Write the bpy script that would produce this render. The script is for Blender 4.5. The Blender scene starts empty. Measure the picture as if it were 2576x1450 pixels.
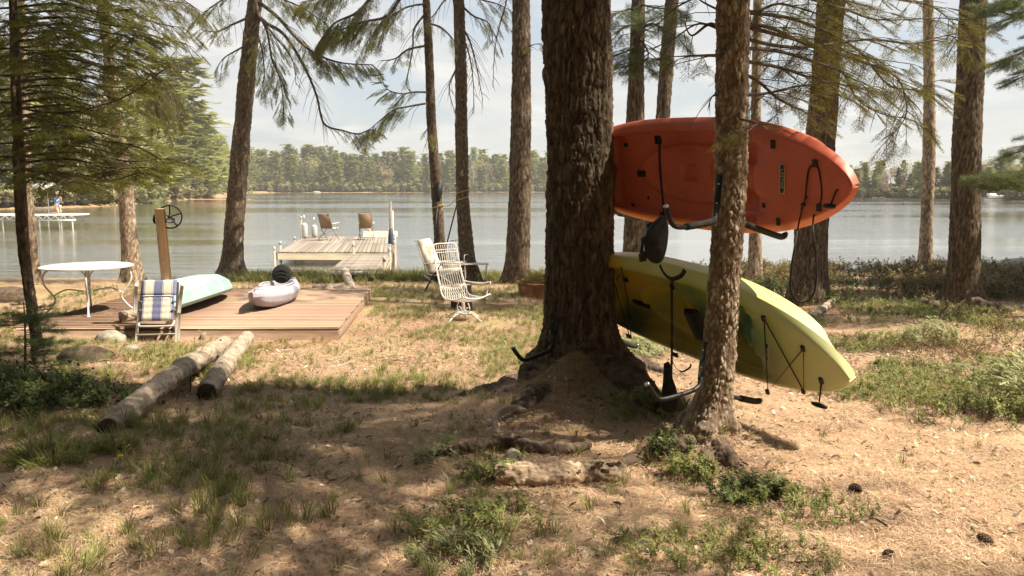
import bpy, math, random
import numpy as np
from mathutils import Vector, Matrix, Euler

random.seed(7)
RNG = np.random.default_rng(11)
SC = bpy.context.scene
COL = SC.collection
PI = math.pi

# ------------------------------------------------------------------ camera
H, F, UC, VC = 2.45, 2004.0, 1288.0, 725.0
TH = math.atan((725.0 - 472.0) / F)
cam_d = bpy.data.cameras.new('camera')
cam = bpy.data.objects.new('camera', cam_d)
COL.objects.link(cam)
cam.location = (0, 0, H)
cam.rotation_euler = (PI / 2 - TH, 0, 0)
cam_d.sensor_width = 36.0
cam_d.lens = 36.0 * F / 2576.0
cam_d.clip_start = 0.05
cam_d.clip_end = 5000
SC.camera = cam

# ------------------------------------------------------------------ sun, sky, exposure
SUN_AZ = math.radians(100)       # from +Y towards +X
SUN_EL = math.radians(56)
SUNV = Vector((math.sin(SUN_AZ) * math.cos(SUN_EL), math.cos(SUN_AZ) * math.cos(SUN_EL), math.sin(SUN_EL)))
sd = bpy.data.lights.new('sun', 'SUN')
sd.energy = 4.8
sd.angle = math.radians(0.53)
sd.color = (1.0, 0.89, 0.72)
sun = bpy.data.objects.new('sun', sd)
COL.objects.link(sun)
sun.rotation_euler = SUNV.to_track_quat('Z', 'Y').to_euler()
sun.location = (30, 20, 50)

world = bpy.data.worlds.new('World')
SC.world = world
world.use_nodes = True
wn, wl = world.node_tree.nodes, world.node_tree.links
wn.clear()
w_out = wn.new('ShaderNodeOutputWorld')
w_bg = wn.new('ShaderNodeBackground')
w_sky = wn.new('ShaderNodeTexSky')
w_sky.sky_type = 'NISHITA'
w_sky.sun_disc = False
w_sky.sun_elevation = SUN_EL
w_sky.sun_rotation = SUN_AZ
w_sky.air_density = 1.0
w_sky.dust_density = 2.0
w_sky.ozone_density = 1.0
w_bg.inputs['Strength'].default_value = 0.066
# clouds: a mask on the view direction, flattened towards the horizon
tc = wn.new('ShaderNodeTexCoord')
sep = wn.new('ShaderNodeSeparateXYZ')
wl.new(tc.outputs['Generated'], sep.inputs[0])
def wmath(op, a, b=None, clamp=False):
    n = wn.new('ShaderNodeMath'); n.operation = op; n.use_clamp = clamp
    for i, q in enumerate((a, b)):
        if q is None: continue
        if isinstance(q, (int, float)): n.inputs[i].default_value = q
        else: wl.new(q, n.inputs[i])
    return n.outputs[0]
den = wmath('ADD', wmath('MAXIMUM', sep.outputs[2], 0.0), 0.22)
cmb = wn.new('ShaderNodeCombineXYZ')
wl.new(wmath('DIVIDE', sep.outputs[0], den), cmb.inputs[0])
wl.new(wmath('DIVIDE', sep.outputs[1], den), cmb.inputs[1])
cmb.inputs[2].default_value = 3.3
def wnoise(vec, scale, detail, rough, dist=0.0):
    n = wn.new('ShaderNodeTexNoise')
    n.inputs['Scale'].default_value = scale; n.inputs['Detail'].default_value = detail
    n.inputs['Roughness'].default_value = rough; n.inputs['Distortion'].default_value = dist
    wl.new(vec, n.inputs['Vector']); return n.outputs[0]
def wramp(fac, stops):
    r = wn.new('ShaderNodeValToRGB'); e = r.color_ramp.elements
    e[0].position, e[0].color = stops[0][0], stops[0][1]
    e[1].position, e[1].color = stops[-1][0], stops[-1][1]
    for p, c in stops[1:-1]:
        q = e.new(p); q.color = c
    wl.new(fac, r.inputs[0]); return r.outputs[0]
n1 = wnoise(cmb.outputs[0], 1.5, 9, 0.56, 0.5)
mask = wramp(n1, [(0.40, (0, 0, 0, 1)), (0.52, (.62, .62, .62, 1)), (0.66, (1, 1, 1, 1))])
n2 = wnoise(cmb.outputs[0], 3.4, 6, 0.6, 0.4)
cloudc = wramp(n2, [(0.30, (5.3, 5.45, 5.5, 1)), (0.50, (6.0, 5.95, 5.75, 1)), (0.68, (7.1, 6.9, 6.5, 1))])
# a thin milky veil over the whole sky
veil = wn.new('ShaderNodeMixRGB'); veil.inputs[0].default_value = 0.60
wl.new(w_sky.outputs[0], veil.inputs[1]); veil.inputs[2].default_value = (5.4, 5.8, 6.05, 1)
mixc = wn.new('ShaderNodeMixRGB')
wl.new(mask, mixc.inputs[0]); wl.new(veil.outputs[0], mixc.inputs[1]); wl.new(cloudc, mixc.inputs[2])
wl.new(mixc.outputs[0], w_bg.inputs[0])
wl.new(w_bg.outputs[0], w_out.inputs[0])

SC.view_settings.view_transform = 'Standard'
SC.view_settings.look = 'None'
SC.view_settings.gamma = 1.0
SC.view_settings.use_curve_mapping = False
SC.view_settings.exposure = 1.12
SC.render.engine = 'CYCLES'
SC.cycles.max_bounces = 6
SC.cycles.diffuse_bounces = 3
SC.cycles.transparent_max_bounces = 8
SC.cycles.use_denoising = True

# ------------------------------------------------------------------ pixels of the photograph -> places
def ray(u, v):
    a = (u - UC) / F; b = (VC - v) / F
    return a, math.cos(TH) + b * math.sin(TH), -math.sin(TH) + b * math.cos(TH)
def at(u, v, Y):
    a, dy, dz = ray(u, v)
    t = Y / dy
    return Vector((a * t, Y, H + dz * t))
def gnd(u, v, dz0=0.0):
    a, dy, dz = ray(u, v)
    t, st = 1.5, 0.02
    while t < 900:
        x, y, z = a * t, dy * t, H + dz * t
        if z < float(terr(x, y)) + dz0: break
        t += st * (1 + t * .03)
    return Vector((x, y, float(terr(x, y)) + dz0))

# ------------------------------------------------------------------ numpy noise
def _h(i, j, k, s):
    n = (i * 374761393 + j * 668265263 + k * 2147483647 // 7 + s * 974711) & 0xFFFFFFFF
    n = ((n ^ (n >> 13)) * 1274126177) & 0xFFFFFFFF
    return ((n ^ (n >> 16)) & 0xFFFF) / 65535.0
def vn(x, y, z=0.0, s=0):
    x, y, z = np.broadcast_arrays(np.asarray(x, float), np.asarray(y, float), np.asarray(z, float))
    i, j, k = np.floor(x).astype(np.int64), np.floor(y).astype(np.int64), np.floor(z).astype(np.int64)
    fx, fy, fz = x - i, y - j, z - k
    fx, fy, fz = fx * fx * (3 - 2 * fx), fy * fy * (3 - 2 * fy), fz * fz * (3 - 2 * fz)
    r = 0
    for a in (0, 1):
        for b in (0, 1):
            for c in (0, 1):
                w = (fx if a else 1 - fx) * (fy if b else 1 - fy) * (fz if c else 1 - fz)
                r = r + w * _h(i + a, j + b, k + c, s)
    return r
def fbm(x, y, z=0.0, o=4, s=0):
    r, a, t = 0, 1.0, 0
    for q in range(o):
        r = r + a * vn(np.asarray(x) * 2 ** q, np.asarray(y) * 2 ** q, np.asarray(z) * 2 ** q, s + q); t += a; a *= .5
    return r / t
def sst(a, b, x):
    t = np.clip((np.asarray(x, float) - a) / (b - a), 0, 1)
    return t * t * (3 - 2 * t)

# ------------------------------------------------------------------ terrain
def ydist(v):      # distance of a point of the water's edge seen at image height v
    b = (VC - v) / F
    return H / -((-math.sin(TH) + b * math.cos(TH)) / (math.cos(TH) + b * math.sin(TH)))
_far = [(-1500, 531), (0, 528), (150, 524), (250, 521), (330, 516), (420, 509), (520, 500), (556, 493), (575, 488.5), (640, 486),
        (1000, 485), (1380, 484), (1700, 485), (1900, 490), (2050, 497), (2150, 500), (2576, 507), (3500, 515)]
_fs = np.array([(u - UC) / F for u, v in _far]); _fy = np.array([ydist(v) for u, v in _far])
_by = [-700, 0, 3, 5.1, 7, 9, 12, 17, 19.4, 20.7, 22, 26, 40, 2000]
_bz = [1.4, .95, .88, .72, .50, .42, .36, .27, .20, .02, -.35, -1.0, -1.7, -1.7]
def terr(x, y):
    x = np.asarray(x, float); y = np.asarray(y, float)
    yy = y + 1.0 * (fbm(x * .35, y * .05, 0, 2, 5) - .5) * sst(12, 20, y)
    z = np.interp(yy, _by, _bz)
    near = 1 - sst(19, 21, y)
    z = z + near * (.10 * (fbm(x * .9, y * .9, 0, 3, 1) - .5) + .035 * (fbm(x * 5, y * 5, 0, 2, 2) - .5))
    z = z + near * .12 * sst(3.2, 6.5, x) * sst(6, 9, y)                       # bank on the right
    z = z + near * .10 * sst(-5.5, -8, x) * (1 - sst(11, 14, y))
    d1 = np.hypot(x - .66, (y - 6.95)); z = z + .17 * np.exp(-(d1 / .75) ** 2)
    for ax_, ay_, bx_, by_, hh_, ww_ in ((.5, 6.8, -.75, 6.5, .13, .24), (.6, 6.8, .1, 5.9, .14, .25), (.7, 6.8, 1.25, 6.1, .16, .3), (1.3, 5.1, 1.6, 4.35, .07, .16), (1.25, 5.1, .6, 5.0, .07, .2)):
        t_ = np.clip(((x - ax_) * (bx_ - ax_) + (y - ay_) * (by_ - ay_)) / ((bx_ - ax_) ** 2 + (by_ - ay_) ** 2), 0, 1)
        dd_ = np.hypot(x - ax_ - t_ * (bx_ - ax_), y - ay_ - t_ * (by_ - ay_)); z = z + hh_ * (1 - .85 * t_) * np.exp(-(dd_ / ww_) ** 2)   # root mounds
    d2 = np.hypot(x - 1.32, (y - 5.1)); z = z + .06 * np.exp(-(d2 / .45) ** 2)
    d3 = np.hypot((x - .45) / 1.05, (y - 6.1) / .8); z = z + .12 * np.exp(-d3 ** 2)
    # the deck and its surroundings are level
    k = sst(1.2, 0, np.maximum(np.abs(x + 4.3) - 2.0, np.abs(y - 13.1) - 2.2))
    z = z * (1 - k) + .33 * k
    ys = np.interp(x / np.maximum(y, 1), _fs, _fy)
    land = (y - ys * (1 + .012 * (fbm(x * .03, y * .01, 0, 3, 9) - .5)))
    zl = np.clip(land * .10, -1.7, 2.2 + .004 * np.maximum(land, 0))
    return np.where(y > 32, np.maximum(z, zl), z)

# ------------------------------------------------------------------ meshes
def mk(name, V, Fs, mat, parent=None, smooth=True, sharp=None, loc=None):
    me = bpy.data.meshes.new(name)
    V = np.asarray(V, np.float32).reshape(-1, 3)
    me.vertices.add(len(V)); me.vertices.foreach_set('co', V.ravel())
    if isinstance(Fs, np.ndarray):
        n, k = Fs.shape
        loops = Fs.ravel().astype(np.int32); starts = (np.arange(n) * k).astype(np.int32); tot = n
    else:
        loops = np.array([i for f in Fs for i in f], np.int32)
        ln = np.array([len(f) for f in Fs], np.int32)
        starts = np.concatenate([[0], np.cumsum(ln)[:-1]]).astype(np.int32) if len(ln) else ln; tot = len(ln)
    me.loops.add(len(loops)); me.loops.foreach_set('vertex_index', loops)
    me.polygons.add(tot); me.polygons.foreach_set('loop_start', starts)
    me.update(calc_edges=True); me.validate()
    if smooth:
        me.polygons.foreach_set('use_smooth', np.ones(len(me.polygons), bool))
        if sharp: me.set_sharp_from_angle(angle=math.radians(sharp))
    if isinstance(mat, (list, tuple)):
        for m in mat: me.materials.append(m)
    elif mat: me.materials.append(mat)
    o = bpy.data.objects.new(name, me)
    COL.objects.link(o)
    if parent: o.parent = parent
    if loc is not None: o.location = loc
    return o
def tag(o, label=None, cat=None, group=None, kind=None):
    if label: o['label'] = label
    if cat: o['category'] = cat
    if group: o['group'] = group
    if kind: o['kind'] = kind
    return o
def thing(name, loc, label, cat, group=None, rz=0.0, mat=None):
    o = bpy.data.objects.new(name, None); COL.objects.link(o)
    o.empty_display_size = .1
    if mat is not None: o.matrix_world = mat
    else:
        o.location = loc; o.rotation_euler = (0, 0, rz)
    return tag(o, label, cat, group)
def copy_tree(o, parent=None):
    c = o.copy(); COL.objects.link(c); c.parent = parent
    for ch in list(o.children): copy_tree(ch, c)
    return c

class MB:
    """collects simple solids into one mesh"""
    def __init__(s): s.V = []; s.F = []; s.n = 0
    def add(s, V, Fs):
        s.V.append(np.asarray(V, float).reshape(-1, 3)); s.F += [tuple(int(i) + s.n for i in f) for f in Fs]; s.n += len(s.V[-1]); return s
    def box(s, c, size, rot=None, bev=0.0):
        hx, hy, hz = [q / 2 for q in size]
        P = []
        if bev <= 0:
            P = [(x, y, z) for z in (-hz, hz) for y in (-hy, hy) for x in (-hx, hx)]
            Fc = [(0, 2, 3, 1), (4, 5, 7, 6), (0, 1, 5, 4), (2, 6, 7, 3), (0, 4, 6, 2), (1, 3, 7, 5)]
        else:
            b = min(bev, hx * .9, hy * .9, hz * .9); idx = {}
            for sx in (-1, 1):
                for sy in (-1, 1):
                    for sz in (-1, 1):
                        for ax, p in enumerate([(sx * hx, sy * (hy - b), sz * (hz - b)), (sx * (hx - b), sy * hy, sz * (hz - b)), (sx * (hx - b), sy * (hy - b), sz * hz)]):
                            idx[(sx, sy, sz, ax)] = len(P); P.append(p)
            Fc = []
            for ax in range(3):
                o1, o2 = [q for q in range(3) if q != ax]
                for sg in (-1, 1):
                    q = []
                    for a, b2 in ((-1, -1), (1, -1), (1, 1), (-1, 1)):
                        k = [0, 0, 0]; k[ax] = sg; k[o1] = a; k[o2] = b2; q.append(idx[(k[0], k[1], k[2], ax)])
                    Fc.append(tuple(q) if (sg > 0) == (ax != 1) else tuple(q[::-1]))
            for ax in range(3):           # edges parallel to ax
                o1, o2 = [q for q in range(3) if q != ax]
                for a in (-1, 1):
                    for b2 in (-1, 1):
                        k0 = [0, 0, 0]; k0[o1] = a; k0[o2] = b2; k1 = list(k0); k0[ax] = -1; k1[ax] = 1
                        q = (idx[(*k0, o1)], idx[(*k1, o1)], idx[(*k1, o2)], idx[(*k0, o2)]); Fc.append(q)
            for sx in (-1, 1):
                for sy in (-1, 1):
                    for sz in (-1, 1):
                        Fc.append((idx[(sx, sy, sz, 0)], idx[(sx, sy, sz, 1)], idx[(sx, sy, sz, 2)]))
        P = np.array(P, float)
        if rot is not None: P = P @ np.array(rot.to_3x3()).T
        return s.add(P + np.array(c, float), Fc)
    def bar(s, p, q, w, h, up=(0, 0, 1), bev=0.0, ext=0.0):
        p, q = Vector(p), Vector(q); d = q - p; L = d.length + ext * 2; d.normalize()
        upv = Vector(up); y = upv.cross(d)
        if y.length < 1e-4: y = Vector((1, 0, 0)).cross(d)
        y.normalize(); z = d.cross(y)
        R = Matrix((d, y, z)).transposed()
        return s.box((p + q) / 2, (L, w, h), R, bev)
    def tube(s, pts, r, n=8, caps=True, close=False):
        P = [Vector(p) for p in pts]; m = len(P)
        rr = r if isinstance(r, (list, tuple, np.ndarray)) else [r] * m
        V = []; Fc = []
        prev = None
        for i in range(m):
            if close: t = P[(i + 1) % m] - P[i - 1]
            else: t = P[min(i + 1, m - 1)] - P[max(i - 1, 0)]
            if t.length < 1e-9: t = Vector((0, 0, 1))
            t.normalize()
            if prev is None:
                a = Vector((0, 0, 1)) if abs(t.z) < .9 else Vector((1, 0, 0))
                x = a.cross(t).normalized()
            else:
                x = prev - t * prev.dot(t)
                x = x.normalized() if x.length > 1e-6 else Vector((1, 0, 0)).cross(t).normalized()
            prev = x; y = t.cross(x)
            for k in range(n):
                a = 2 * PI * k / n
                V.append(P[i] + (x * math.cos(a) + y * math.sin(a)) * rr[i])
        for i in range(m if close else m - 1):
            j = (i + 1) % m
            for k in range(n):
                k2 = (k + 1) % n
                Fc.append((i * n + k, i * n + k2, j * n + k2, j * n + k))
        if caps and not close:
            Fc.append(tuple(range(n))[::-1]); Fc.append(tuple((m - 1) * n + k for k in range(n)))
        return s.add(V, Fc)
    def lathe(s, prof, n=20, c=(0, 0, 0), axis='z'):
        V = []; Fc = []; m = len(prof)
        for (r, z) in prof:
            for k in range(n):
                a = 2 * PI * k / n
                V.append((c[0] + r * math.cos(a), c[1] + r * math.sin(a), c[2] + z) if axis == 'z' else (c[0] + z, c[1] + r * math.cos(a), c[2] + r * math.sin(a)))
        for i in range(m - 1):
            for k in range(n):
                Fc.append((i * n + k, i * n + (k + 1) % n, (i + 1) * n + (k + 1) % n, (i + 1) * n + k))
        Fc.append(tuple(range(n))[::-1]); Fc.append(tuple((m - 1) * n + k for k in range(n)))
        return s.add(V, Fc)
    def build(s, name, mat, parent=None, smooth=False, sharp=None, loc=None):
        V = np.concatenate(s.V) if s.V else np.zeros((0, 3))
        return mk(name, V, s.F, mat, parent, smooth, sharp, loc)

def smooth_path(P, n=8):
    P = [Vector(p) for p in P]
    out = []
    for i in range(len(P) - 1):
        p0, p1, p2, p3 = P[max(i - 1, 0)], P[i], P[i + 1], P[min(i + 2, len(P) - 1)]
        for k in range(n):
            t = k / n
            out.append(.5 * ((2 * p1) + (p2 - p0) * t + (2 * p0 - 5 * p1 + 4 * p2 - p3) * t * t + (3 * p1 - p0 - 3 * p2 + p3) * t ** 3))
    out.append(P[-1]); return out

# ------------------------------------------------------------------ materials
def pmat(name, c1, c2, scale=5.0, stretch=(1, 1, 1), rough=.7, bump=0.0, bscale=None, c3=None, s3=1.3, t3=.6, spec=.3,
         metal=0.0, detail=6, lo=.35, hi=.65, transl=0.0, rnd=0.0, bdist=.01, coat=0.0, sheen=0.0):
    m = bpy.data.materials.new(name); m.use_nodes = True
    N, L = m.node_tree.nodes, m.node_tree.links
    b = N['Principled BSDF']
    t = N.new('ShaderNodeTexCoord'); mp = N.new('ShaderNodeMapping'); mp.inputs['Scale'].default_value = stretch
    L.new(t.outputs['Object'], mp.inputs[0])
    def noise(sc, det=detail, ds=0.0):
        n = N.new('ShaderNodeTexNoise'); n.inputs['Scale'].default_value = sc; n.inputs['Detail'].default_value = det
        n.inputs['Roughness'].default_value = .6; n.inputs['Distortion'].default_value = ds
        L.new(mp.outputs[0], n.inputs['Vector']); return n.outputs[0]
    r = N.new('ShaderNodeValToRGB'); e = r.color_ramp.elements
    e[0].position, e[0].color = lo, (*c1, 1); e[1].position, e[1].color = hi, (*c2, 1)
    L.new(noise(scale), r.inputs[0]); col = r.outputs[0]
    if c3 is not None:
        mr = N.new('ShaderNodeMapRange'); mr.inputs[1].default_value = t3; mr.inputs[2].default_value = t3 + .08
        L.new(noise(s3, 5), mr.inputs[0])
        mx = N.new('ShaderNodeMixRGB'); L.new(mr.outputs[0], mx.inputs[0]); L.new(col, mx.inputs[1]); mx.inputs[2].default_value = (*c3, 1)
        col = mx.outputs[0]
    if rnd > 0:
        oi = N.new('ShaderNodeObjectInfo'); hs = N.new('ShaderNodeHueSaturation')
        m1 = N.new('ShaderNodeMapRange'); m1.inputs[3].default_value = 1 - rnd; m1.inputs[4].default_value = 1 + rnd
        m2 = N.new('ShaderNodeMapRange'); m2.inputs[3].default_value = .5 - rnd * .05; m2.inputs[4].default_value = .5 + rnd * .05
        L.new(oi.outputs['Random'], m1.inputs[0]); L.new(oi.outputs['Random'], m2.inputs[0])
        L.new(m1.outputs[0], hs.inputs['Value']); L.new(m2.outputs[0], hs.inputs['Hue']); L.new(col, hs.inputs['Color'])
        col = hs.outputs[0]
    L.new(col, b.inputs['Base Color'])
    b.inputs['Roughness'].default_value = rough
    b.inputs['Specular IOR Level'].default_value = spec
    b.inputs['Metallic'].default_value = metal
    if coat: b.inputs['Coat Weight'].default_value = coat
    if bump > 0:
        bp = N.new('ShaderNodeBump'); bp.inputs['Strength'].default_value = bump; bp.inputs['Distance'].default_value = bdist
        L.new(noise(bscale or scale * 4, 6), bp.inputs['Height']); L.new(bp.outputs[0], b.inputs['Normal'])
    if transl > 0:
        tr = N.new('ShaderNodeBsdfTranslucent'); L.new(col, tr.inputs[0])
        ms = N.new('ShaderNodeMixShader'); ms.inputs[0].default_value = transl
        L.new(b.outputs[0], ms.inputs[1]); L.new(tr.outputs[0], ms.inputs[2])
        L.new(ms.outputs[0], N['Material Output'].inputs[0])
    return m

MAT = {}
MAT['needle_dark'] = pmat('spruce_needles', (.13, .145, .03), (.33, .31, .085), 3, rough=.55, transl=.5, rnd=.35, spec=.25)
MAT['needle_mid'] = pmat('needles', (.11, .11, .026), (.26, .235, .07), 3, rough=.55, transl=.35, rnd=.35, spec=.25)
MAT['needle_gold'] = pmat('sunlit_needles', (.15, .145, .028), (.32, .28, .075), 3, rough=.55, transl=.45, rnd=.35, spec=.25)
MAT['needle_pine'] = pmat('pine_needles', (.07, .10, .030), (.18, .20, .075), 3, rough=.5, transl=.35, rnd=.3, spec=.3)
MAT['twig'] = pmat('twig_wood', (.055, .040, .027), (.16, .12, .085), 12, rough=.85, bump=.4)
MAT['bark_pine'] = pmat('pine_bark', (.065, .046, .032), (.26, .20, .145), 24, (1, 1, .3), rough=.92, bump=1.0, bscale=70, c3=(.36, .35, .22), s3=13, t3=.63, bdist=.015, spec=.12)
def plated(m, furrow):
    """the plates keep the bark's colour, a darker brown is mixed in by depth between them"""
    N, L = m.node_tree.nodes, m.node_tree.links; b = N['Principled BSDF']; src = b.inputs['Base Color'].links[0].from_socket
    a = N.new('ShaderNodeAttribute'); a.attribute_name = 'plate'; mx = N.new('ShaderNodeMixRGB'); L.new(a.outputs['Fac'], mx.inputs[0])
    mx.inputs[1].default_value = (*furrow, 1); L.new(src, mx.inputs[2]); L.new(mx.outputs[0], b.inputs['Base Color'])
plated(MAT['bark_pine'], (.045, .027, .018))
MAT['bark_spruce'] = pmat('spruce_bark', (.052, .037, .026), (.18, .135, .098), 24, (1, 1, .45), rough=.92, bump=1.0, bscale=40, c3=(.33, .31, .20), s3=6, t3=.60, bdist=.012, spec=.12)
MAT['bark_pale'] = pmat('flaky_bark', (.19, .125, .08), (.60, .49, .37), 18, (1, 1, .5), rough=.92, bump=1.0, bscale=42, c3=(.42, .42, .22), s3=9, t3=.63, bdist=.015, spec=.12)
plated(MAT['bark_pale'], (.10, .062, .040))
MAT['wood_grey'] = pmat('weathered_wood', (.24, .19, .145), (.50, .42, .33), 4, (1, 1, .5), rough=.85, bump=.6, bscale=40, bdist=.006)
# ================================================================== instancing of foliage and litter
_gn = {}
def gn_group(src):
    if src.name in _gn: return _gn[src.name]
    g = bpy.data.node_groups.new('scatter_' + src.name, 'GeometryNodeTree')
    g.interface.new_socket('Geometry', in_out='INPUT', socket_type='NodeSocketGeometry')
    g.interface.new_socket('Geometry', in_out='OUTPUT', socket_type='NodeSocketGeometry')
    N, L = g.nodes, g.links
    gi, go = N.new('NodeGroupInput'), N.new('NodeGroupOutput')
    iop = N.new('GeometryNodeInstanceOnPoints'); oi = N.new('GeometryNodeObjectInfo')
    oi.inputs['Object'].default_value = src; oi.transform_space = 'ORIGINAL'
    ra = N.new('GeometryNodeInputNamedAttribute'); ra.data_type = 'FLOAT_VECTOR'; ra.inputs[0].default_value = 'rot'
    sa = N.new('GeometryNodeInputNamedAttribute'); sa.data_type = 'FLOAT'; sa.inputs[0].default_value = 'scl'
    L.new(gi.outputs[0], iop.inputs['Points']); L.new(oi.outputs['Geometry'], iop.inputs['Instance'])
    L.new(ra.outputs[0], iop.inputs['Rotation']); L.new(sa.outputs[0], iop.inputs['Scale'])
    L.new(iop.outputs[0], go.inputs[0])
    _gn[src.name] = g
    return g
def scatter(name, P, R, S, src, parent=None):
    me = bpy.data.meshes.new(name)
    P = np.asarray(P, np.float32).reshape(-1, 3)
    me.vertices.add(len(P)); me.vertices.foreach_set('co', P.ravel())
    a = me.attributes.new('rot', 'FLOAT_VECTOR', 'POINT'); a.data.foreach_set('vector', np.asarray(R, np.float32).ravel())
    b = me.attributes.new('scl', 'FLOAT', 'POINT'); b.data.foreach_set('value', np.asarray(S, np.float32).ravel())
    o = bpy.data.objects.new(name, me); COL.objects.link(o)
    if parent: o.parent = parent
    m = o.modifiers.new('scatter', 'NODES'); m.node_group = gn_group(src)
    o['kind'] = 'stuff'
    return o
def source(name, V, Fs, mats, mi=None, smooth=False):
    o = mk(name, V, Fs, mats, None, smooth)
    if mi is not None: o.data.polygons.foreach_set('material_index', np.asarray(mi, np.int32))
    COL.objects.unlink(o)
    return o

def spray_src(name, mat, seed, nside=5, nl=.085, nw=.014, dens=46, droop=.12, pine=False):
    """a flat branchlet, 1 long along +X: shoots set with needles"""
    rg = np.random.default_rng(seed)
    segs = [((0, 0, 0), (1, 0, -droop))]
    for i in range(nside):
        t = .12 + .75 * i / nside
        for sg in (-1, 1):
            l = (.50 - .30 * t) * rg.uniform(.75, 1.2); a = sg * rg.uniform(.6, .95)
            p = np.array((t, 0, -droop * t)); segs.append((tuple(p), tuple(p + l * np.array((math.cos(a), math.sin(a), -droop * .8 + rg.uniform(-.08, .08))))))
    V, Fc, mi = [], [], []
    for p, q in segs:
        p, q = np.array(p), np.array(q); d = q - p; L = np.linalg.norm(d); d /= L
        s = np.cross(d, (0, 0, 1)); s /= np.linalg.norm(s); u = np.cross(s, d)
        w = .006 if L < .9 else .010
        k = len(V); V += [p - s * w, p + s * w, q]; Fc.append((k, k + 1, k + 2)); mi.append(1)
        V += [p - u * w, p + u * w, q]; Fc.append((k + 3, k + 4, k + 5)); mi.append(1)
        n = int(dens * L) + 4
        for j in range(n):
            t = (j + rg.random()) / n
            if pine and t < .45: continue
            o = p + d * L * t
            a = rg.uniform(0, 2 * PI); fwd = rg.uniform(.35, .9)
            dr = d * fwd + (s * math.cos(a) + u * math.sin(a) * .6 + u * .15); dr /= np.linalg.norm(dr)
            l = nl * rg.uniform(.7, 1.2)
            side = np.cross(dr, rg.normal(size=3)); side /= np.linalg.norm(side)
            k = len(V); V += [o - side * nw * .5, o + side * nw * .5, o + dr * l]; Fc.append((k, k + 1, k + 2)); mi.append(0)
    return source(name, V, np.array(Fc), [mat, MAT['twig']], mi)
SP_DARK = spray_src('spruce_spray', MAT['needle_dark'], 1, nw=.020, dens=60)
SP_MID = spray_src('branch_spray', MAT['needle_mid'], 2, nw=.018)
SP_GOLD = spray_src('gold_spray', MAT['needle_gold'], 3, nside=5, nw=.013, dens=40)
SP_PINE = spray_src('pine_spray', MAT['needle_pine'], 4, nside=4, nl=.26, nw=.010, dens=70, pine=True)

def eul(d, up=(0, 0, 1), roll=0.0):
    x = Vector(d).normalized(); y = Vector(up).cross(x)
    if y.length < 1e-3: y = Vector((0, 1, 0))
    y.normalize(); z = x.cross(y)
    M = Matrix((x, y, z)).transposed() @ Matrix.Rotation(roll, 3, 'X')
    return tuple(M.to_euler())

class Foliage:
    def __init__(s): s.P = []; s.R = []; s.S = []
    def put(s, p, d, sc, roll=0.0):
        s.P.append(tuple(p)); s.R.append(eul(d, roll=roll)); s.S.append(sc)
    def build(s, name, src, parent):
        if s.P: return scatter(name, s.P, s.R, s.S, src, parent)

def bough(path, r0, mb, fo, start=.25, tw=.5, dens=9, sp=.22, droop=.35, rg=random, bare=0.0, twr=.006, tipsp=True, flat=1.0):
    """path: list of points; wood goes to mb, sprays to fo"""
    P = smooth_path(path, 6); n = len(P)
    mb.tube(P, [r0 * (1 - .82 * i / (n - 1)) for i in range(n)], 6)
    L = sum((P[i + 1] - P[i]).length for i in range(n - 1))
    k = max(3, int(L * dens)); sg = 1
    for j in range(k):
        t = start * .5 + (1 - start * .5) * (j + rg.random()) / k
        i = min(int(t * (n - 1)), n - 2); f = t * (n - 1) - i
        p = P[i].lerp(P[i + 1], f); d = (P[i + 1] - P[i]).normalized()
        side = d.cross(Vector((0, 0, 1)))
        if side.length < .2: side = Vector((rg.uniform(-1, 1), rg.uniform(-1, 1), 0))
        side.normalize(); sg = -sg
        l = tw * (1.1 - .75 * t) * rg.uniform(.55, 1.25)
        a = rg.uniform(.55, 1.1)
        dd = (d * math.cos(a) + side * sg * math.sin(a) * flat + Vector((0, 0, rg.uniform(-.25, .2)))).normalized()
        q1 = p + dd * l * .5 + Vector((0, 0, -droop * .25 * l)); q2 = p + dd * l + Vector((0, 0, -droop * l))
        mb.tube([p, q1, q2], [twr, twr * .7, twr * .3], 3, caps=False)
        if rg.random() < bare or t < start: continue
        m = max(1, int(l / (sp * .62)))
        for z in range(m):
            tt = (z + .5 + rg.uniform(-.2, .2)) / m
            o = p.lerp(q1, tt * 2) if tt < .5 else q1.lerp(q2, tt * 2 - 1)
            e = (q2 - q1).normalized()
            b = rg.uniform(-.9, .9)
            e2 = Matrix.Rotation(b, 3, 'Z') @ e; e2.z += rg.uniform(-.25, .15)
            fo.put(o, e2, sp * rg.uniform(.7, 1.25), rg.uniform(-.5, .5))
        if tipsp: fo.put(q2 - (q2 - q1).normalized() * sp * .3, q2 - q1, sp * rg.uniform(.8, 1.2), rg.uniform(-.4, .4))
    return P

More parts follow.
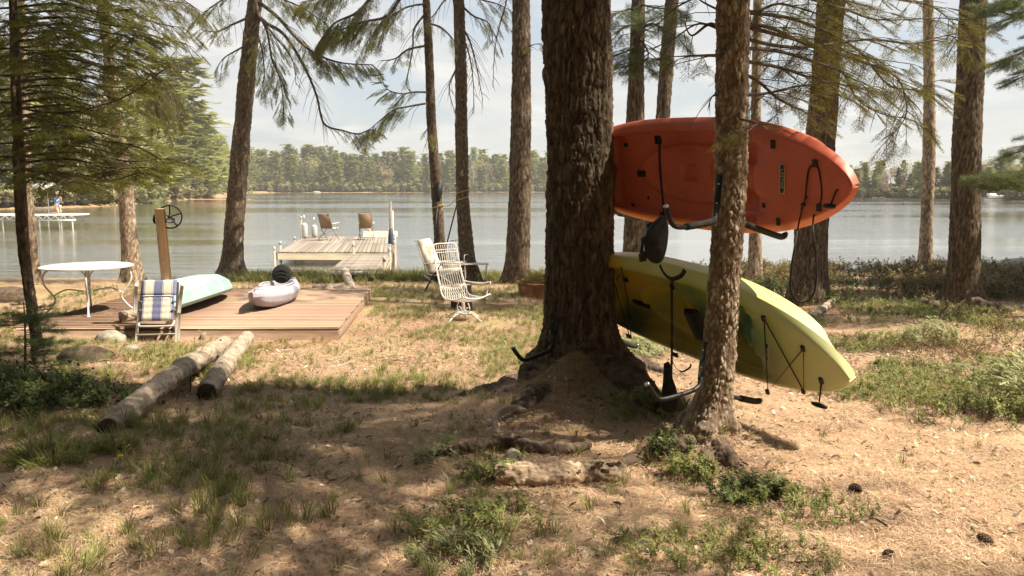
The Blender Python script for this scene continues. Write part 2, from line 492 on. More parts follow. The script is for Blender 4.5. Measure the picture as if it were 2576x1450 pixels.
# ================================================================== trunks
def voro(x, y, z, s=0):
    """distance to the nearest and the second nearest cell point, and the nearest cell's number"""
    x, y, z = np.broadcast_arrays(x, y, z); i, j, k = (np.floor(q).astype(np.int64) for q in (x, y, z))
    d1 = np.full(x.shape, 9.); d2 = np.full(x.shape, 9.); c1 = np.zeros(x.shape)
    for a in (-1, 0, 1):
        for b in (-1, 0, 1):
            for c in (-1, 0, 1):
                I, J, K = i + a, j + b, k + c
                px, py, pz = I + _h(I, J, K, s), J + _h(I, J, K, s + 1), K + _h(I, J, K, s + 2)
                d = np.sqrt((px - x) ** 2 + (py - y) ** 2 + (pz - z) ** 2); n = d < d1
                d2 = np.where(n, d1, np.minimum(d2, d)); c1 = np.where(n, _h(I, J, K, s + 7), c1); d1 = np.where(n, d, d1)
    return d1, d2, c1
def bark_disp(X, Y, Z, kind, amp):
    w = (vn(X * 11, Y * 11, Z * 7, 3) - .5) * .9
    fine = vn(X * 110, Y * 110, Z * 80, 4) - .5
    if kind == 'pine':       # long furrowed plates
        a, b, c = voro(X * 25 + 2 * w, Y * 25 + 2 * w, Z * 5.2 + w, 1)
        d = sst(.01, .20, b - a) * (.55 + .45 * c)
        rg_ = 1 - np.abs(2 * vn(X * 30 + 3 * w, Y * 30 + 3 * w, Z * 2.6, 11) - 1)
        d = d * .6 + .55 * (1 - rg_ ** 2)
        a, b, c2 = voro(X * 46 + w, Y * 46, Z * 17, 5)
        return amp * (d - .55) + amp * .34 * sst(.0, .16, b - a) * c2 + amp * .45 * fine
    if kind == 'flaky':      # lifting scales
        a, b, c = voro(X * 34 + w, Y * 34 + w, Z * 19 + w, 1)
        d = sst(.02, .25, b - a) * c
        a, b, c2 = voro(X * 70, Y * 70, Z * 45, 5)
        return amp * (d - .4) + amp * .5 * sst(.0, .3, b - a) * c2 + amp * .25 * fine
    a = fbm(X * 30, Y * 30, Z * 16, 3, 1)
    return amp * (a - .5) * 2.2 + amp * .8 * (vn(X * 70, Y * 70, Z * 55, 4) > .55)
TREES = {}
def trunk(pts, Y, kind, mat, parent, amp=.012, top=13.0, na=48, dz=.05, flare=.5, lobes=5, fh=.25, vis_top=None, ytop=None, seed=0):
    """pts: (u, v, width) down->up list as seen; continued above the frame to height top"""
    C = []
    for u, v, w in pts:
        p = at(u, v, Y); C.append((p.x, p.y, p.z, w / 2 * Y / F * 1.0))
    C.sort(key=lambda q: q[2])
    x0, y0, z0, r0 = C[0]
    zb = float(terr(x0, y0)) - .25
    C.insert(0, (x0, y0, zb, r0))
    xa, ya, za, ra = C[-1]; xb, yb, zb2, rb = C[-2] if len(C) > 2 else C[0]
    sl = (xa - xb) / max(za - zb2, .3) * .5
    zt = za
    while zt < top:
        zt = min(zt + 1.5, top); f = (zt - za) / max(top - za, .1)
        C.append((xa + sl * (zt - za) * (1 - f * .5), ya, zt, max(ra * (1 - f * .85), .02)))
    C = np.array(C)
    zs = np.concatenate([np.arange(C[0, 2], min(za + .3, top), dz), np.arange(min(za + .3, top), top + .01, .5)])
    cx, cy, rr = (np.interp(zs, C[:, 2], C[:, k]) for k in (0, 1, 3))
    ker = np.hanning(9); ker /= ker.sum()
    if dz < .09:
        cx = np.convolve(np.pad(cx, 4, 'edge'), ker, 'valid'); rr = np.convolve(np.pad(rr, 4, 'edge'), ker, 'valid')
    th = np.linspace(0, 2 * PI, na, endpoint=False)
    T, Z = np.meshgrid(th, zs)
    R = np.repeat(rr[:, None], na, 1)
    g = C[0, 2] + .25
    hh = np.clip(Z - g, -.2, None)
    fl = np.exp(-np.maximum(hh, 0) / fh)
    lob = .5 + .5 * np.cos(T * lobes + seed + 1.3 * np.sin(T * 2 + seed))
    R = R * (1 + flare * fl * (.35 + .9 * lob ** 1.5))
    X = cx[:, None] + R * np.cos(T); Yc = cy[:, None] + R * np.sin(T)
    lump = (fbm(X * 3 + seed, Yc * 3, Z * 1.6, 2, 8) - .5) * .16 * R
    D = bark_disp(X, Yc, Z, kind, amp); plate = np.clip(D / amp + .55, 0, 1); D = D + lump
    X = X + D * np.cos(T); Yc = Yc + D * np.sin(T)
    V = np.stack([X, Yc, Z], -1).reshape(-1, 3)
    m = len(zs); i = np.arange(m - 1)[:, None] * na; k = np.arange(na)[None]; k2 = (k + 1) % na
    Fc = np.stack([i + k, i + k2, i + na + k2, i + na + k], -1).reshape(-1, 4)
    o = mk('trunk', V, Fc, mat, parent)
    at_ = o.data.attributes.new('plate', 'FLOAT', 'POINT'); at_.data.foreach_set('value', plate.ravel().astype(np.float32))
    return o, (zs, cx, cy, rr)
def axis_at(ax, z):
    zs, cx, cy, rr = ax
    return Vector((np.interp(z, zs, cx), np.interp(z, zs, cy), z)), float(np.interp(z, zs, rr))

def tree(key, name, label, pts, Y, kind='spruce', mat='bark_spruce', group=None, cat='tree', **kw):
    b = at(pts[0][0], pts[0][1], Y)
    t = thing(name, (0, 0, 0), label, cat, group)
    o, ax = trunk(pts, Y, kind, MAT[mat], t, **kw)
    TREES[key] = (t, ax)
    return t, ax
def crown(key, z0, z1, l0, l1, nb, src, az=None, sp=.34, dens=5, tw=.8, seed=1, start=.15, name='foliage'):
    """upper crown of a tree, mostly above the frame"""
    t, ax = TREES[key]; rg = random.Random(seed); mb = MB(); fo = Foliage()
    for i in range(nb):
        f = (i + rg.random()) / nb; z = z0 + (z1 - z0) * f
        p, r = axis_at(ax, z)
        a = rg.uniform(*(az or (0, 2 * PI))); l = (l0 + (l1 - l0) * f) * rg.uniform(.7, 1.15)
        d = Vector((math.cos(a), math.sin(a), 0))
        path = [p, p + d * l * .5 + Vector((0, 0, .06 * l)), p + d * l + Vector((0, 0, -.12 * l))]
        bough(path, .012 + .012 * l, mb, fo, start, tw, dens, sp, .3, rg)
    mb.build('limb', MAT['twig'], t)['kind'] = 'stuff'
    return fo.build(name, src, t)
def branch(key, pts, r0, fo, **kw):
    """one limb seen in the photograph: pts of (u, v, Y), first one on the trunk"""
    t, ax = TREES[key]; mb = MB()
    bough([at(*p) for p in pts], r0, mb, fo, **kw)
    return mb.build('branch', MAT['twig'], t, smooth=True)

# ---- big furrowed pine that carries the kayaks
tree('big', 'pine_tree', 'thick furrowed pine trunk left of the kayaks, with flared roots and a rack arm', [(1466, 1020, 250), (1462, 960, 215), (1460, 900, 186), (1458, 850, 174), (1459, 700, 163), (1458, 400, 156), (1455, 250, 156), (1449, 0, 160)],
     7.0, 'pine', 'bark_pine', amp=.030, top=14, na=240, dz=.013, flare=.55, lobes=5, fh=.16, seed=.6)
# ---- slimmer leaning trunk in front
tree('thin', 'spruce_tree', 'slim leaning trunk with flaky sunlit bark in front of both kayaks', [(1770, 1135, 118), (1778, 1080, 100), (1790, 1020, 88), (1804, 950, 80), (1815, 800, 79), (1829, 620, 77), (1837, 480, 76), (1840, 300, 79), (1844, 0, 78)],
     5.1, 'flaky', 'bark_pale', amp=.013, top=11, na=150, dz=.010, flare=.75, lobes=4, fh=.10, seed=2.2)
tree('shore_fork', 'spruce_tree', 'dark slim trunk on the shore with an upright paddle leaning against it', [(1112, 690, 32), (1108, 620, 27), (1103, 560, 26), (1095, 436, 24), (1085, 300, 22), (1080, 150, 20), (1072, 0, 17)], 19.4, amp=.012, na=28, dz=.06, seed=1)
tree('shore_mid', 'spruce_tree', 'brown trunk with bare hanging twigs behind the white garden chairs', [(1186, 705, 56), (1178, 660, 38), (1171, 600, 35), (1163, 500, 31), (1161, 330, 29), (1160, 200, 27), (1154, 0, 26)], 18.6, amp=.014, na=32, dz=.06, seed=2, flare=.4)
tree('shore_pine', 'pine_tree', 'straight pine with a long bark seam on the shore just left of the thick trunk', [(1302, 706, 72), (1302, 660, 60), (1304, 600, 55), (1308, 500, 53), (1311, 300, 47), (1311, 150, 44), (1311, 0, 40)], 18.2, 'pine', 'bark_pine', amp=.03, na=60, dz=.05, seed=3, flare=.35)
tree('shore_left', 'spruce_tree', 'dark leaning trunk on the shore behind the deck, with drooping needled limbs', [(582, 690, 64), (584, 660, 50), (590, 560, 46), (600, 430, 43), (612, 300, 40), (628, 120, 36), (642, 0, 34)], 20.0, amp=.016, na=40, dz=.06, seed=4, flare=.45)
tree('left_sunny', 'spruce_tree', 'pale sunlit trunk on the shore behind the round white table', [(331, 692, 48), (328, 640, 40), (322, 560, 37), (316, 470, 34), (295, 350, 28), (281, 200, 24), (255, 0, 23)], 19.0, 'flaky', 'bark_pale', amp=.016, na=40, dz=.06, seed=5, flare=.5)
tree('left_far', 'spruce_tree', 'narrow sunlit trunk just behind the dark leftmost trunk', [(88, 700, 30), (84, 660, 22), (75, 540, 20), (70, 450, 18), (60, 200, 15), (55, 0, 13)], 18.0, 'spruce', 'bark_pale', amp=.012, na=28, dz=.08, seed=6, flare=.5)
tree('left_dark', 'spruce_tree', 'dark leftmost spruce with dense layered green boughs', [(92, 850, 26), (76, 748, 24), (57, 609, 26), (50, 463, 26), (41, 250, 21), (34, 0, 18)], 9.0, 'spruce', 'bark_spruce', amp=.006, na=36, dz=.04, seed=7, flare=.3, top=7.5)
tree('behind_a', 'pine_tree', 'mossy trunk behind the left half of the red kayak', [(1590, 770, 62), (1593, 640, 54), (1597, 560, 50), (1598, 300, 46), (1601, 180, 38), (1606, 0, 31)], 14.0, 'pine', 'bark_pine', amp=.014, na=44, dz=.05, seed=8)
tree('behind_b', 'spruce_tree', 'dark trunk leaning right, second behind the red kayak', [(1632, 760, 46), (1644, 569, 38), (1667, 296, 34), (1678, 150, 32), (1690, 0, 30)], 15.0, amp=.012, na=36, dz=.05, seed=9)
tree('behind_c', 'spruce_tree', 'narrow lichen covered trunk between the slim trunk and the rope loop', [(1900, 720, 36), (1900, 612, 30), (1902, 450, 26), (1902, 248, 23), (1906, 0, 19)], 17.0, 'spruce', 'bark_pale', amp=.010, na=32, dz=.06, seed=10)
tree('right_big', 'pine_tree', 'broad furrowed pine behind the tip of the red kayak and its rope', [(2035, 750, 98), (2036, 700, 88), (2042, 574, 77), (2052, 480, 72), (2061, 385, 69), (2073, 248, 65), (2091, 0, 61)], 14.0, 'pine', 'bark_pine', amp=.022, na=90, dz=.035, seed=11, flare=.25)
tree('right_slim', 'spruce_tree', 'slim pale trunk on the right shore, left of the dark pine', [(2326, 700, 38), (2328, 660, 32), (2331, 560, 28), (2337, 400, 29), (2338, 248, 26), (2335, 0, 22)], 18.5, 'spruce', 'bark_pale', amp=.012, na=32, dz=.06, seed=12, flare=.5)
tree('right_dark', 'pine_tree', 'dark furrowed pine at the right edge with spreading roots', [(2427, 765, 96), (2425, 722, 78), (2428, 560, 68), (2432, 372, 65), (2440, 200, 60), (2448, 0, 57)], 13.5, 'pine', 'bark_pine', amp=.022, na=84, dz=.035, seed=13, flare=.4)
tree('edge', 'pine_tree', 'pine beyond the right edge whose needled boughs reach into view', [(2760, 800, 60), (2760, 400, 50), (2760, 0, 45)], 12.0, 'pine', 'bark_pine', amp=.014, na=32, dz=.1, seed=14)
# ================================================================== ground and water
def axis_grid(fine0, fine1, st, lo, hi, gr=1.12):
    a = list(np.arange(fine0, fine1 + 1e-6, st)); s = st
    while a[-1] < hi: s *= gr; a.append(min(a[-1] + s, hi))
    s = st
    while a[0] > lo: s *= gr; a.insert(0, max(a[0] - s, lo))
    return np.array(a)
gx = axis_grid(-9, 8, .06, -900, 900, 1.09); gy = axis_grid(1.5, 14, .06, -120, 1100, 1.07)
GX, GY = np.meshgrid(gx, gy)
GZ = terr(GX, GY)
nx, ny = len(gx), len(gy)
i = np.arange(ny - 1)[:, None] * nx; k = np.arange(nx - 1)[None]
FG = np.stack([i + k, i + k + 1, i + nx + k + 1, i + nx + k], -1).reshape(-1, 4)

gm = bpy.data.materials.new('forest_floor'); gm.use_nodes = True
N, L = gm.node_tree.nodes, gm.node_tree.links
b = N['Principled BSDF']; b.inputs['Roughness'].default_value = .95; b.inputs['Specular IOR Level'].default_value = .1
tcg = N.new('ShaderNodeTexCoord')
def gn_(sc, det=8, ro=.62, ds=0.0, st=(1, 1, 1)):
    mp = N.new('ShaderNodeMapping'); mp.inputs['Scale'].default_value = st; L.new(tcg.outputs['Object'], mp.inputs[0])
    n = N.new('ShaderNodeTexNoise'); n.inputs['Scale'].default_value = sc; n.inputs['Detail'].default_value = det
    n.inputs['Roughness'].default_value = ro; n.inputs['Distortion'].default_value = ds; L.new(mp.outputs[0], n.inputs['Vector']); return n.outputs[0]
def gr_(f, st):
    r = N.new('ShaderNodeValToRGB'); e = r.color_ramp.elements
    e[0].position, e[0].color = st[0][0], (*st[0][1], 1); e[1].position, e[1].color = st[-1][0], (*st[-1][1], 1)
    for p, c in st[1:-1]: q = e.new(p); q.color = (*c, 1)
    L.new(f, r.inputs[0]); return r.outputs[0]
def gmix(f, a, b_):
    m = N.new('ShaderNodeMixRGB'); L.new(f, m.inputs[0])
    for i_, q in ((1, a), (2, b_)):
        if isinstance(q, tuple): m.inputs[i_].default_value = (*q, 1)
        else: L.new(q, m.inputs[i_])
    return m.outputs[0]
needles = gr_(gn_(52, 10, .78, .9), [(.36, (.13, .068, .036)), (.48, (.35, .22, .14)), (.62, (.60, .44, .315))])
duff = gr_(gn_(34, 10, .78, .6), [(.36, (.07, .034, .016)), (.5, (.25, .135, .07)), (.66, (.50, .31, .18))])
moss = gr_(gn_(45, 8, .7), [(.3, (.12, .12, .035)), (.52, (.32, .29, .12)), (.7, (.52, .45, .26))])
c1 = gmix(gr_(gn_(1.1, 5, .6), [(.42, (0, 0, 0)), (.60, (1, 1, 1))]), needles, duff)
c2 = gmix(gr_(gn_(.8, 6, .65, 0, (1, 1.6, 1)), [(.45, (0, 0, 0)), (.60, (.75, .75, .75))]), c1, moss)
sy_ = N.new('ShaderNodeSeparateXYZ'); L.new(tcg.outputs['Object'], sy_.inputs[0])
fr_ = N.new('ShaderNodeMapRange'); fr_.inputs[1].default_value = .55; fr_.inputs[2].default_value = .95; L.new(sy_.outputs[2], fr_.inputs[0])
gy_ = N.new('ShaderNodeMath'); gy_.operation = 'GREATER_THAN'; gy_.inputs[1].default_value = 60; L.new(sy_.outputs[1], gy_.inputs[0])
ff_ = N.new('ShaderNodeMath'); ff_.operation = 'MULTIPLY'; L.new(fr_.outputs[0], ff_.inputs[0]); L.new(gy_.outputs[0], ff_.inputs[1])
c2 = gmix(ff_.outputs[0], c2, gr_(gn_(.6, 6, .7), [(.35, (.05, .045, .02)), (.65, (.13, .11, .05))]))   # woodland floor on the far shores
L.new(c2, b.inputs['Base Color'])
bp = N.new('ShaderNodeBump'); bp.inputs['Strength'].default_value = .9; bp.inputs['Distance'].default_value = .02
L.new(gn_(60, 8, .75, .5), bp.inputs['Height']); L.new(bp.outputs[0], b.inputs['Normal'])
ground = mk('ground', np.stack([GX, GY, GZ], -1).reshape(-1, 3), FG, gm)
ground['kind'] = 'structure'

wm = bpy.data.materials.new('lake_water'); wm.use_nodes = True
N, L = wm.node_tree.nodes, wm.node_tree.links
N.remove(N['Principled BSDF'])
b = N.new('ShaderNodeBsdfGlossy'); b.inputs['Color'].default_value = (1, 1, 1, 1); b.inputs['Roughness'].default_value = .07
wd_ = N.new('ShaderNodeBsdfDiffuse'); wd_.inputs['Color'].default_value = (.20, .19, .14, 1)
fr_w = N.new('ShaderNodeFresnel'); fr_w.inputs['IOR'].default_value = 1.50
wmx = N.new('ShaderNodeMixShader'); wfc = N.new('ShaderNodeMapRange'); wfc.inputs[3].default_value = .62; wfc.inputs[4].default_value = .98; L.new(fr_w.outputs[0], wfc.inputs[0]); L.new(wfc.outputs[0], wmx.inputs[0]); L.new(wd_.outputs[0], wmx.inputs[1]); L.new(b.outputs[0], wmx.inputs[2]); L.new(wmx.outputs[0], N['Material Output'].inputs[0])
tcg = N.new('ShaderNodeTexCoord')
rip = gn_(2.6, 5, .6, .4, (.55, 1.6, 1)); rip2 = gn_(.9, 4, .55, .6, (.35, 1.3, 1))
mm = N.new('ShaderNodeMath'); mm.operation = 'MULTIPLY_ADD'; L.new(rip2, mm.inputs[0]); mm.inputs[1].default_value = 1.6; L.new(rip, mm.inputs[2])
calm = gr_(gn_(.035, 4, .6, .3, (.35, 1.8, 1)), [(.44, (.10, .10, .10)), (.58, (1, 1, 1))])
bp = N.new('ShaderNodeBump'); bp.inputs['Distance'].default_value = .06
L.new(calm, bp.inputs['Strength']); L.new(mm.outputs[0], bp.inputs['Height']); L.new(bp.outputs[0], b.inputs['Normal'])
WX = np.array([-900, 900]); 
water = mk('lake', [(-900, 16, 0), (900, 16, 0), (900, 1000, 0), (-900, 1000, 0)], [(0, 1, 2, 3)], wm, smooth=False)
water['kind'] = 'structure'; water['label'] = 'calm pale lake with ripples and reflections of the far trees'

# ================================================================== limbs seen in the photograph
def R_(s): return random.Random(s)
fo = Foliage()
kw = dict(fo=fo, dens=9, tw=.62, sp=.26, twr=.008, droop=.55, rg=R_(1))
branch('shore_left', [(640, -60, 20), (652, 40, 19.6), (715, 88, 19.4), (766, 170, 19.2), (796, 240, 19), (815, 311, 19), (863, 329, 18.9), (900, 337, 18.8), (929, 326, 18.7)], .05, **{**kw, 'start': .72, 'bare': .25, 'tw': .75})
branch('shore_left', [(642, 0, 20), (696, 41, 19.5), (752, 103, 19), (803, 140, 18.8), (863, 159, 18.6), (937, 163, 18.5)], .05, **{**kw, 'start': .3, 'tw': .75, 'dens': 17})
branch('shore_left', [(640, 20, 20), (670, 74, 19.6), (684, 148, 19.4), (706, 207, 19.3), (715, 290, 19.2)], .04, **{**kw, 'start': .2, 'tw': .6, 'dens': 17})
branch('shore_left', [(640, 30, 20), (690, 90, 19.8), (735, 150, 19.7), (745, 215, 19.7)], .03, **{**kw, 'bare': .7})
branch('shore_left', [(636, 40, 20), (590, 60, 20.2), (545, 80, 20.4), (505, 75, 20.6)], .035, **{**kw, 'bare': .3})
branch('shore_left', [(628, 110, 20), (590, 130, 19.8), (560, 150, 19.8), (540, 185, 19.8)], .03, **{**kw, 'bare': .3})
branch('shore_left', [(640, -20, 20), (580, -10, 20.2), (530, 20, 20.4), (500, 50, 20.6)], .03, **{**kw, 'tw': .7})
branch('shore_left', [(642, -30, 20), (690, -10, 19.8), (760, 20, 19.6), (820, 60, 19.4)], .04, **{**kw, 'tw': .75, 'dens': 16})
branch('shore_left', [(630, 70, 20), (655, 110, 19.6), (665, 180, 19.5), (660, 215, 19.5)], .03, **{**kw, 'tw': .6, 'dens': 12})
fo.build('foliage', SP_DARK, TREES['shore_left'][0])
fo = Foliage(); kw['fo'] = fo; kw['rg'] = R_(2)
branch('shore_fork', [(1072, -120, 19.4), (1010, -10, 18.8), (972, 41, 18.6), (917, 55, 18.5), (863, 74, 18.4), (811, 103, 18.3)], .05, **{**kw, 'tw': .8, 'dens': 18, 'start': .2})
branch('shore_fork', [(1072, -150, 19.4), (954, -30, 18.5), (900, 30, 18.4), (840, 60, 18.3), (800, 110, 18.2)], .05, **{**kw, 'tw': .75, 'dens': 16})
branch('shore_fork', [(1072, -180, 19.4), (900, -60, 18.5), (820, -10, 18.4), (760, 5, 18.3)], .05, **{**kw, 'tw': .75, 'dens': 16})
branch('shore_fork', [(1074, 30, 19.4), (1042, 74, 19.2), (1038, 125, 19.1), (1023, 210, 19.1), (1034, 229, 19.1)], .03, **{**kw, 'bare': .8, 'tw': .5})
branch('shore_fork', [(1082, 114, 19.4), (1027, 125, 19.1), (994, 148, 19), (957, 153, 18.9)], .035, **{**kw, 'bare': .3})
branch('shore_fork', [(1088, 233, 19.4), (1045, 232, 19.1), (1010, 236, 19), (975, 225, 18.9), (957, 190, 18.8)], .03, **{**kw, 'tw': .7, 'dens': 13})
branch('shore_fork', [(1088, 258, 19.4), (1030, 268, 19.1), (991, 277, 19), (954, 305, 18.9), (925, 330, 18.8)], .03, **{**kw, 'tw': .7, 'dens': 13})
branch('shore_fork', [(1080, 60, 19.4), (1110, 70, 19.2), (1140, 100, 19.1), (1160, 140, 19)], .03, **{**kw, 'bare': .3})
branch('shore_fork', [(1092, 290, 19.4), (1080, 330, 19.2), (1070, 370, 19.1)], .02, **{**kw, 'tw': .3, 'bare': .4})
branch('shore_fork', [(1076, 10, 19.4), (1020, 20, 19.1), (960, 60, 19), (920, 110, 18.8)], .03, **{**kw, 'tw': .8})
fo.build('foliage', SP_DARK, TREES['shore_fork'][0])
fo = Foliage(); kw['fo'] = fo; kw['rg'] = R_(3)
branch('shore_mid', [(1160, 66, 18.6), (1180, 100, 18.4), (1196, 155, 18.3), (1214, 250, 18.3)], .03, **{**kw, 'bare': .95, 'tw': .7, 'tipsp': False})
branch('shore_mid', [(1161, 90, 18.6), (1178, 130, 18.4), (1190, 200, 18.3), (1192, 290, 18.3)], .025, **{**kw, 'bare': .97, 'tw': .6, 'tipsp': False})
branch('shore_mid', [(1161, 150, 18.6), (1140, 190, 18.4), (1130, 230, 18.3), (1150, 300, 18.3)], .025, **{**kw, 'bare': .95, 'tw': .5, 'tipsp': False})
branch('shore_mid', [(1158, -40, 18.6), (1200, -5, 18.4), (1250, 10, 18.3), (1290, 30, 18.2)], .03, **{**kw, 'bare': .4, 'tw': .8})
branch('shore_mid', [(1157, 10, 18.6), (1190, 40, 18.4), (1230, 60, 18.3), (1240, 110, 18.2)], .03, **{**kw, 'bare': .6, 'tw': .7})
branch('shore_mid', [(1157, -20, 18.6), (1120, 0, 18.4), (1090, 40, 18.3), (1060, 60, 18.2)], .03, **{**kw, 'bare': .3, 'tw': .7})
fo.build('foliage', SP_MID, TREES['shore_mid'][0])
fo = Foliage(); kw['fo'] = fo; kw['rg'] = R_(4)
branch('shore_pine', [(1312, -60, 18.2), (1280, -20, 18), (1270, 20, 17.9), (1247, 110, 17.8), (1240, 220, 17.8)], .028, **{**kw, 'bare': .97, 'tw': .4, 'tipsp': False})
branch('shore_pine', [(1328, 120, 18.2), (1345, 112, 18), (1362, 110, 17.9)], .015, **{**kw, 'tw': .35, 'dens': 14})
branch('shore_pine', [(1322, 430, 18.2), (1340, 427, 18.1)], .02, **{**kw, 'bare': 1, 'tw': .1, 'tipsp': False})
fo.build('foliage', SP_DARK, TREES['shore_pine'][0])
# left sunny tree
fo = Foliage(); kw['fo'] = fo; kw['rg'] = R_(5)
for pts in ([(272, 104, 19), (312, 112, 18.4), (330, 160, 18.2), (355, 205, 18), (385, 260, 17.9), (405, 310, 17.8)],
            [(276, 120, 19), (330, 150, 18.3), (380, 180, 18), (420, 220, 17.9), (445, 290, 17.9)],
            [(282, 180, 19), (335, 190, 18.3), (380, 215, 18.1), (415, 270, 18.0)]):
    branch('left_sunny', pts, .04, **{**kw, 'tw': .9, 'dens': 15, 'start': .45})
for pts in ([(258, 20, 19), (330, 35, 18.4), (400, 60, 18), (460, 70, 17.8)], [(256, 0, 19), (320, -10, 18.4), (400, 0, 18.2), (480, 10, 18)],
            [(262, 50, 19), (330, 75, 18.4), (400, 95, 18.2), (470, 110, 18)], [(255, -30, 19), (350, -30, 18.4), (430, -15, 18.2), (500, 25, 18)]):
    branch('left_sunny', pts, .035, **{**kw, 'tw': 1.0, 'dens': 9, 'bare': .35, 'start': .2, 'sp': .3})
fo.build('foliage', SP_MID, TREES['left_sunny'][0])
# pine behind the red kayak
fo = Foliage(); kw['fo'] = fo; kw['rg'] = R_(6)
for pts in ([(1604, 60, 14), (1570, 70, 13.6), (1545, 95, 13.5)], [(1604, 80, 14), (1640, 60, 13.8), (1680, 80, 13.6), (1700, 95, 13.5)], [(1604, 110, 14), (1575, 130, 13.7), (1540, 140, 13.5)],
            [(1604, 20, 14), (1560, 30, 13.5), (1530, 50, 13.3)], [(1604, 10, 14), (1650, 20, 13.6), (1700, 25, 13.5)], [(1603, 150, 14), (1580, 165, 13.6), (1545, 175, 13.5)], [(1604, 90, 14), (1630, 130, 13.6), (1625, 160, 13.4)]):
    branch('behind_a', pts, .025, **{**kw, 'tw': .55, 'dens': 16, 'sp': .30, 'start': .1, 'droop': .1})
fo.build('foliage', SP_PINE, TREES['behind_a'][0])
# long sunlit limbs of the slim tree, right of it
fo = Foliage(); kw = dict(fo=fo, dens=17, tw=.42, sp=.16, twr=.004, droop=.25, rg=R_(7), start=.15, bare=.22)
LIMBS = [
 [(1844, 66, 5.1), (1923, 66, 5.3), (1985, 91, 5.5), (2035, 116, 5.7), (2106, 137, 5.9), (2172, 145, 6.1), (2296, 162, 6.3)],
 [(1842, 240, 5.1), (1905, 238, 5.3), (1944, 232, 5.4), (2027, 215, 5.6), (2090, 232, 5.8), (2130, 250, 5.9)],
 [(1845, -60, 5.1), (1950, -40, 5.4), (2047, 0, 5.7), (2130, 25, 5.9), (2213, 50, 6.1), (2379, 46, 6.4), (2440, 62, 6.5)],
 [(1843, 120, 5.1), (1960, 130, 5.5), (2060, 160, 5.8), (2122, 186, 6.0), (2155, 248, 6.1), (2213, 285, 6.2), (2280, 298, 6.3)],
 [(1843, 60, 5.1), (2000, 100, 5.6), (2150, 150, 6.0), (2250, 190, 6.2), (2278, 250, 6.3), (2275, 300, 6.3), (2226, 360, 6.3)],
 [(1844, 30, 5.1), (2000, 50, 5.7), (2150, 120, 6.2), (2230, 210, 6.4), (2290, 225, 6.5), (2350, 205, 6.6)],
 [(1842, 180, 5.1), (1900, 200, 5.3), (1960, 250, 5.4), (2010, 275, 5.5), (2060, 300, 5.6)],
 [(1843, 20, 5.1), (1900, 30, 5.3), (1960, 10, 5.5), (2040, 30, 5.7), (2120, 60, 5.9)],
 [(1838, 141, 5.1), (1790, 140, 5.0), (1741, 141, 4.9), (1695, 143, 4.9)],
 [(1840, 100, 5.1), (1790, 60, 5.2), (1740, 90, 5.3), (1720, 50, 5.3)],
 [(1845, -100, 5.1), (2000, -60, 5.6), (2200, -10, 6.2), (2350, 20, 6.5), (2440, 110, 6.6)],
 [(1843, 150, 5.1), (1960, 170, 5.5), (2050, 200, 5.8), (2120, 215, 6.0), (2190, 230, 6.1)],
 [(1843, 90, 5.1), (2000, 120, 5.6), (2180, 100, 6.1), (2300, 110, 6.4), (2390, 90, 6.6), (2420, 130, 6.7)],
]
for j, pts in enumerate(LIMBS):
    branch('thin', pts, .014, **{**kw, 'dens': 13 if j != 9 else 8})
branch('thin', [(1860, 300, 5.05), (1905, 312, 4.75), (1880, 322, 4.7), (1840, 335, 4.7), (1815, 350, 4.7)], .007, **{**kw, 'dens': 24, 'tw': .16, 'bare': 0, 'sp': .11})
for pts in ([(1838, 0, 5.1), (1770, -10, 5.3), (1700, 20, 5.5), (1640, 70, 5.7), (1560, 90, 5.8)], [(1838, 90, 5.1), (1760, 60, 5.3), (1690, 100, 5.5), (1600, 140, 5.7)],
            [(1840, 40, 5.1), (1760, 0, 5.3), (1740, -40, 5.4)], [(1838, 250, 5.1), (1795, 240, 5.1), (1780, 280, 5.1)]):
    branch('thin', pts, .009, **{**kw, 'bare': 1.0, 'tipsp': False, 'dens': 9, 'tw': .35})
fo.build('foliage', SP_GOLD, TREES['thin'][0])
# right edge pine
fo = Foliage(); kw = dict(fo=fo, dens=16, tw=.45, sp=.28, twr=.008, droop=.05, rg=R_(8), start=.1)
for pts in ([(2760, 380, 12), (2640, 425, 11.6), (2540, 440, 11.4), (2475, 442, 11.2)], [(2760, 420, 12), (2640, 450, 11.5), (2550, 462, 11.3), (2500, 455, 11.2)], [(2760, 300, 12), (2640, 350, 11.7), (2560, 385, 11.5)],
            [(2760, -60, 12), (2640, 10, 11.6), (2560, 40, 11.4), (2500, 20, 11.2)], [(2760, 20, 12), (2650, 90, 11.6), (2575, 130, 11.5), (2530, 150, 11.4)], [(2760, 100, 12), (2650, 160, 11.7), (2570, 195, 11.5)],
            [(2760, -90, 12), (2640, -30, 11.6), (2560, 0, 11.4), (2520, 10, 11.4)]):
    branch('edge', pts, .03, **kw)
fo.build('foliage', SP_PINE, TREES['edge'][0])
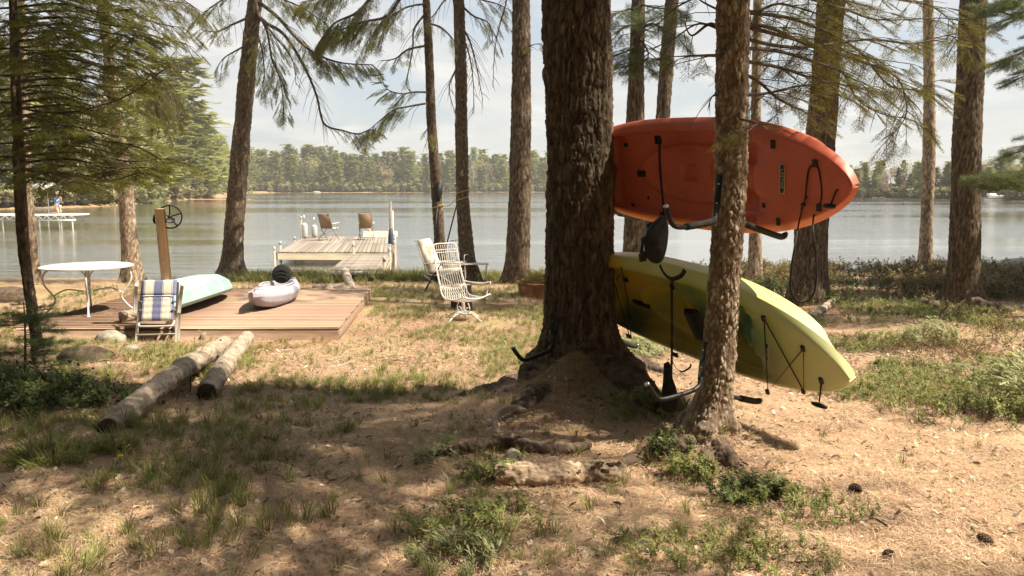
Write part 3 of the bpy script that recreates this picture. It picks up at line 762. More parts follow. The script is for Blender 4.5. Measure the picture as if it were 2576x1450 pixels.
# the dark spruce on the left: many layered boughs
fo = Foliage(); rg = R_(9); t9, ax9 = TREES['left_dark']
kw = dict(fo=fo, dens=7.2, tw=.44, sp=.23, twr=.006, droop=.16, rg=rg, start=.12)
def u9(v): return float(np.interp(v, [0, 250, 463], [34, 41, 50]))
EXT = [(-120, 330), (0, 335), (60, 330), (110, 370), (160, 330), (200, 330), (250, 300), (300, 345), (350, 330), (400, 370), (440, 330), (470, 200)]
for j, v in enumerate(range(-150, 462, 17)):
    e = float(np.interp(v, [p[0] for p in EXT], [p[1] for p in EXT])) * rg.uniform(.75, 1.05)
    y1 = 9 + rg.uniform(-1.5, 1.2)
    branch('left_dark', [(u9(v), v, 9), (u9(v) + e * .4, v - 10, 9 + (y1 - 9) * .4), (u9(v) + e * .75, v + 12, 9 + (y1 - 9) * .75), (u9(v) + e, v + rg.uniform(0, 22), y1)], .016, **kw)
    if j % 2 == 0:
        e2 = rg.uniform(90, 190); y2 = rg.choice((7.3, 10.6)) + rg.uniform(-.3, .3)
        branch('left_dark', [(u9(v), v, 9), (u9(v) + e2 * .5, v + 8, (9 + y2) / 2), (u9(v) + e2, v + 30, y2)], .014, **kw)
        branch('left_dark', [(u9(v), v, 9), (u9(v) - 80, v + 5, 9), (u9(v) - 200, v + 25, 8.8)], .014, **{**kw, 'dens': 9})
branch('left_dark', [(50, 440, 9), (180, 462, 8.6), (290, 452, 8.3), (390, 420, 8.2), (450, 405, 8.1)], .016, **{**kw, 'tw': .35})
branch('left_dark', [(40, 270, 9), (150, 285, 8.6), (300, 250, 8.2), (420, 170, 8.0), (425, 160, 8)], .014, **{**kw, 'tw': .2, 'dens': 7})
fo.build('foliage', SP_DARK, t9)

# ================================================================== crowns above the frame (they shade the yard)
crown('thin', 5.4, 8.0, 3.0, 2.6, 15, SP_MID, az=(-PI * .28, PI * .12), seed=15, sp=.34, dens=4.5, tw=.8)
crown('big', 5.2, 7.0, 3.2, 3.0, 12, SP_PINE, az=(PI * 1.50, PI * 1.93), seed=16, sp=.36, dens=4.5, tw=.9)
crown('big', 5.6, 9.5, 2.8, 2.2, 11, SP_PINE, az=(PI * 1.08, PI * 1.92), seed=21, sp=.40, dens=5, tw=.9)
crown('big', 8.5, 14, 2.2, 1.0, 16, SP_PINE, seed=20, sp=.42, dens=4.5, tw=1.0)
crown('thin', 4.7, 7.5, 3.0, 2.6, 34, SP_MID, az=(PI * 1.08, PI * 1.86), seed=22, sp=.32, dens=3.6, tw=.8)
crown('thin', 7.5, 11.5, 2.6, 1.3, 22, SP_MID, seed=19, sp=.36, dens=4, tw=.8)
for key, sd_, z0, l0, nb in (('shore_fork', 23, 8, 2.2, 14), ('shore_mid', 24, 8.5, 2.0, 12), ('shore_pine', 25, 9, 2.4, 12), ('shore_left', 26, 8, 2.6, 14), ('left_sunny', 27, 8, 2.4, 12), ('left_far', 28, 7.5, 2.0, 10),
                     ('behind_a', 29, 8.2, 2.2, 10), ('behind_b', 30, 9, 1.8, 8), ('behind_c', 31, 8.5, 1.8, 8), ('right_big', 32, 9, 2.8, 14), ('right_slim', 33, 9, 1.6, 8), ('right_dark', 34, 8.5, 2.8, 14), ('edge', 35, 7, 3.0, 14)):
    crown(key, z0, 13, l0, .8, nb, SP_PINE if 'pine' in key or 'big' in key or 'right' in key else SP_DARK, seed=sd_, sp=.5, dens=3, tw=1.0)

# unseen spruce added right of the camera to dapple the foreground
tree('side', 'spruce_tree', 'added spruce beside the camera whose crown dapples the foreground, outside the view', [(9612, 1500, 600), (9612, 0, 600)], 1.3, amp=.01, na=24, dz=.1, seed=15, top=13)
crown('side', 6.2, 12.5, 2.6, 1.2, 26, SP_MID, seed=36, sp=.36, dens=5, tw=.8)
# unseen trees added around the yard to block sky light and darken its shade
def off_tree(x, y, z0, z1, l0, l1, nb, seed, label, src=None, az=None):
    t = thing('spruce_tree', (0, 0, 0), label, 'tree', 'added shade trees around the yard'); g = float(terr(x, y))
    zs = np.array([g - .2, z1]); TREES[label] = (t, (np.array([g, z1]), np.array([x, x]), np.array([y, y]), np.array([.18, .03])))
    MB().tube([(x, y, g - .2), (x, y, g + .4), (x, y, (g + z1) / 2), (x, y, z1)], [.26, .19, .13, .03], 12).build('trunk', MAT['bark_spruce'], t, smooth=True)
    crown(label, z0, z1, l0, l1, nb, src or SP_DARK, seed=seed, sp=.55, dens=4.5, tw=1.1, az=az)
for j, (x, y, z0, lb) in enumerate(((-2.6, -2.6, 6.0, 'nearest spruce behind the camera, left'), (2.6, -3.2, 6.0, 'nearest spruce behind the camera, right'), (-6.0, 1.2, 6.5, 'tall spruce beyond the left edge of the view, near'),
                                    (-8.2, 5.0, 7.0, 'tall spruce beyond the left edge of the view, middle'), (-11.5, 9.5, 8.0, 'tall spruce beyond the left edge of the view, far'), (-.4, -5.0, 6.0, 'second row spruce right behind the camera'))):
    off_tree(x, y, z0, 14, 3.8, 1.6, 40, 200 + j, lb + ', outside it, added for shade')
crown('big', 8.8, 14, 4.4, 3.0, 34, SP_PINE, az=(PI * 1.0, PI * 1.35), seed=18, sp=.55, dens=4.5, tw=1.1)  # unseen upper boughs added to block sky light over the yard
crown('left_dark', 6.4, 7.4, 1.6, 1.0, 8, SP_DARK, seed=17, sp=.4, dens=5, tw=.8)
def woods():  # unseen trees, added to cut sky light and shade the right bank
    rw = R_(90)
    spots = [(rw.uniform(-22, 22), rw.uniform(-24, -5)) for _ in range(46)] + [(-10, 1.5), (-11, 5), (-12.5, 9), (-8.5, -2), (-13, -1), (9.5, -3.5), (14, -2), (19, 11), (16.8, 15.6), (18.6, 18.4), (15.6, 13.0), (21, 16)]
    for j, (x, y) in enumerate(spots):
        kd = rw.choice(('fir', 'pine', 'fir'))
        far_tree(x, y, rw.uniform(11, 15), kd, rw.randrange(4), 'tall ' + LBL[kd] + ' added for shade ' + ('beyond the right edge' if x > 9 and y > 5 else 'beyond the left edge' if x < -8 and y > 0 else 'behind the camera, ' + ('left' if x < -7 else 'right' if x > 7 else 'middle') + (' near' if y > -12 else ' far')) + ', outside the view', 'added shade trees around the yard', FL[kd][0], rw.uniform(1.0, 1.4))
# ================================================================== far shores
def far_mesh(seed, kind):
    rg = np.random.default_rng(seed); V = []; Fc = []
    def clump(p, s, fl=.5, m=3):
        for q in range(m):
            d = rg.normal(size=3) * s; d[2] *= fl; e = rg.normal(size=3) * s; e[2] *= fl
            o = p + rg.normal(size=3) * s * .35
            k = len(V); V.extend([o + d * .8, o + e * .8, o - (d + e) * .5]); Fc.append((k, k + 1, k + 2))
    if kind == 'fir':
        for j in range(420):
            z = .02 + .97 * rg.random() ** 1.1; r = (1.02 - z) ** .75 * .21 * (.75 + .30 * math.sin(z * 46)) * rg.uniform(.35, 1.1); a = rg.uniform(0, 2 * PI)
            clump(np.array((r * math.cos(a), r * math.sin(a), z - r * .2)), .030 + .012 * (1 - z), .45)
    elif kind == 'pine':
        for lay in range(17):
            z = .12 + .86 * lay / 17; a0 = rg.uniform(0, 2 * PI)
            for bnch in range(5):
                a = a0 + bnch * PI / 2.5 + rg.uniform(-.5, .5); l = .22 * (1.12 - z) ** .55 * rg.uniform(.5, 1.2)
                for q in range(7):
                    f = .2 + .8 * rg.random()
                    clump(np.array((l * f * math.cos(a), l * f * math.sin(a), z + .05 * f + rg.normal() * .008)), .030, .35)
    else:
        cs = [np.array((rg.normal() * .10, rg.normal() * .10, rg.uniform(.22, .88))) for _ in range(13)]
        for c in cs:
            for j in range(40):
                clump(c + rg.normal(size=3) * np.array((.06, .06, .065)), .014, .8)
    return V, Fc
FAR = {}
FM = {'fir': [pmat('far_fir_needles', (.10, .13, .04), (.20, .225, .075), 3, rough=.7, transl=.35, rnd=.3), pmat('far_fir_needles_light', (.16, .175, .07), (.27, .27, .12), 3, rough=.7, transl=.35, rnd=.25)],
      'pine': [pmat('far_pine_needles', (.20, .225, .07), (.38, .38, .13), 3, rough=.7, transl=.4, rnd=.25)],
      'bare': [pmat('spring_twigs', (.28, .22, .15), (.46, .37, .27), 3, rough=.9, transl=.2, rnd=.2), pmat('spring_leaves', (.27, .26, .12), (.45, .41, .20), 3, rough=.9, transl=.3, rnd=.2)]}
BK = pmat('far_trunk', (.12, .09, .065), (.24, .18, .13), 8, rough=.9); BW = pmat('birch_trunk', (.45, .42, .37), (.68, .65, .58), 8, rough=.8)
for kd, n in (('fir', 4), ('pine', 4), ('bare', 4)):
    for s in range(n):
        V, Fc = far_mesh(50 + s * 7 + len(kd), kd)
        c = mk('crown', V, np.array(Fc), FM[kd][s % len(FM[kd])]); COL.objects.unlink(c)
        mb = MB(); h = {'fir': .9, 'pine': .96, 'bare': .75}[kd]
        mb.tube([(0, 0, -.02), (.004, 0, h * .5), (0, .003, h)], [.011, .008, .002], 5)
        if kd == 'bare':
            for q in range(7):
                a = q * 2.4; z = .3 + .06 * q
                mb.tube([(0, 0, z), (.08 * math.cos(a), .08 * math.sin(a), z + .12), (.11 * math.cos(a), .11 * math.sin(a), z + .22)], [.005, .003, .001], 3)
        tk = mb.build('trunk', BW if kd == 'bare' and s % 2 else BK); COL.objects.unlink(tk)
        FAR[(kd, s)] = (c, tk)
def far_tree(x, y, h, kd, s, label, group, name, wid=1.0):
    z = max(float(terr(x, y)), 0.0) - .1
    t = thing(name, (x, y, z), label, 'tree', group, rf.uniform(0, 6.3)); t.scale = (h * wid, h * wid, h)
    for p in FAR[(kd, s)]:
        c = p.copy(); COL.objects.link(c); c.parent = t
    return t
FL = {'fir': ('fir_tree', 'dark green cone shaped fir in the forest along the far shore'), 'pine': ('pine_tree', 'pale green ragged pine in the forest along the far shore'), 'bare': ('spring_tree', 'bare brownish spring tree in the forest along the far shore')}
rf = R_(40); cnt = 0
def shore_y(u): return float(np.interp((u - UC) / F, _fs, _fy))
def where(u):
    for lim, tx in ((60, 'left of the leftmost dark trunk'), (180, 'behind the patio umbrella'), (300, 'left of the sunlit trunk'), (420, 'right of the sunlit trunk'), (500, 'behind the wheel on the post'), (590, 'left of the leaning trunk'),
                    (700, 'just right of the leaning trunk'), (790, 'above the dock\'s left corner'), (880, 'above the left dock chair'), (990, 'above the right dock chair'), (1085, 'left of the paddle trunk'), (1160, 'between the two twine tied trunks'),
                    (1275, 'left of the seamed pine'), (1400, 'right of the seamed pine'), (2160, 'behind the red kayak tip'), (2220, 'just right of the red kayak tip'), (2310, 'around the small cabin'),
                    (2400, 'left of the dark right trunk'), (2480, 'behind the pontoon boat'), (9999, 'at the right frame edge')):
        if u < lim: return tx
LBL = {'fir': 'cone fir', 'pine': 'ragged pine', 'bare': 'spring tree'}
def row(u0, u1, step, back, hh, mix, rowname, group, cap=999):
    u = u0
    while u < u1:
        uu = u + rf.uniform(-.4, .4) * step
        y = shore_y(uu) + back + rf.uniform(-2, 2) * (1 + back * .06); x = (uu - UC) / F * y
        kd = rf.choices(('fir', 'pine', 'bare'), mix)[0]; s = rf.randrange(4); k_ = rf.uniform(.76, 1.12)
        n, _ = FL[kd]; sz = 'tall' if k_ > 1.0 else ('low' if k_ < .87 else 'middling')
        far_tree(x, y, hh * k_ * (.9 if kd != 'pine' else 1.05), kd, s, sz + ' ' + LBL[kd] + ' ' + rowname + ', ' + where(uu), group + ' ' + n.replace('_', ' ') + 's', n, rf.uniform(1.0, 1.45))
        u += step * rf.uniform(.8, 1.2)
G1 = 'trees along the far shore'
row(560, 1385, 13, 7, 16.0, (4, 4, 2), 'in front row', 'far shore')
row(560, 1385, 10, 24, 18.5, (2, 6, 1), 'in back row', 'far shore')
row(560, 1385, 21, 3, 6.5, (3, 1, 4), 'by the water', 'far shore')
row(2090, 2600, 17, 4, 6.6, (3, 2, 5), 'in front row', 'right shore')
row(2090, 2600, 16, 9, 7.8, (2, 3, 4), 'in back row', 'right shore')
row(2090, 2600, 24, 2, 2.8, (4, 0, 3), 'by the water', 'right shore')
row(-60, 430, 30, 7, 14, (2, 3, 5), 'in front row', 'left point')
row(-60, 560, 30, 18, 20, (2, 4, 3), 'in back row', 'left point')
row(300, 572, 22, 3, 6, (3, 1, 5), 'by the water', 'left point')
row(460, 600, 18, 14, 11, (2, 2, 3), 'behind the point', 'left point')
# undergrowth that reads as one mass under those trees
def brush(name, u0, u1, n, b0, b1, s0, s1, seed, src, label):
    rg = np.random.default_rng(seed); uu = rg.uniform(u0, u1, n); ys = np.interp((uu - UC) / F, _fs, _fy); y = ys + rg.uniform(b0, b1, n) * 1.0; x = (uu - UC) / F * y
    z = np.maximum(terr(x, y), 0.05); P = np.stack([x, y, z], -1)
    place(name, src, P, rg, s0, s1, .3, label=label)
y = shore_y(478) + 9; tl = far_tree((478 - UC) / F * y, y, 29, 'pine', 0, 'tallest pale pine on the left point, its top above the others', None, 'pine_tree', 1.5)
y = shore_y(515) + 9; tl = far_tree((515 - UC) / F * y, y, 20, 'pine', 1, 'broad light green pine on the point right of the tallest pine', None, 'pine_tree', 1.7)
y = shore_y(430) + 7; tl = far_tree((430 - UC) / F * y, y, 21, 'pine', 2, 'bushy light pine on the point left of the tallest pine', None, 'pine_tree', 1.7)

woods()
# ================================================================== litter, grass and low plants
def inst_src(name, gen, mats, smooth=False):
    V, Fc, mi = gen(); return source(name, V, Fc, mats, mi, smooth)
def g_litter():
    rg = np.random.default_rng(3); V = []; Fc = []; mi = []
    for j in range(58):
        r = .5 * rg.random() ** .6; a = rg.uniform(0, 2 * PI); p = np.array((r * math.cos(a), r * math.sin(a), rg.uniform(.0, .06)))
        b = rg.uniform(0, 2 * PI); l = rg.uniform(.13, .30); d = np.array((math.cos(b), math.sin(b), rg.normal() * .12)) * l; s = np.array((-math.sin(b), math.cos(b), 0)) * .0036
        m = p + d * .5 + s * rg.normal() * 3 + (0, 0, .012)
        k = len(V); V += [p - s, p + s, m + s, m - s, p + d]; Fc += [(k, k + 1, k + 2), (k, k + 2, k + 3), (k + 3, k + 2, k + 4)]; mi += [int(rg.random() < .22)] * 3
    return V, np.array(Fc), mi
M_N1 = pmat('fallen_needles', (.34, .185, .10), (.60, .40, .255), 4, rough=.8, rnd=.25); M_N2 = pmat('fallen_needles_pale', (.50, .38, .25), (.70, .56, .40), 4, rough=.8, rnd=.2)
S_LIT = inst_src('needle_litter', g_litter, [M_N1, M_N2])
def g_grass():
    rg = np.random.default_rng(5); V = []; Fc = []; mi = []
    for j in range(26):
        a = rg.uniform(0, 2 * PI); r = rg.uniform(0, .22); p = np.array((r * math.cos(a), r * math.sin(a), 0)); ln = rg.uniform(.5, 1.15)
        b = a + rg.normal() * .8; o = np.array((math.cos(b), math.sin(b), 0)); s = np.array((-math.sin(b), math.cos(b), 0)) * .014
        q1 = p + o * ln * .12 + (0, 0, ln * .45); q2 = p + o * ln * .34 + (0, 0, ln * .78); q3 = p + o * ln * .62 + (0, 0, ln * .88)
        k = len(V); V += [p - s, p + s, q1 - s, q1 + s, q2 - s * .7, q2 + s * .7, q3]
        Fc += [(k, k + 1, k + 3), (k, k + 3, k + 2), (k + 2, k + 3, k + 5), (k + 2, k + 5, k + 4), (k + 4, k + 5, k + 6)]; mi += [int(rg.random() < .2)] * 5
    return V, np.array(Fc), mi
M_G = pmat('grass_blades', (.15, .19, .035), (.32, .34, .09), 2, rough=.6, transl=.35, rnd=.3); M_GD = pmat('dry_grass', (.34, .27, .14), (.5, .42, .25), 2, rough=.7, transl=.3)
S_GR = inst_src('grass_tuft', g_grass, [M_G, M_GD])
def g_sprig(seed, n=15, lw=.085, ll=.20, up=1.0):
    def f():
        rg = np.random.default_rng(seed); V = []; Fc = []; mi = []
        stems = [(np.zeros(3), np.array((rg.normal() * .1, rg.normal() * .1, 1.0)))]
        for q in range(4):
            t = .3 + .15 * q; a = rg.uniform(0, 6.3); stems.append((stems[0][1] * t, stems[0][1] * t + np.array((math.cos(a) * .3, math.sin(a) * .3, .34))))
        for p, q in stems:
            d = q - p; s = np.array((.009, 0, 0)); s2 = np.array((0, .009, 0)); k = len(V)
            V += [p - s, p + s, q, p - s2, p + s2, q]; Fc += [(k, k + 1, k + 2), (k + 3, k + 4, k + 5)]; mi += [1, 1]
            for j in range(n if len(V) < 10 else 8):
                t = rg.uniform(.3, 1.0) if len(V) < 90 else rg.uniform(.15, 1.0); o = p + d * t
                a = rg.uniform(0, 2 * PI); e = rg.uniform(-.1, .75); dr = np.array((math.cos(a) * math.cos(e), math.sin(a) * math.cos(e), math.sin(e)))
                w = np.cross(dr, rg.normal(size=3) * .3 + np.array((0, 0, 1.0))); w /= np.linalg.norm(w); l = ll * rg.uniform(.6, 1.2); w = w * lw * l / ll * .5
                nrm = np.cross(dr, w); nrm /= np.linalg.norm(nrm)
                k = len(V); V += [o, o + dr * l * .5 - w + nrm * l * .06, o + dr * l * .5 + w + nrm * l * .06, o + dr * l]
                Fc += [(k, k + 1, k + 3), (k, k + 3, k + 2)]; mi += [0, 0]
        return V, np.array(Fc), mi
    return f
M_LB = pmat('berry_leaves', (.17, .20, .055), (.36, .35, .12), 2, rough=.5, transl=.35, rnd=.35); M_LD = pmat('dark_leaves', (.055, .08, .02), (.15, .17, .045), 2, rough=.5, transl=.3, rnd=.3)
M_LP = pmat('pale_leaves', (.28, .30, .13), (.48, .47, .26), 2, rough=.5, transl=.35, rnd=.2); M_RS = pmat('reddish_leaves', (.13, .10, .035), (.26, .19, .08), 2, rough=.6, transl=.3, rnd=.35)
S_BB = inst_src('berry_sprig', g_sprig(1), [M_LB, MAT['twig']]); S_DK = inst_src('dark_sprig', g_sprig(2), [M_LD, MAT['twig']])
S_PL = inst_src('pale_sprig', g_sprig(3, 14, .06, .30), [M_LP, MAT['twig']]); S_RS = inst_src('reddish_sprig', g_sprig(4, 12, .07, .15), [M_RS, MAT['twig']])
S_FB = inst_src('brush_sprig', g_sprig(6, 26, .22, .30), [pmat('brush_leaves', (.16, .15, .07), (.34, .29, .16), 2, rough=.8, transl=.3, rnd=.5), MAT['twig']])
def g_leaf():
    rg = np.random.default_rng(8); V = []; Fc = []
    P = [(0, 0, 0), (.25, .22, .05), (.6, .26, .12), (1, 0, .05), (.6, -.26, .10), (.25, -.2, .06), (.5, 0, -.02)]
    return P, np.array([(0, 1, 6), (1, 2, 6), (2, 3, 6), (3, 4, 6), (4, 5, 6), (5, 0, 6)]), [0] * 6
S_LF = inst_src('fallen_leaf', g_leaf, [pmat('dead_leaf', (.40, .30, .21), (.72, .62, .50), 1, rough=.7, rnd=.5)])
S_CH = inst_src('bark_chip', lambda: ([(0, 0, 0), (1, .1, .02), (.9, .35, .08), (.1, .28, .05), (.5, .2, .18)], np.array([(0, 1, 4), (1, 2, 4), (2, 3, 4), (3, 0, 4)]), [0] * 4), [pmat('bark_chips', (.06, .035, .022), (.26, .17, .11), 1, rough=.9, rnd=.5)])

DECK = (-7.0, -2.40, 10.85, 15.3)
def field(n, x0, x1, y0, y1, dens=None, seed=0, cone=True, dz=0.0, deck=True):
    rg = np.random.default_rng(seed); x = rg.uniform(x0, x1, n); y = rg.uniform(y0, y1, n)
    k = np.ones(n, bool)
    if cone: k &= np.abs(x) < .68 * y + .7
    if deck: k &= ~((x > DECK[0]) & (x < DECK[1]) & (y > DECK[2]) & (y < DECK[3]))
    x, y = x[k], y[k]
    if dens is not None:
        q = dens(x, y); kk = rg.random(len(x)) < q; x, y = x[kk], y[kk]
    z = terr(x, y) + dz; kk = z > .03
    return np.stack([x[kk], y[kk], z[kk]], -1), rg
def place(name, src, P, rg, s0, s1, tilt=.12, kind='stuff', label=None, parent=None):
    n = len(P); R = np.stack([rg.normal(0, tilt, n), rg.normal(0, tilt, n), rg.uniform(0, 2 * PI, n)], -1)
    o = scatter(name, P, R, rg.uniform(s0, s1, n), src, parent)
    if label: o['label'] = label
    return o
P, rg = field(34000, -6.5, 6.5, 2.2, 9, None, 31, dz=.002); place('needle_litter', S_LIT, P, rg, .15, .30, .06, label='rust brown carpet of fallen pine needles')
P, rg = field(16000, -13, 13, 9, 20.5, lambda x, y: .25 + .5 * (fbm(x * .7, y * .7, 0, 2, 70) > .45), 32, dz=.002); place('needle_litter', S_LIT, P, rg, .35, .6, .06)
def gd(x, y):
    q = sst(.50, .66, fbm(x * 1.1, y * .9, 0, 3, 44))
    mid = sst(6.8, 8.2, y) * (1 - sst(16, 18.5, y)) * (x < 1.5) * .55
    left = (x < -1.2) * (1 - sst(7.5, 9, y)) * .40
    return np.clip((.06 + q) * (mid + left + .10), 0, 1) * (x < 1.0) + .03 * (x < 1.0) + .004
P, rg = field(60000, -9, 5, 2.4, 19.5, gd, 33); place('grass', S_GR, P, rg, .05, .135, .2, label='thin fresh grass tufts over the needle bed')
P, rg = field(4000, -5.5, 1, 3.0, 8.5, lambda x, y: .5 * (fbm(x * 1.6, y * 1.6, 0, 2, 46) > .58) * (x < 0) + .004, 34); place('grass', S_GR, P, rg, .08, .16, .2)
P, rg = field(5000, -7, 4, 18.5, 21.2, lambda x, y: .5 + 0 * x, 35); place('shore_grass', S_GR, P, rg, .12, .34, .2, label='ragged grass fringe along the water')
P, rg = field(9500, -6, 6.5, 2.3, 10, None, 36, dz=.012); place('fallen_leaves', S_LF, P, rg, .018, .055, .4, label='small dry leaves scattered on the ground')
P, rg = field(5200, -6, 4.5, 2.3, 9, lambda x, y: .25 + .75 * (fbm(x * 1.4, y * 1.4, 0, 2, 91) > .5) * (x < 1.4), 38, dz=.0); place('seedlings', S_BB, P, rg, .02, .055, .3, label='tiny green seedlings dotted over the needle bed')
P, rg = field(9000, -6, 6.5, 2.3, 11, None, 37, dz=.010); place('bark_chips', S_CH, P, rg, .02, .07, .3, label='dark bark chips scattered on the ground')
def g_twig():
    m = MB(); m.tube([(0, 0, .02), (.35, .05, .06), (.7, -.02, .03), (1, .03, .02)], [.02, .018, .012, .006], 4); m.tube([(.35, .05, .06), (.5, .22, .09), (.62, .30, .04)], [.010, .008, .003], 3); m.tube([(.7, -.02, .03), (.82, -.14, .05)], [.008, .003], 3)
    return np.concatenate(m.V), m.F, [0] * len(m.F)
S_TW = inst_src('fallen_twig', g_twig, [pmat('grey_twig', (.10, .07, .05), (.36, .28, .21), 2, rough=.9, rnd=.4)])
P, rg = field(520, -6, 6, 2.3, 10, None, 39, dz=.004); place('fallen_twigs', S_TW, P, rg, .07, .30, .05, label='thin dead twigs scattered over the ground')
rg = np.random.default_rng(40); n = 260; P = np.stack([rg.uniform(-6.8, -2.6, n), rg.uniform(11, 15.2, n) ** 1.0, np.full(n, .521)], -1); P = P[rg.random(n) < .25 + .75 * (fbm(P[:, 0] * 1.5, P[:, 1] * 1.5, 0, 2, 92) > .55)]; P = P[P[:, 0] < -2.5 - .07 * (P[:, 1] - 10.9)]
place('deck_litter', S_LIT, P, rg, .10, .26, .01, label='drifted pine needles on the deck boards')
def near(cx, cy, r):
    return lambda x, y: np.exp(-(((x - cx) ** 2 + (y - cy) ** 2) / r ** 2)) * (.4 + .9 * (fbm(x * 3, y * 3, 0, 2, 77) > .42))
# low berry plants: right bank
def bank(x, y):
    e = x - (2.55 + .18 * (7.6 - y)) ; n_ = fbm(x * 1.2, y * 1.2, 0, 3, 60)
    return sst(.0, .7, e - 1.3 * sst(7.5, 5.5, y) + (n_ - .5) * 1.2) * sst(5.2, 6.6, y) * (1 - sst(12.5, 14.5, y)) * sst(.42, .60, n_)
P, rg = field(26000, 1.8, 10, 5.0, 15, bank, 41); place('berry_plants', S_BB, P, rg, .06, .14, .3, label='low light green berry plants covering the right bank')
P, rg = field(3500, 2.6, 11, 7.5, 15, lambda x, y: .6 * sst(.45, .6, fbm(x, y, 0, 2, 61)), 42); place('brown_plants', S_RS, P, rg, .12, .26, .3, label='brownish knee high plants on the right bank')
P, rg = field(7500, 4.2, 14.5, 14.0, 20.4, lambda x, y: sst(.40, .58, fbm(x * .9, y * .9, 0, 2, 62)), 43); place('shore_scrub', S_RS, P, rg, .10, .44, .3, label='dark brownish scrub along the right shore')
P, rg = field(2600, 4.2, 14.5, 13.0, 20.0, lambda x, y: sst(.50, .62, fbm(x * .9, y * .9, 0, 2, 63)), 44); place('shore_scrub', S_DK, P, rg, .12, .38, .3)
def shrub(name, u, v, rx, ry, n, src, s0, s1, label, hz=.0, cat='plant', group=None, seed=0):
    p = gnd(u, v); t = thing(name, p, label, cat, group)
    rg = np.random.default_rng(seed + int(u)); r = np.sqrt(rg.random(n)); a = rg.uniform(0, 2 * PI, n)
    x = r * np.cos(a) * rx; y = r * np.sin(a) * ry
    z = terr(x + p.x, y + p.y) - p.z
    S = rg.uniform(s0, s1, n) * (1.15 - .5 * r)
    if hz: z = z + rg.uniform(0, 1, n) * hz * (1 - r * .7)
    R = np.stack([-np.sin(a) * -r * -.5 + rg.normal(0, .2, n), np.cos(a) * r * .5 + rg.normal(0, .2, n), rg.uniform(0, .1, n)], -1)
    scatter('foliage', np.stack([x, y, z], -1), R, S, src, t)
    mb = MB()
    for j in range(min(10, max(4, n // 12))):
        q = rg.integers(n); e = (x[q], y[q], z[q] + S[q] * .5)
        mb.tube([(x[q] * .5, y[q] * .5, float(terr(x[q] * .5 + p.x, y[q] * .5 + p.y)) - p.z - .03), (x[q] * .75, y[q] * .75, e[2] * .5), e], [.006, .004, .002], 5)
    mb.build('stem', MAT['twig'], t)
    return t
shrub('berry_bush', 1180, 1345, .36, .30, 90, S_BB, .07, .17, 'green berry bush in the bottom centre beneath the fallen log', seed=1)
shrub('berry_bush', 1240, 1215, .16, .14, 34, S_BB, .10, .19, 'small upright green seedling left of the peeling log', seed=2)
shrub('berry_bush', 1990, 1290, .42, .26, 120, S_BB, .06, .13, 'sunlit green patch beside the pine cone right of the slim trunk', seed=3)
shrub('berry_bush', 1800, 1410, .52, .28, 170, S_BB, .06, .13, 'wide low berry patch at the bottom edge, right of centre', seed=4)
shrub('berry_bush', 1730, 1215, .14, .12, 44, S_BB, .10, .19, 'pale sprigs at the foot of the slim leaning trunk', seed=5)
shrub('berry_bush', 1680, 1150, .12, .10, 26, S_DK, .12, .20, 'dark sprigs between the two kayak trees', seed=6)
shrub('berry_bush', 1880, 1260, .22, .14, 80, S_DK, .10, .18, 'shaded dark green plants at the right root of the slim trunk', seed=7)
shrub('berry_bush', 1600, 890, .35, .5, 90, S_PL, .12, .26, 'sunlit plants seen below the green kayak beside the thick trunk', seed=8)
shrub('berry_bush', 1640, 1040, .4, .35, 110, S_BB, .10, .2, 'green plants on the bank below the hanging black seat', seed=9)
shrub('laurel_bush', 2545, 1050, .45, .5, 80, S_PL, .14, .42, 'tall pale leaved bush at the right edge of the frame', hz=.45, seed=10)
shrub('laurel_bush', 2400, 1060, .6, .4, 80, S_BB, .08, .24, 'green feathery bush left of the pale bush', hz=.15, seed=11)
shrub('laurel_bush', 2330, 870, .3, .25, 60, S_PL, .14, .28, 'pale sprawling shrub in front of the dark right pine', hz=.15, seed=12)
shrub('shrub', 150, 1040, .55, .45, 190, S_DK, .08, .30, 'dark green shrub in the shade at the left edge', hz=.25, seed=13)
shrub('shrub', 20, 1030, .55, .5, 170, S_DK, .14, .30, 'dark shrub cut by the left frame edge behind the sapling', hz=.3, seed=14)
shrub('shrub', 1095, 1165, .12, .1, 20, S_PL, .10, .2, 'few pale fern stems left of the dark root', seed=15)
shrub('shrub', 1150, 1420, .2, .15, 40, S_PL, .09, .17, 'pale leafed shoots at the bottom edge left of centre', seed=16)
shrub('shrub', 40, 700, .8, .5, 120, S_BB, .2, .4, 'yellow green groundcover at the left shore by the dark trunk', seed=17)
brush('undergrowth', 555, 1700, 2600, 2.0, 16, 1.6, 4.2, 81, S_FB, 'pale brush under the trees of the far shore')
brush('undergrowth', 2050, 2650, 1500, 1.0, 9, .8, 2.2, 82, S_FB, 'pale brush under the trees of the right shore')
brush('undergrowth', -80, 570, 1800, 1.5, 16, .7, 2.4, 83, S_FB, 'brown and green brush on the wooded point at left')
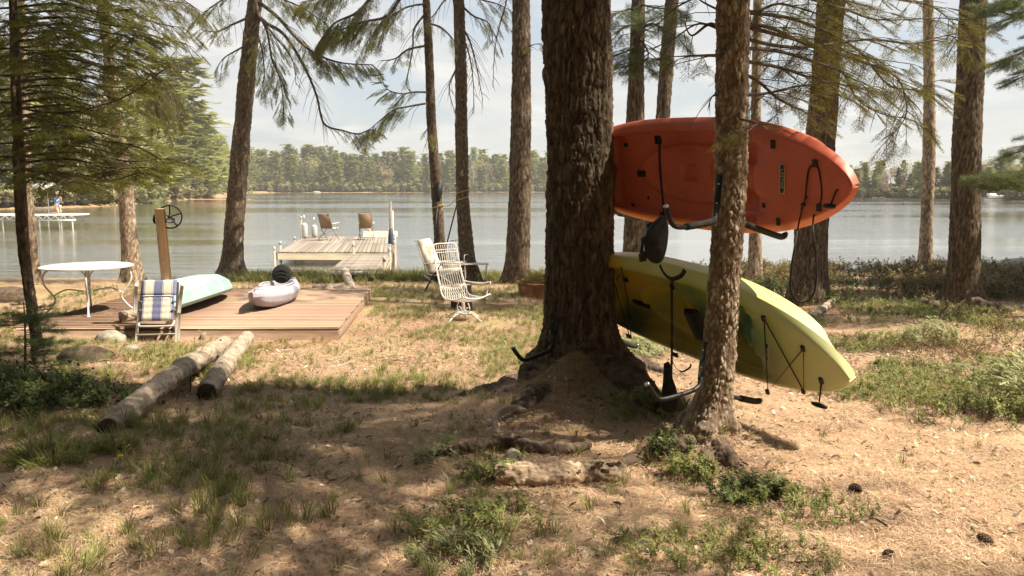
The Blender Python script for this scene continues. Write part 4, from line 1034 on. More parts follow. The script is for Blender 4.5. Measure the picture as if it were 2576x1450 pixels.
# willow scrub at the water's edge on the left
for u, v, w, lb in ((150, 700, 1.1, 'fine brown willow bush at the water beside the left trunks'), (30, 690, .9, 'twiggy brown bush at the left edge of the shore')):
    p = gnd(u, v); t = thing('willow_bush', p, lb, 'bush'); mb = MB(); rg = R_(int(u)); fo = Foliage()
    for j in range(170):
        x, y = rg.gauss(0, w * .5), rg.gauss(0, .4); h = rg.uniform(.35, 1.0); lx = rg.uniform(-.1, .45) * h
        q = Vector((x + lx, y + rg.uniform(-.2, .2), h)); mb.tube([(x, y, -.1), (x + lx * .3, y, h * .5), q], [.006, .004, .0015], 3, caps=False)
        fo.put(Vector((x + lx * .5, y, h * .62)), q - Vector((x, y, 0)), rg.uniform(.2, .34))
    mb.build('stem', MAT['twig'], t)['kind'] = 'stuff'
    fo.build('foliage', source('willow_spray' + str(u), *(lambda g: (g[0], g[1], [M_RS, MAT['twig']], g[2]))((lambda: g_sprig(9, 14, .05, .12)())())), t)

hz_m = bpy.data.materials.new('haze_air'); hz_m.use_nodes = True
hz_m.node_tree.nodes.remove(hz_m.node_tree.nodes['Principled BSDF'])
hv_ = hz_m.node_tree.nodes.new('ShaderNodeVolumePrincipled'); hv_.inputs['Color'].default_value = (1, .99, .95, 1); hv_.inputs['Density'].default_value = .00040; hv_.inputs['Anisotropy'].default_value = .1
hz_m.node_tree.links.new(hv_.outputs[0], hz_m.node_tree.nodes['Material Output'].inputs['Volume'])
hz_o = MB().box((0, 485, 15), (2400, 1300, 36)).build('haze', hz_m); hz_o['kind'] = 'stuff'
# ================================================================== materials of made things
def plastic(name, c, c2=None, rough=.5, rnd=0):
    c2 = c2 or tuple(q * .82 for q in c)
    return pmat(name, c2, c, 3, rough=rough, bump=.12, bscale=160, spec=.4, bdist=.002)
M_BLK = pmat('black_plastic', (.012, .011, .010), (.022, .020, .018), 20, rough=.55)
M_PIPE = pmat('black_pipe', (.012, .011, .010), (.022, .02, .018), 30, rough=.45, spec=.3, bump=.2, bscale=200, bdist=.001)
M_FOAM = pmat('black_foam', (.02, .019, .018), (.04, .038, .035), 60, rough=.9, bump=.5, bscale=200, bdist=.002)
M_STEEL = pmat('steel', (.5, .5, .5), (.65, .65, .63), 20, rough=.35, metal=1)
M_ROPE = pmat('black_rope', (.012, .011, .010), (.03, .028, .025), 120, rough=.85)
M_ROPEG = pmat('grey_rope', (.16, .15, .12), (.28, .26, .22), 120, rough=.85)
M_WHITE = pmat('white_paint', (.50, .48, .44), (.68, .66, .61), 14, rough=.5, c3=(.42, .30, .2), s3=9, t3=.70, bump=.2, bdist=.002)
M_IRON = pmat('white_iron', (.60, .57, .52), (.78, .75, .70), 18, rough=.55, c3=(.32, .22, .15), s3=11, t3=.66)
M_CUSH = pmat('cream_cushion', (.62, .55, .44), (.76, .70, .60), 7, rough=.9, bump=.3, bscale=30, bdist=.01)
M_RUST = pmat('rusty_steel', (.17, .075, .035), (.36, .17, .08), 7, rough=.85, c3=(.09, .05, .035), s3=5, t3=.60, bump=.4, bscale=40, bdist=.004)
M_LUMB = pmat('fresh_lumber', (.56, .41, .26), (.72, .56, .38), 3, (6, 6, .5), rough=.7, bump=.25, bscale=14, bdist=.003, c3=(.36, .22, .12), s3=2.2, t3=.64)
M_DECK = pmat('deck_stain', (.20, .122, .082), (.34, .222, .155), 3, rnd=.12, stretch=(.6, 6, 6), rough=.75, bump=.3, bscale=16, c3=(.50, .38, .28), s3=1.2, t3=.56, bdist=.003)
M_DECKD = pmat('deck_frame', (.20, .125, .085), (.33, .22, .15), 3, (.6, 6, 6), rough=.8, bump=.3, bscale=16, bdist=.003)
M_DOCK = pmat('grey_dock_boards', (.19, .16, .13), (.34, .295, .25), 2, (6, .6, 6), rnd=.22, rough=.85, bump=.3, bscale=12, bdist=.004)
M_DOCKL = pmat('dock_beam', (.22, .18, .13), (.36, .30, .22), 2, (.6, 6, 6), rough=.8, bump=.2, bdist=.004)
M_LOG = pmat('barkless_log', (.23, .18, .13), (.44, .36, .275), 14, (1, 1, 1), rough=.85, bump=.9, bscale=60, bdist=.008, c3=(.12, .09, .065), s3=11, t3=.64)
M_LOGEND = pmat('dark_log_end', (.035, .022, .015), (.09, .06, .04), 12, rough=.9, bump=.4)
M_STONE = pmat('boulder', (.20, .17, .14), (.40, .36, .30), 7, rough=.9, bump=.8, bscale=30, c3=(.22, .22, .12), s3=4, t3=.58, bdist=.01)

# ================================================================== platform deck
def dk(u, v): # corner on the deck's top
    z = .52; a, dy, dz = ray(u, v); t = (z - H) / dz; return Vector((a * t, dy * t, z))
dk_t = thing('platform_deck', (-4.3, 13.0, .33), 'low red brown wooden platform with the kayaks on it', 'deck')
X0, X1, Y0, Y1, ZD = -6.95, -2.42, 10.95, 15.25, .52
SKEW = -.30         # the right edge runs a little left towards the back
nb_ = 31; bw = (Y1 - Y0) / nb_
rgb_ = R_(5)
pl = MB().box((0, 0, 0), (1, bw - .012, .034), None, .004)
plank_me = pl.build('plank', M_DECK); COL.objects.unlink(plank_me)
for j in range(nb_):
    y = Y0 + (j + .5) * bw; f = (j + .5) / nb_; xr = X1 + SKEW * f + rgb_.uniform(-.012, .012); xl = X0 + .05 * f + rgb_.uniform(-.02, .02)
    c = plank_me if j == 0 else plank_me.copy()
    COL.objects.link(c); c.parent = dk_t
    c.location = ((xl + xr) / 2 + 4.3, y - 13.0, ZD - .017 - .33 + rgb_.uniform(-.003, .003)); c.scale = (xr - xl, 1, 1); c.rotation_euler = (rgb_.uniform(-.006, .006), 0, rgb_.uniform(-.002, .002))
MB().bar((X0 + 4.3, Y0 - 13 + .02, -.01 + .06), (X1 + 4.3, Y0 - 13 + .02, .05), .038, .17, bev=.004).build('rim_board', M_DECKD, dk_t)
MB().bar((X1 + 4.3 - .02, Y0 - 13 + .05, .05), (X1 + SKEW + 4.3 - .02, Y1 - 13, .05), .038, .17, bev=.004).build('rim_board', M_DECKD, dk_t)
for x in (-6.0, -4.8, -3.6):
    MB().bar((x + 4.3, Y0 - 12.9, .05), (x + 4.3, Y1 - 13.1, .05), .04, .16).build('joist', M_DECKD, dk_t)
MB().box((X1 + 4.3 - .30, Y1 - 13 - 1.1, -.09), (.10, .5, .3), None, .01).build('post', M_DECKD, dk_t)

# ================================================================== kayaks
def kayak_surface(L, B, D, sit='on', nx=200, nd=92, nh=16, seed=0, p=2.5, q=.60, blunt=.012):
    u = np.linspace(-1, 1, nx); s = np.sin(u * PI / 2) * .35 + u * .65
    s = np.clip(s, -1, 1)
    b = np.maximum(B * np.clip(1 - np.abs(s) ** p, 0, 1) ** q, blunt)
    end = np.clip(np.abs(s), 0, 1)
    yf = np.linspace(-1, 1, nd)
    S, Yf = np.meshgrid(s, yf, indexing='ij'); Bb = b[:, None] * np.ones_like(Yf)
    y = Yf * Bb; a = np.abs(Yf)
    x = S * L / 2
    sheer = .05 * end ** 2 * (end > 0)
    z = sheer[:, None] + .012 * (1 - Yf ** 2)
    # rounded shoulder
    z = z - .055 * np.clip((a - .80) / .20, 0, 1) ** 1.7
    ay = np.abs(y)
    if sit == 'on':
        X = x; Bn = B
        well = sst(.80, .745, a) * sst(-.56 * L / 2 - .02, -.56 * L / 2 + .05, X) * sst(.46 * L / 2 + .04, .46 * L / 2 - .02, X)
        z = z - .085 * well
        seat = np.exp(-((X + .10 * L) / (.13 * L)) ** 4) * np.exp(-(ay / (.62 * Bn)) ** 4); z = z - .05 * seat
        # foot wells left and right of a raised centre
        for sg in (-1, 1):
            fw = np.exp(-((X - .17 * L) / (.085 * L)) ** 4) * np.exp(-((y - sg * .40 * Bn) / (.17 * Bn)) ** 6); z = z - .06 * fw
            for k in range(4):
                z = z + .012 * well * np.exp(-((X - (.11 + .035 * k) * L) / .012) ** 2) * np.exp(-((y - sg * .40 * Bn) / (.15 * Bn)) ** 4)
        z = z + .02 * well * np.exp(-((X - .16 * L) / (.15 * L)) ** 4) * np.exp(-(ay / (.17 * Bn)) ** 4)
        # raised oval rim in front of the seat
        rr = np.hypot((X - .02 * L) / (.20 * L), y / (.50 * Bn)); z = z + .030 * np.exp(-((rr - 1) / .06) ** 2) * well
        # small recesses on the centre line
        for cx, hx, hy in ((-.008, .030, .07), (.105, .022, .11), (.185, .020, .10)):
            rx = np.maximum(np.abs(X - cx * L) / (hx * L), ay / (hy * 2 * Bn)); z = z - .045 * sst(1.10, .94, rx)
        # tank well at the stern, bow hatch line
        tw = np.hypot((X + .36 * L) / (.085 * L), y / (.52 * Bn)); z = z - .09 * sst(1.06, .92, tw)
        z = z - .02 * sst(.8, .7, a) * sst(-.56 * L / 2 + .02, -.56 * L / 2 - .02, X) * 0
        for cx in (-.30, ):
            rx = np.maximum(np.abs(X - cx * L + .0) / (.02 * L), ay / (.20 * Bn)); z = z - .045 * sst(1.08, .94, rx)
        z = z + .004 * np.sin(X * 90) * well * 0
    elif sit == 'in':
        cx = -.06 * L
        rr = np.hypot((x - cx) / (.235 * L), y / (.66 * B))
        z = z + .055 * (1 - a ** 2) * sst(1.0, .1, np.abs(x) / (L / 2))
        z = z + .022 * np.exp(-((rr - 1.03) / .055) ** 2)
        z = z - .20 * sst(1.0, .86, rr)
        # creases on the fore deck
        z = z + .018 * np.exp(-((ay - .28 * B * (1 - end[:, None])) / .02) ** 2) * sst(.3, .45, S)
    ring_y = [y]; ring_x = [x]; ring_z = [z]
    # hull: from +beam round to -beam
    hp = [(1.0, -.05, 0), (1.0, -.072, 0), (.985, -.09, 0), (.955, -.125, 0), (.92, -.165, 0), (.89, -.20, 0), (.77, -.232, 0), (.64, -.262, 0), (.52, -.29, 0), (.47, -.268, 0), (.38, -.268, 0), (.33, -.292, 0), (.17, -.30, 0), (0, -.306, 0)]
    hp = hp[1:] + [(-a_, z_, 0) for a_, z_, _ in hp[1:-1][::-1]]
    dep = 1 - .80 * end ** 3.2
    hy = np.array([q_[0] for q_ in hp]); hz = np.array([q_[1] for q_ in hp]) / .306 * D
    HY = b[:, None] * hy[None]; edge = z[:, :1] * 1.0
    HZ = edge + (hz[None] + .05 * D / .306) * dep[:, None]
    rake = np.sign(s)[:, None] * (-.10) * sst(.72, 1.0, end)[:, None] * np.clip(-hz[None] / D, 0, 1)
    HX = x[:, :1] + rake * L / 2
    XX = np.concatenate([x, HX], 1); YY = np.concatenate([y, HY], 1); ZZ = np.concatenate([z, HZ], 1)
    m = XX.shape[1]; n = XX.shape[0]
    V = np.stack([XX, YY, ZZ], -1).reshape(-1, 3)
    i = np.arange(n - 1)[:, None] * m; k = np.arange(m)[None]; k2 = (k + 1) % m
    Fc = np.stack([i + k, i + m + k, i + m + k2, i + k2], -1).reshape(-1, 4)
    Fl = [tuple(f) for f in Fc.tolist()] + [tuple(range(m)), tuple((n - 1) * m + k_ for k_ in range(m))[::-1]]
    return V, Fl
def frame(pl_, pr_, tilt, face):
    """X along the kayak, Z out of its deck; face = side the deck looks to"""
    C = (pl_ + pr_) / 2; X = (pr_ - pl_).normalized(); f = Vector(face); f = (f - X * f.dot(X)).normalized()
    f = (Matrix.Rotation(tilt, 3, X) @ f)
    Y = f.cross(X).normalized()
    M = Matrix((X, Y, f)).transposed().to_4x4(); M.translation = C
    return M, (pr_ - pl_).length
def onplane(M, u, v, h=0.0):
    """where the line of sight through (u, v) meets the kayak's deck plane, in the kayak's own measures"""
    Mi = M.inverted(); o = Mi @ Vector((0, 0, H)); a, dy, dz = ray(u, v); d = (Mi.to_3x3() @ Vector((a, dy, dz)))
    t = (h - o.z) / d.z; return o + d * t
def strap(pts, w, mat, parent, name='strap', th=.003, face=(0, 0, 1)):
    mb = MB(); P = smooth_path(pts, 4)
    for i in range(len(P) - 1): mb.bar(P[i], P[i + 1], w, th, up=face, ext=.002)
    return mb.build(name, mat, parent)

rl, rr_ = at(1425, 424, 7.65), at(2160, 466, 4.95)
MR, LR = frame(rl, rr_, math.radians(10), (-.85, -.5, -.0))
M_RED = pmat('red_plastic', (.58, .125, .072), (.70, .175, .105), 2.2, c3=(.52, .19, .13), s3=9, t3=.66, rough=.48, bump=.10, bscale=170, spec=.4, bdist=.002, transl=.07)
red = thing('kayak', None, 'red orange sit-on-top kayak, the upper one, hung on its side between two trunks', 'kayak', None, mat=MR)
V, Fl = kayak_surface(LR, .435, .28, p=2.7, q=.62)
mk('hull', V, Fl, M_RED, red, sharp=42); BV_R = (V, Fl)
from mathutils.bvhtree import BVHTree
SURF = {}
def onsurf(M, t, u, v):
    bv = SURF[t.name]; Mi = M.inverted(); o = Mi @ Vector((0, 0, H)); a, dy, dz = ray(u, v); d = (Mi.to_3x3() @ Vector((a, dy, dz))).normalized()
    return bv.ray_cast(o, d)[0] or onplane(M, u, v, 0)
def pad(M, t, u, v, sx, sy, h, name='fitting', mat=M_BLK, hh=.012):
    p = onsurf(M, t, u, v); h = p.z - .003; MB().box((p.x, p.y, h + hh / 2), (sx, sy, hh), None, .004).build(name, mat, t); return p
DH = -.005
SURF[red.name] = BVHTree.FromPolygons([tuple(map(float, q)) for q in BV_R[0]], BV_R[1])
pad(MR, red, 1575, 365, .05, .035, DH); pad(MR, red, 1945, 363, .04, .06, DH); pad(MR, red, 1958, 558, .035, .055, DH); pad(MR, red, 1593, 518, .04, .04, DH)
pad(MR, red, 1616, 437, .085, .05, DH - .02, hh=.03); pad(MR, red, 1922, 517, .03, .035, DH); pad(MR, red, 1657, 352, .07, .07, DH + .005, hh=.02)
# seat strap from the upper pad down to the lower edge
p0, p1 = onplane(MR, 1659, 352, .02), onplane(MR, 1672, 545, .035)
strap([p0, p0.lerp(p1, .4) + Vector((0, 0, .015)), p1], .028, M_BLK, red)
MB().box(tuple(onplane(MR, 1668, 540, .04)), (.07, .04, .03), None, .008).build('buckle', M_BLK, red)
strap([onplane(MR, 1668, 548, .045), onplane(MR, 1650, 560, .06), onplane(MR, 1628, 570, .06)], .035, M_BLK, red, 'strap_tail')
# label
def text_part(s, size, M, mat, parent, ext=.001, name='lettering'):
    cu = bpy.data.curves.new(name, 'FONT'); cu.body = s; cu.size = size; cu.align_x = 'CENTER'; cu.align_y = 'CENTER'; cu.extrude = ext; cu.resolution_u = 3; cu.space_character = 1.08
    tmp = bpy.data.objects.new('tmp', cu); COL.objects.link(tmp)
    me = bpy.data.meshes.new_from_object(tmp.evaluated_get(bpy.context.evaluated_depsgraph_get())); bpy.data.objects.remove(tmp)
    o = bpy.data.objects.new(name, me); COL.objects.link(o); me.materials.clear(); me.materials.append(mat); o.parent = parent; o.matrix_local = M
    return o
M_GOLD = pmat('label_print', (.50, .44, .30), (.60, .53, .38), 4, rough=.5)
def badge(M, t, u, v, ln, wd, h):
    p = onsurf(M, t, u, v); h = p.z + .004; q = onplane(M, u, v + 10, h); p = onplane(M, u, v, h); d = Vector((q.x - p.x, q.y - p.y, 0)).normalized()
    R = Matrix((d, Vector((0, 0, 1)).cross(d), Vector((0, 0, 1)))).transposed().to_4x4(); R.translation = Vector((p.x, p.y, h))
    def plate(l, w, th, mat, z):
        m = MB(); w2 = w * .72
        P = [(-l / 2, -w2 / 2), (-l * .40, -w / 2), (l * .40, -w / 2), (l / 2, -w2 / 2), (l / 2, w2 / 2), (l * .40, w / 2), (-l * .40, w / 2), (-l / 2, w2 / 2)]
        V_ = [(a, b_, z) for a, b_ in P] + [(a, b_, z + th) for a, b_ in P]
        m.add(V_, [tuple(range(8))[::-1], tuple(range(8, 16))] + [(k, (k + 1) % 8, 8 + (k + 1) % 8, 8 + k) for k in range(8)])
        return m
    lb = plate(ln, wd, .003, M_GOLD, 0).build('label', M_GOLD, t); lb.matrix_local = R
    pl2 = plate(ln - .012, wd - .012, .0035, M_BLK, .001).build('label_plate', M_BLK, lb)
    text_part('LIFETIME', wd * .80, Matrix.Translation((0, 0, .0055)) @ Matrix.Scale(.92, 4, (1, 0, 0)), M_GOLD, lb)
badge(MR, red, 1968, 450, .205, .044, DH + .004)
# bow rope through two pads, both ends hanging in a long loop
pa, pb = pad(MR, red, 2052, 411, .035, .05, .02, hh=.02), pad(MR, red, 2062, 522, .035, .05, .02, hh=.02)
def L2W(M, p): return M @ p
rope_pts = [onplane(MR, 2052, 413, .045), onplane(MR, 2036, 423, .05), onplane(MR, 2030, 455, .05), onplane(MR, 2026, 500, .055), onplane(MR, 2021, 515, .06), onplane(MR, 2010, 560, .08)]
Mi = MR.inverted()
hang = [Mi @ at(u, v, y) for u, v, y in ((2001, 610, 4.75), (1990, 680, 4.72), (1991, 735, 4.70), (2012, 760, 4.69), (2040, 750, 4.68), (2053, 715, 4.68), (2053, 650, 4.70), (2046, 590, 4.74))]
back = [onplane(MR, 2047, 545, .06), onplane(MR, 2062, 522, .045), onplane(MR, 2067, 480, .05), onplane(MR, 2060, 430, .05), onplane(MR, 2052, 413, .045)]
MB().tube(smooth_path(rope_pts + hang + back, 5), .0055, 7).build('rope', M_ROPE, red, smooth=True)
kn = onplane(MR, 2021, 515, .06); MB().tube([kn + Vector((-.012, .0, 0)), kn + Vector((.012, 0, 0))], .013, 7).tube(smooth_path([kn, onplane(MR, 2026, 503, .07), onplane(MR, 2032, 495, .07)], 3), .005, 6).tube([kn, onplane(MR, 2014, 527, .07)], .005, 6).build('knot', M_ROPE, red, smooth=True)
# carry handle
ph = onplane(MR, 2112, 478, .05); pt_ = onplane(MR, 2104, 480, .06); pe = onplane(MR, 2088, 518, .09)
hd = MB().tube(smooth_path([ph, pt_, onplane(MR, 2096, 500, .08), pe], 4), .006, 6).build('carry_handle', M_ROPE, red, smooth=True)
def toggle(c, d, parent, ln=.085, M=None):
    d = Vector(d).normalized(); mb = MB(); P = [c + d * ln * t + Vector((0, 0, 0)) for t in (-.5, -.3, 0, .3, .5)]
    mb.tube(P, [.011, .016, .017, .016, .011], 8).build('grip', M_BLK, parent, smooth=True)
toggle(onplane(MR, 2087, 519, .09), onplane(MR, 2100, 520, .09) - onplane(MR, 2074, 518, .09), hd)
# small round badge, lettering moulded on the side
pbd = onsurf(MR, red, 1632, 497); DH = pbd.z; MB().lathe([(.001, 0), (.022, 0), (.022, .003), (.001, .004)], 16, (pbd.x, pbd.y, DH)).build('round_badge', M_GOLD, red)
MB().lathe([(.001, 0), (.018, 0), (.018, .001), (.001, .001)], 16, (pbd.x, pbd.y, DH + .0035)).build('round_badge', M_BLK, red)

gl, gr_p = at(1425, 706, 7.65), at(2152, 946, 4.95)
MG, LG = frame(gl, gr_p, math.radians(27), (-.85, -.5, 0))
gm2 = bpy.data.materials.new('swirled_green_plastic'); gm2.use_nodes = True
N, L = gm2.node_tree.nodes, gm2.node_tree.links; b = N['Principled BSDF']; b.inputs['Roughness'].default_value = .42; b.inputs['Specular IOR Level'].default_value = .4
tcg = N.new('ShaderNodeTexCoord')
sepx = N.new('ShaderNodeSeparateXYZ'); L.new(tcg.outputs['Object'], sepx.inputs[0])
def mth(op, a, b_):
    m = N.new('ShaderNodeMath'); m.operation = op
    for i_, q in enumerate((a, b_)):
        if isinstance(q, (int, float)): m.inputs[i_].default_value = q
        else: L.new(q, m.inputs[i_])
    return m.outputs[0]
nz = gn_(1.3, 2, .5, .8)
f1 = mth('ADD', mth('MULTIPLY', sepx.outputs[1], 1.1), mth('MULTIPLY', nz, 1.15))     # across the deck
colg = gr_(f1, [(.22, (.012, .065, .048)), (.48, (.04, .14, .06)), (.66, (.20, .31, .065)), (.82, (.46, .48, .08)), (.98, (.60, .64, .26))])
yel = gr_(gn_(1.15, 2, .5, .6), [(.40, (0, 0, 0)), (.66, (1, 1, 1))])
colg = gmix(yel, colg, (.74, .52, .05))
# lighter lime towards the bow
bowf = N.new('ShaderNodeMapRange'); bowf.inputs[1].default_value = .62; bowf.inputs[2].default_value = 1.35; L.new(sepx.outputs[0], bowf.inputs[0])
colg = gmix(mth('MULTIPLY', bowf.outputs[0], .85), colg, (.58, .65, .36))
L.new(colg, b.inputs['Base Color'])
green = thing('kayak', None, 'lime green and yellow swirled kayak, the lower one, slung nose down between two trunks', 'kayak', None, mat=MG)
V, Fl = kayak_surface(LG, .455, .34, p=2.5, q=.62)
mk('hull', V, Fl, gm2, green, sharp=24); SURF[green.name] = BVHTree.FromPolygons([tuple(map(float, q)) for q in V], Fl)
def cord(M, t, uv, h, r=.0045, mat=M_ROPE, name='deck_cord'):
    return MB().tube([onplane(M, u, v, h) for u, v in uv], r, 6).build(name, mat, t, smooth=True)
cord(MG, green, [(1922, 802), (1932, 985), (2021, 878), (2022, 985), (1922, 802)], .05)
for u, v in ((1922, 800), (1932, 985), (2021, 876), (2022, 983)): pad(MG, green, u, v, .03, .045, .02, hh=.02)
badge(MG, green, 1930, 885, .16, .035, .022)
cord(MG, green, [(1563, 672), (1578, 750), (1588, 852)], .03); cord(MG, green, [(1548, 718), (1583, 845)], .03); cord(MG, green, [(1550, 705), (1562, 690)], .03)
for u, v in ((1575, 703), (1600, 758), (1630, 770), (1583, 845), (1700, 892)): pad(MG, green, u, v, .06, .04, -.02, hh=.02)
pad(MG, green, 1614, 763, .12, .05, -.03, hh=.02)
# seat strap with wrinkled upper loop and a long dark tail
s0, s1 = onplane(MG, 1692, 690, .05), onplane(MG, 1684, 1000, .05)
strap([onplane(MG, 1660, 668, .04), onplane(MG, 1672, 690, .07), onplane(MG, 1690, 702, .08), onplane(MG, 1712, 695, .08), onplane(MG, 1723, 680, .09)], .035, M_BLK, green)
strap([onplane(MG, 1692, 706, .07), onplane(MG, 1690, 735, .07), onplane(MG, 1690, 900, .06), onplane(MG, 1686, 1000, .08)], .024, M_BLK, green)
MB().box(tuple(onplane(MG, 1691, 722, .07)), (.04, .05, .025), None, .008).build('buckle', M_BLK, green)
sp_ = onplane(MG, 1757, 815, -.02); MB().box((sp_.x, sp_.y, sp_.z + .02), (.16, .30, .06), Matrix.Rotation(.2, 3, 'Z'), .03).build('seat_pad', M_BLK, green)
hd = MB().tube([onplane(MG, 2066, 958, .04), onplane(MG, 2064, 985, .06), onplane(MG, 2061, 1012, .07)], .006, 6).build('carry_handle', M_ROPE, green, smooth=True)
toggle(onplane(MG, 2061, 1020, .07), onplane(MG, 2080, 1026, .07) - onplane(MG, 2042, 1014, .07), hd, .12)
cl = MB().bar(onplane(MG, 2080, 968, .035), onplane(MG, 2102, 973, .035), .018, .014, bev=.004).build('cleat', M_STEEL, green)
pad(MG, green, 2067, 957, .03, .05, .02, hh=.02)

# black seats hanging under the kayaks
def blob(name, outline, th, Y, mat, parent=None, bev=.25, label=None, cat=None):
    """a padded shape: outline in picture points at distance Y, swelling to thickness th"""
    P = smooth_path([at(u, v, Y) for u, v in outline] , 4); c = sum(P, Vector()) / len(P); n = len(P); V = []; Fc = []
    lay = [(-.5, .80), (-.38, .95), (0, 1.0), (.38, .95), (.5, .80)]
    for d, s in lay:
        for p in P: V.append(c + (p - c) * s + Vector((0, d * th, 0)))
    for l in range(len(lay) - 1):
        for k in range(n): Fc.append((l * n + k, l * n + (k + 1) % n, (l + 1) * n + (k + 1) % n, (l + 1) * n + k))
    m = len(V)
    V.append(c + Vector((0, -.5 * th, 0))); V.append(c + Vector((0, .5 * th, 0)))
    for k in range(n): Fc.append((m, (k + 1) % n, k)); Fc.append((m + 1, (len(lay) - 1) * n + k, (len(lay) - 1) * n + (k + 1) % n))
    return mk(name, V, Fc, mat, parent, True, 50)
M_SEAT = pmat('black_seat_foam', (.014, .013, .012), (.03, .028, .025), 30, rough=.8, bump=.3, bscale=120, bdist=.003)
st = thing('hanging_cushion', (0, 0, 0), 'black padded seat back dangling between the red and the green kayak', 'cushion')
blob('backrest', [(1664, 540), (1676, 552), (1681, 580), (1676, 625), (1666, 655), (1652, 664), (1632, 655), (1622, 630), (1624, 590), (1640, 562)], .09, 5.35, M_SEAT, st)
blob('bracket', [(1612, 600), (1626, 592), (1628, 612), (1612, 618)], .05, 5.35, M_BLK, st); blob('bracket', [(1606, 640), (1624, 632), (1626, 655), (1608, 660)], .05, 5.35, M_BLK, st)
MB().tube([at(1616, 612, 5.35), at(1612, 645, 5.35)], .010, 6).build('hinge_rod', M_BLK, st)
strap([at(1676, 545, 5.33), at(1672, 556, 5.32), at(1665, 575, 5.31)], .03, M_BLK, st)
st = thing('dangling_seat_strap', (0, 0, 0), 'black seat flap hanging low under the green kayak behind the lower rack arm', 'strap')
blob('flap', [(1670, 915), (1684, 912), (1692, 950), (1703, 985), (1703, 1025), (1690, 1040), (1668, 1032), (1664, 1000), (1668, 960)], .05, 5.5, M_SEAT, st)
strap([at(1690, 905, 5.45), at(1700, 925, 5.45), at(1716, 935, 5.45), at(1734, 926, 5.45), at(1738, 917, 5.45)], .035, M_BLK, st)

# ================================================================== rack arms on the two trunks
def arm(pts, r, parent, foam=None, name='arm'):
    P = smooth_path([at(*p) for p in pts], 5)
    a = MB().tube(P, r, 10).build(name, M_PIPE, parent, smooth=True)
    if foam:
        Q = P[int(len(P) * foam[0]):int(len(P) * foam[1])]
        MB().tube(Q, r * 1.42, 12).build('foam_sleeve', M_FOAM, a, smooth=True)
    MB().tube([P[-1], P[-1] + (P[-1] - P[-2]).normalized() * .012], r * 1.06, 10).build('end_cap', M_STEEL, a, smooth=True)
    return a
def rack(label, plate, arms, r=.0155):
    t = thing('kayak_rack', at(*plate[0]), label, 'rack', 'rack arms bolted to the trunks'); 
    w = t.location.copy(); t.location = (0, 0, 0)
    pb_ = MB().bar(at(*plate[0]), at(*plate[1]), .036, .012, up=(0, 1, 0), bev=.002).build('plate', M_PIPE, t)
    for f in (.22, .68):
        p = at(*plate[0]).lerp(at(*plate[1]), f); MB().lathe([(.0, -.012), (.006, -.012), (.007, -.008), (.007, 0)], 8, tuple(p), 'y').build('bolt', M_STEEL, pb_)
    for a in arms: arm(*a[0:1], r, t, *a[1:])
    return t
rack('upper rack on the slim trunk, grey sleeved arm before the red kayak', [(1811, 440, 4.975), (1801, 545, 4.97)],
     [([(1801, 540, 4.97), (1797, 553, 4.95), (1780, 561, 4.90), (1740, 569, 4.84), (1708, 572, 4.78), (1690, 562, 4.76), (1676, 522, 4.74)], (.18, .60)), ([(1871, 562, 5.18), (1900, 574, 5.26), (1950, 592, 5.42), (1968, 596, 5.47), (1976, 590, 5.5)], (.1, .95))])
rack('lower rack on the slim trunk holding up the green kayak', [(1772, 860, 4.985), (1762, 955, 4.975)],
     [([(1762, 950, 4.975), (1758, 972, 4.95), (1735, 986, 4.90), (1690, 1000, 4.82), (1662, 1005, 4.78), (1650, 998, 4.77), (1629, 968, 4.75)],), ([(1836, 998, 5.2), (1870, 1004, 5.3), (1900, 1010, 5.42), (1912, 1008, 5.45)], (.3, .98))])
rack('upper rack on the thick trunk under the left end of the red kayak', [(1541, 470, 7.05), (1540, 535, 7.05)],
     [([(1536, 530, 7.1), (1552, 536, 7.2), (1580, 542, 7.4), (1604, 549, 7.6), (1612, 546, 7.65)], (.3, .95))], .018)
rack('lower rack on the thick trunk with one bare arm pointing left', [(1391, 790, 6.74), (1390, 872, 6.72)],
     [([(1390, 868, 6.72), (1383, 882, 6.70), (1350, 896, 6.62), (1322, 906, 6.55), (1308, 900, 6.52), (1290, 875, 6.5)], ), ([(1544, 850, 7.1), (1566, 860, 7.3), (1590, 870, 7.45), (1602, 870, 7.5)], (.3, .95))], .018)
t = thing('loose_rack_arm', (0, 0, 0), 'black bent pipe lying against the foot of the thick trunk', 'rack arm')
arm([(1342, 1002, 6.42), (1342, 1018, 6.35), (1350, 1030, 6.25), (1400, 1060, 6.0), (1420, 1058, 6.0), (1452, 1018, 6.3)], .016, t)

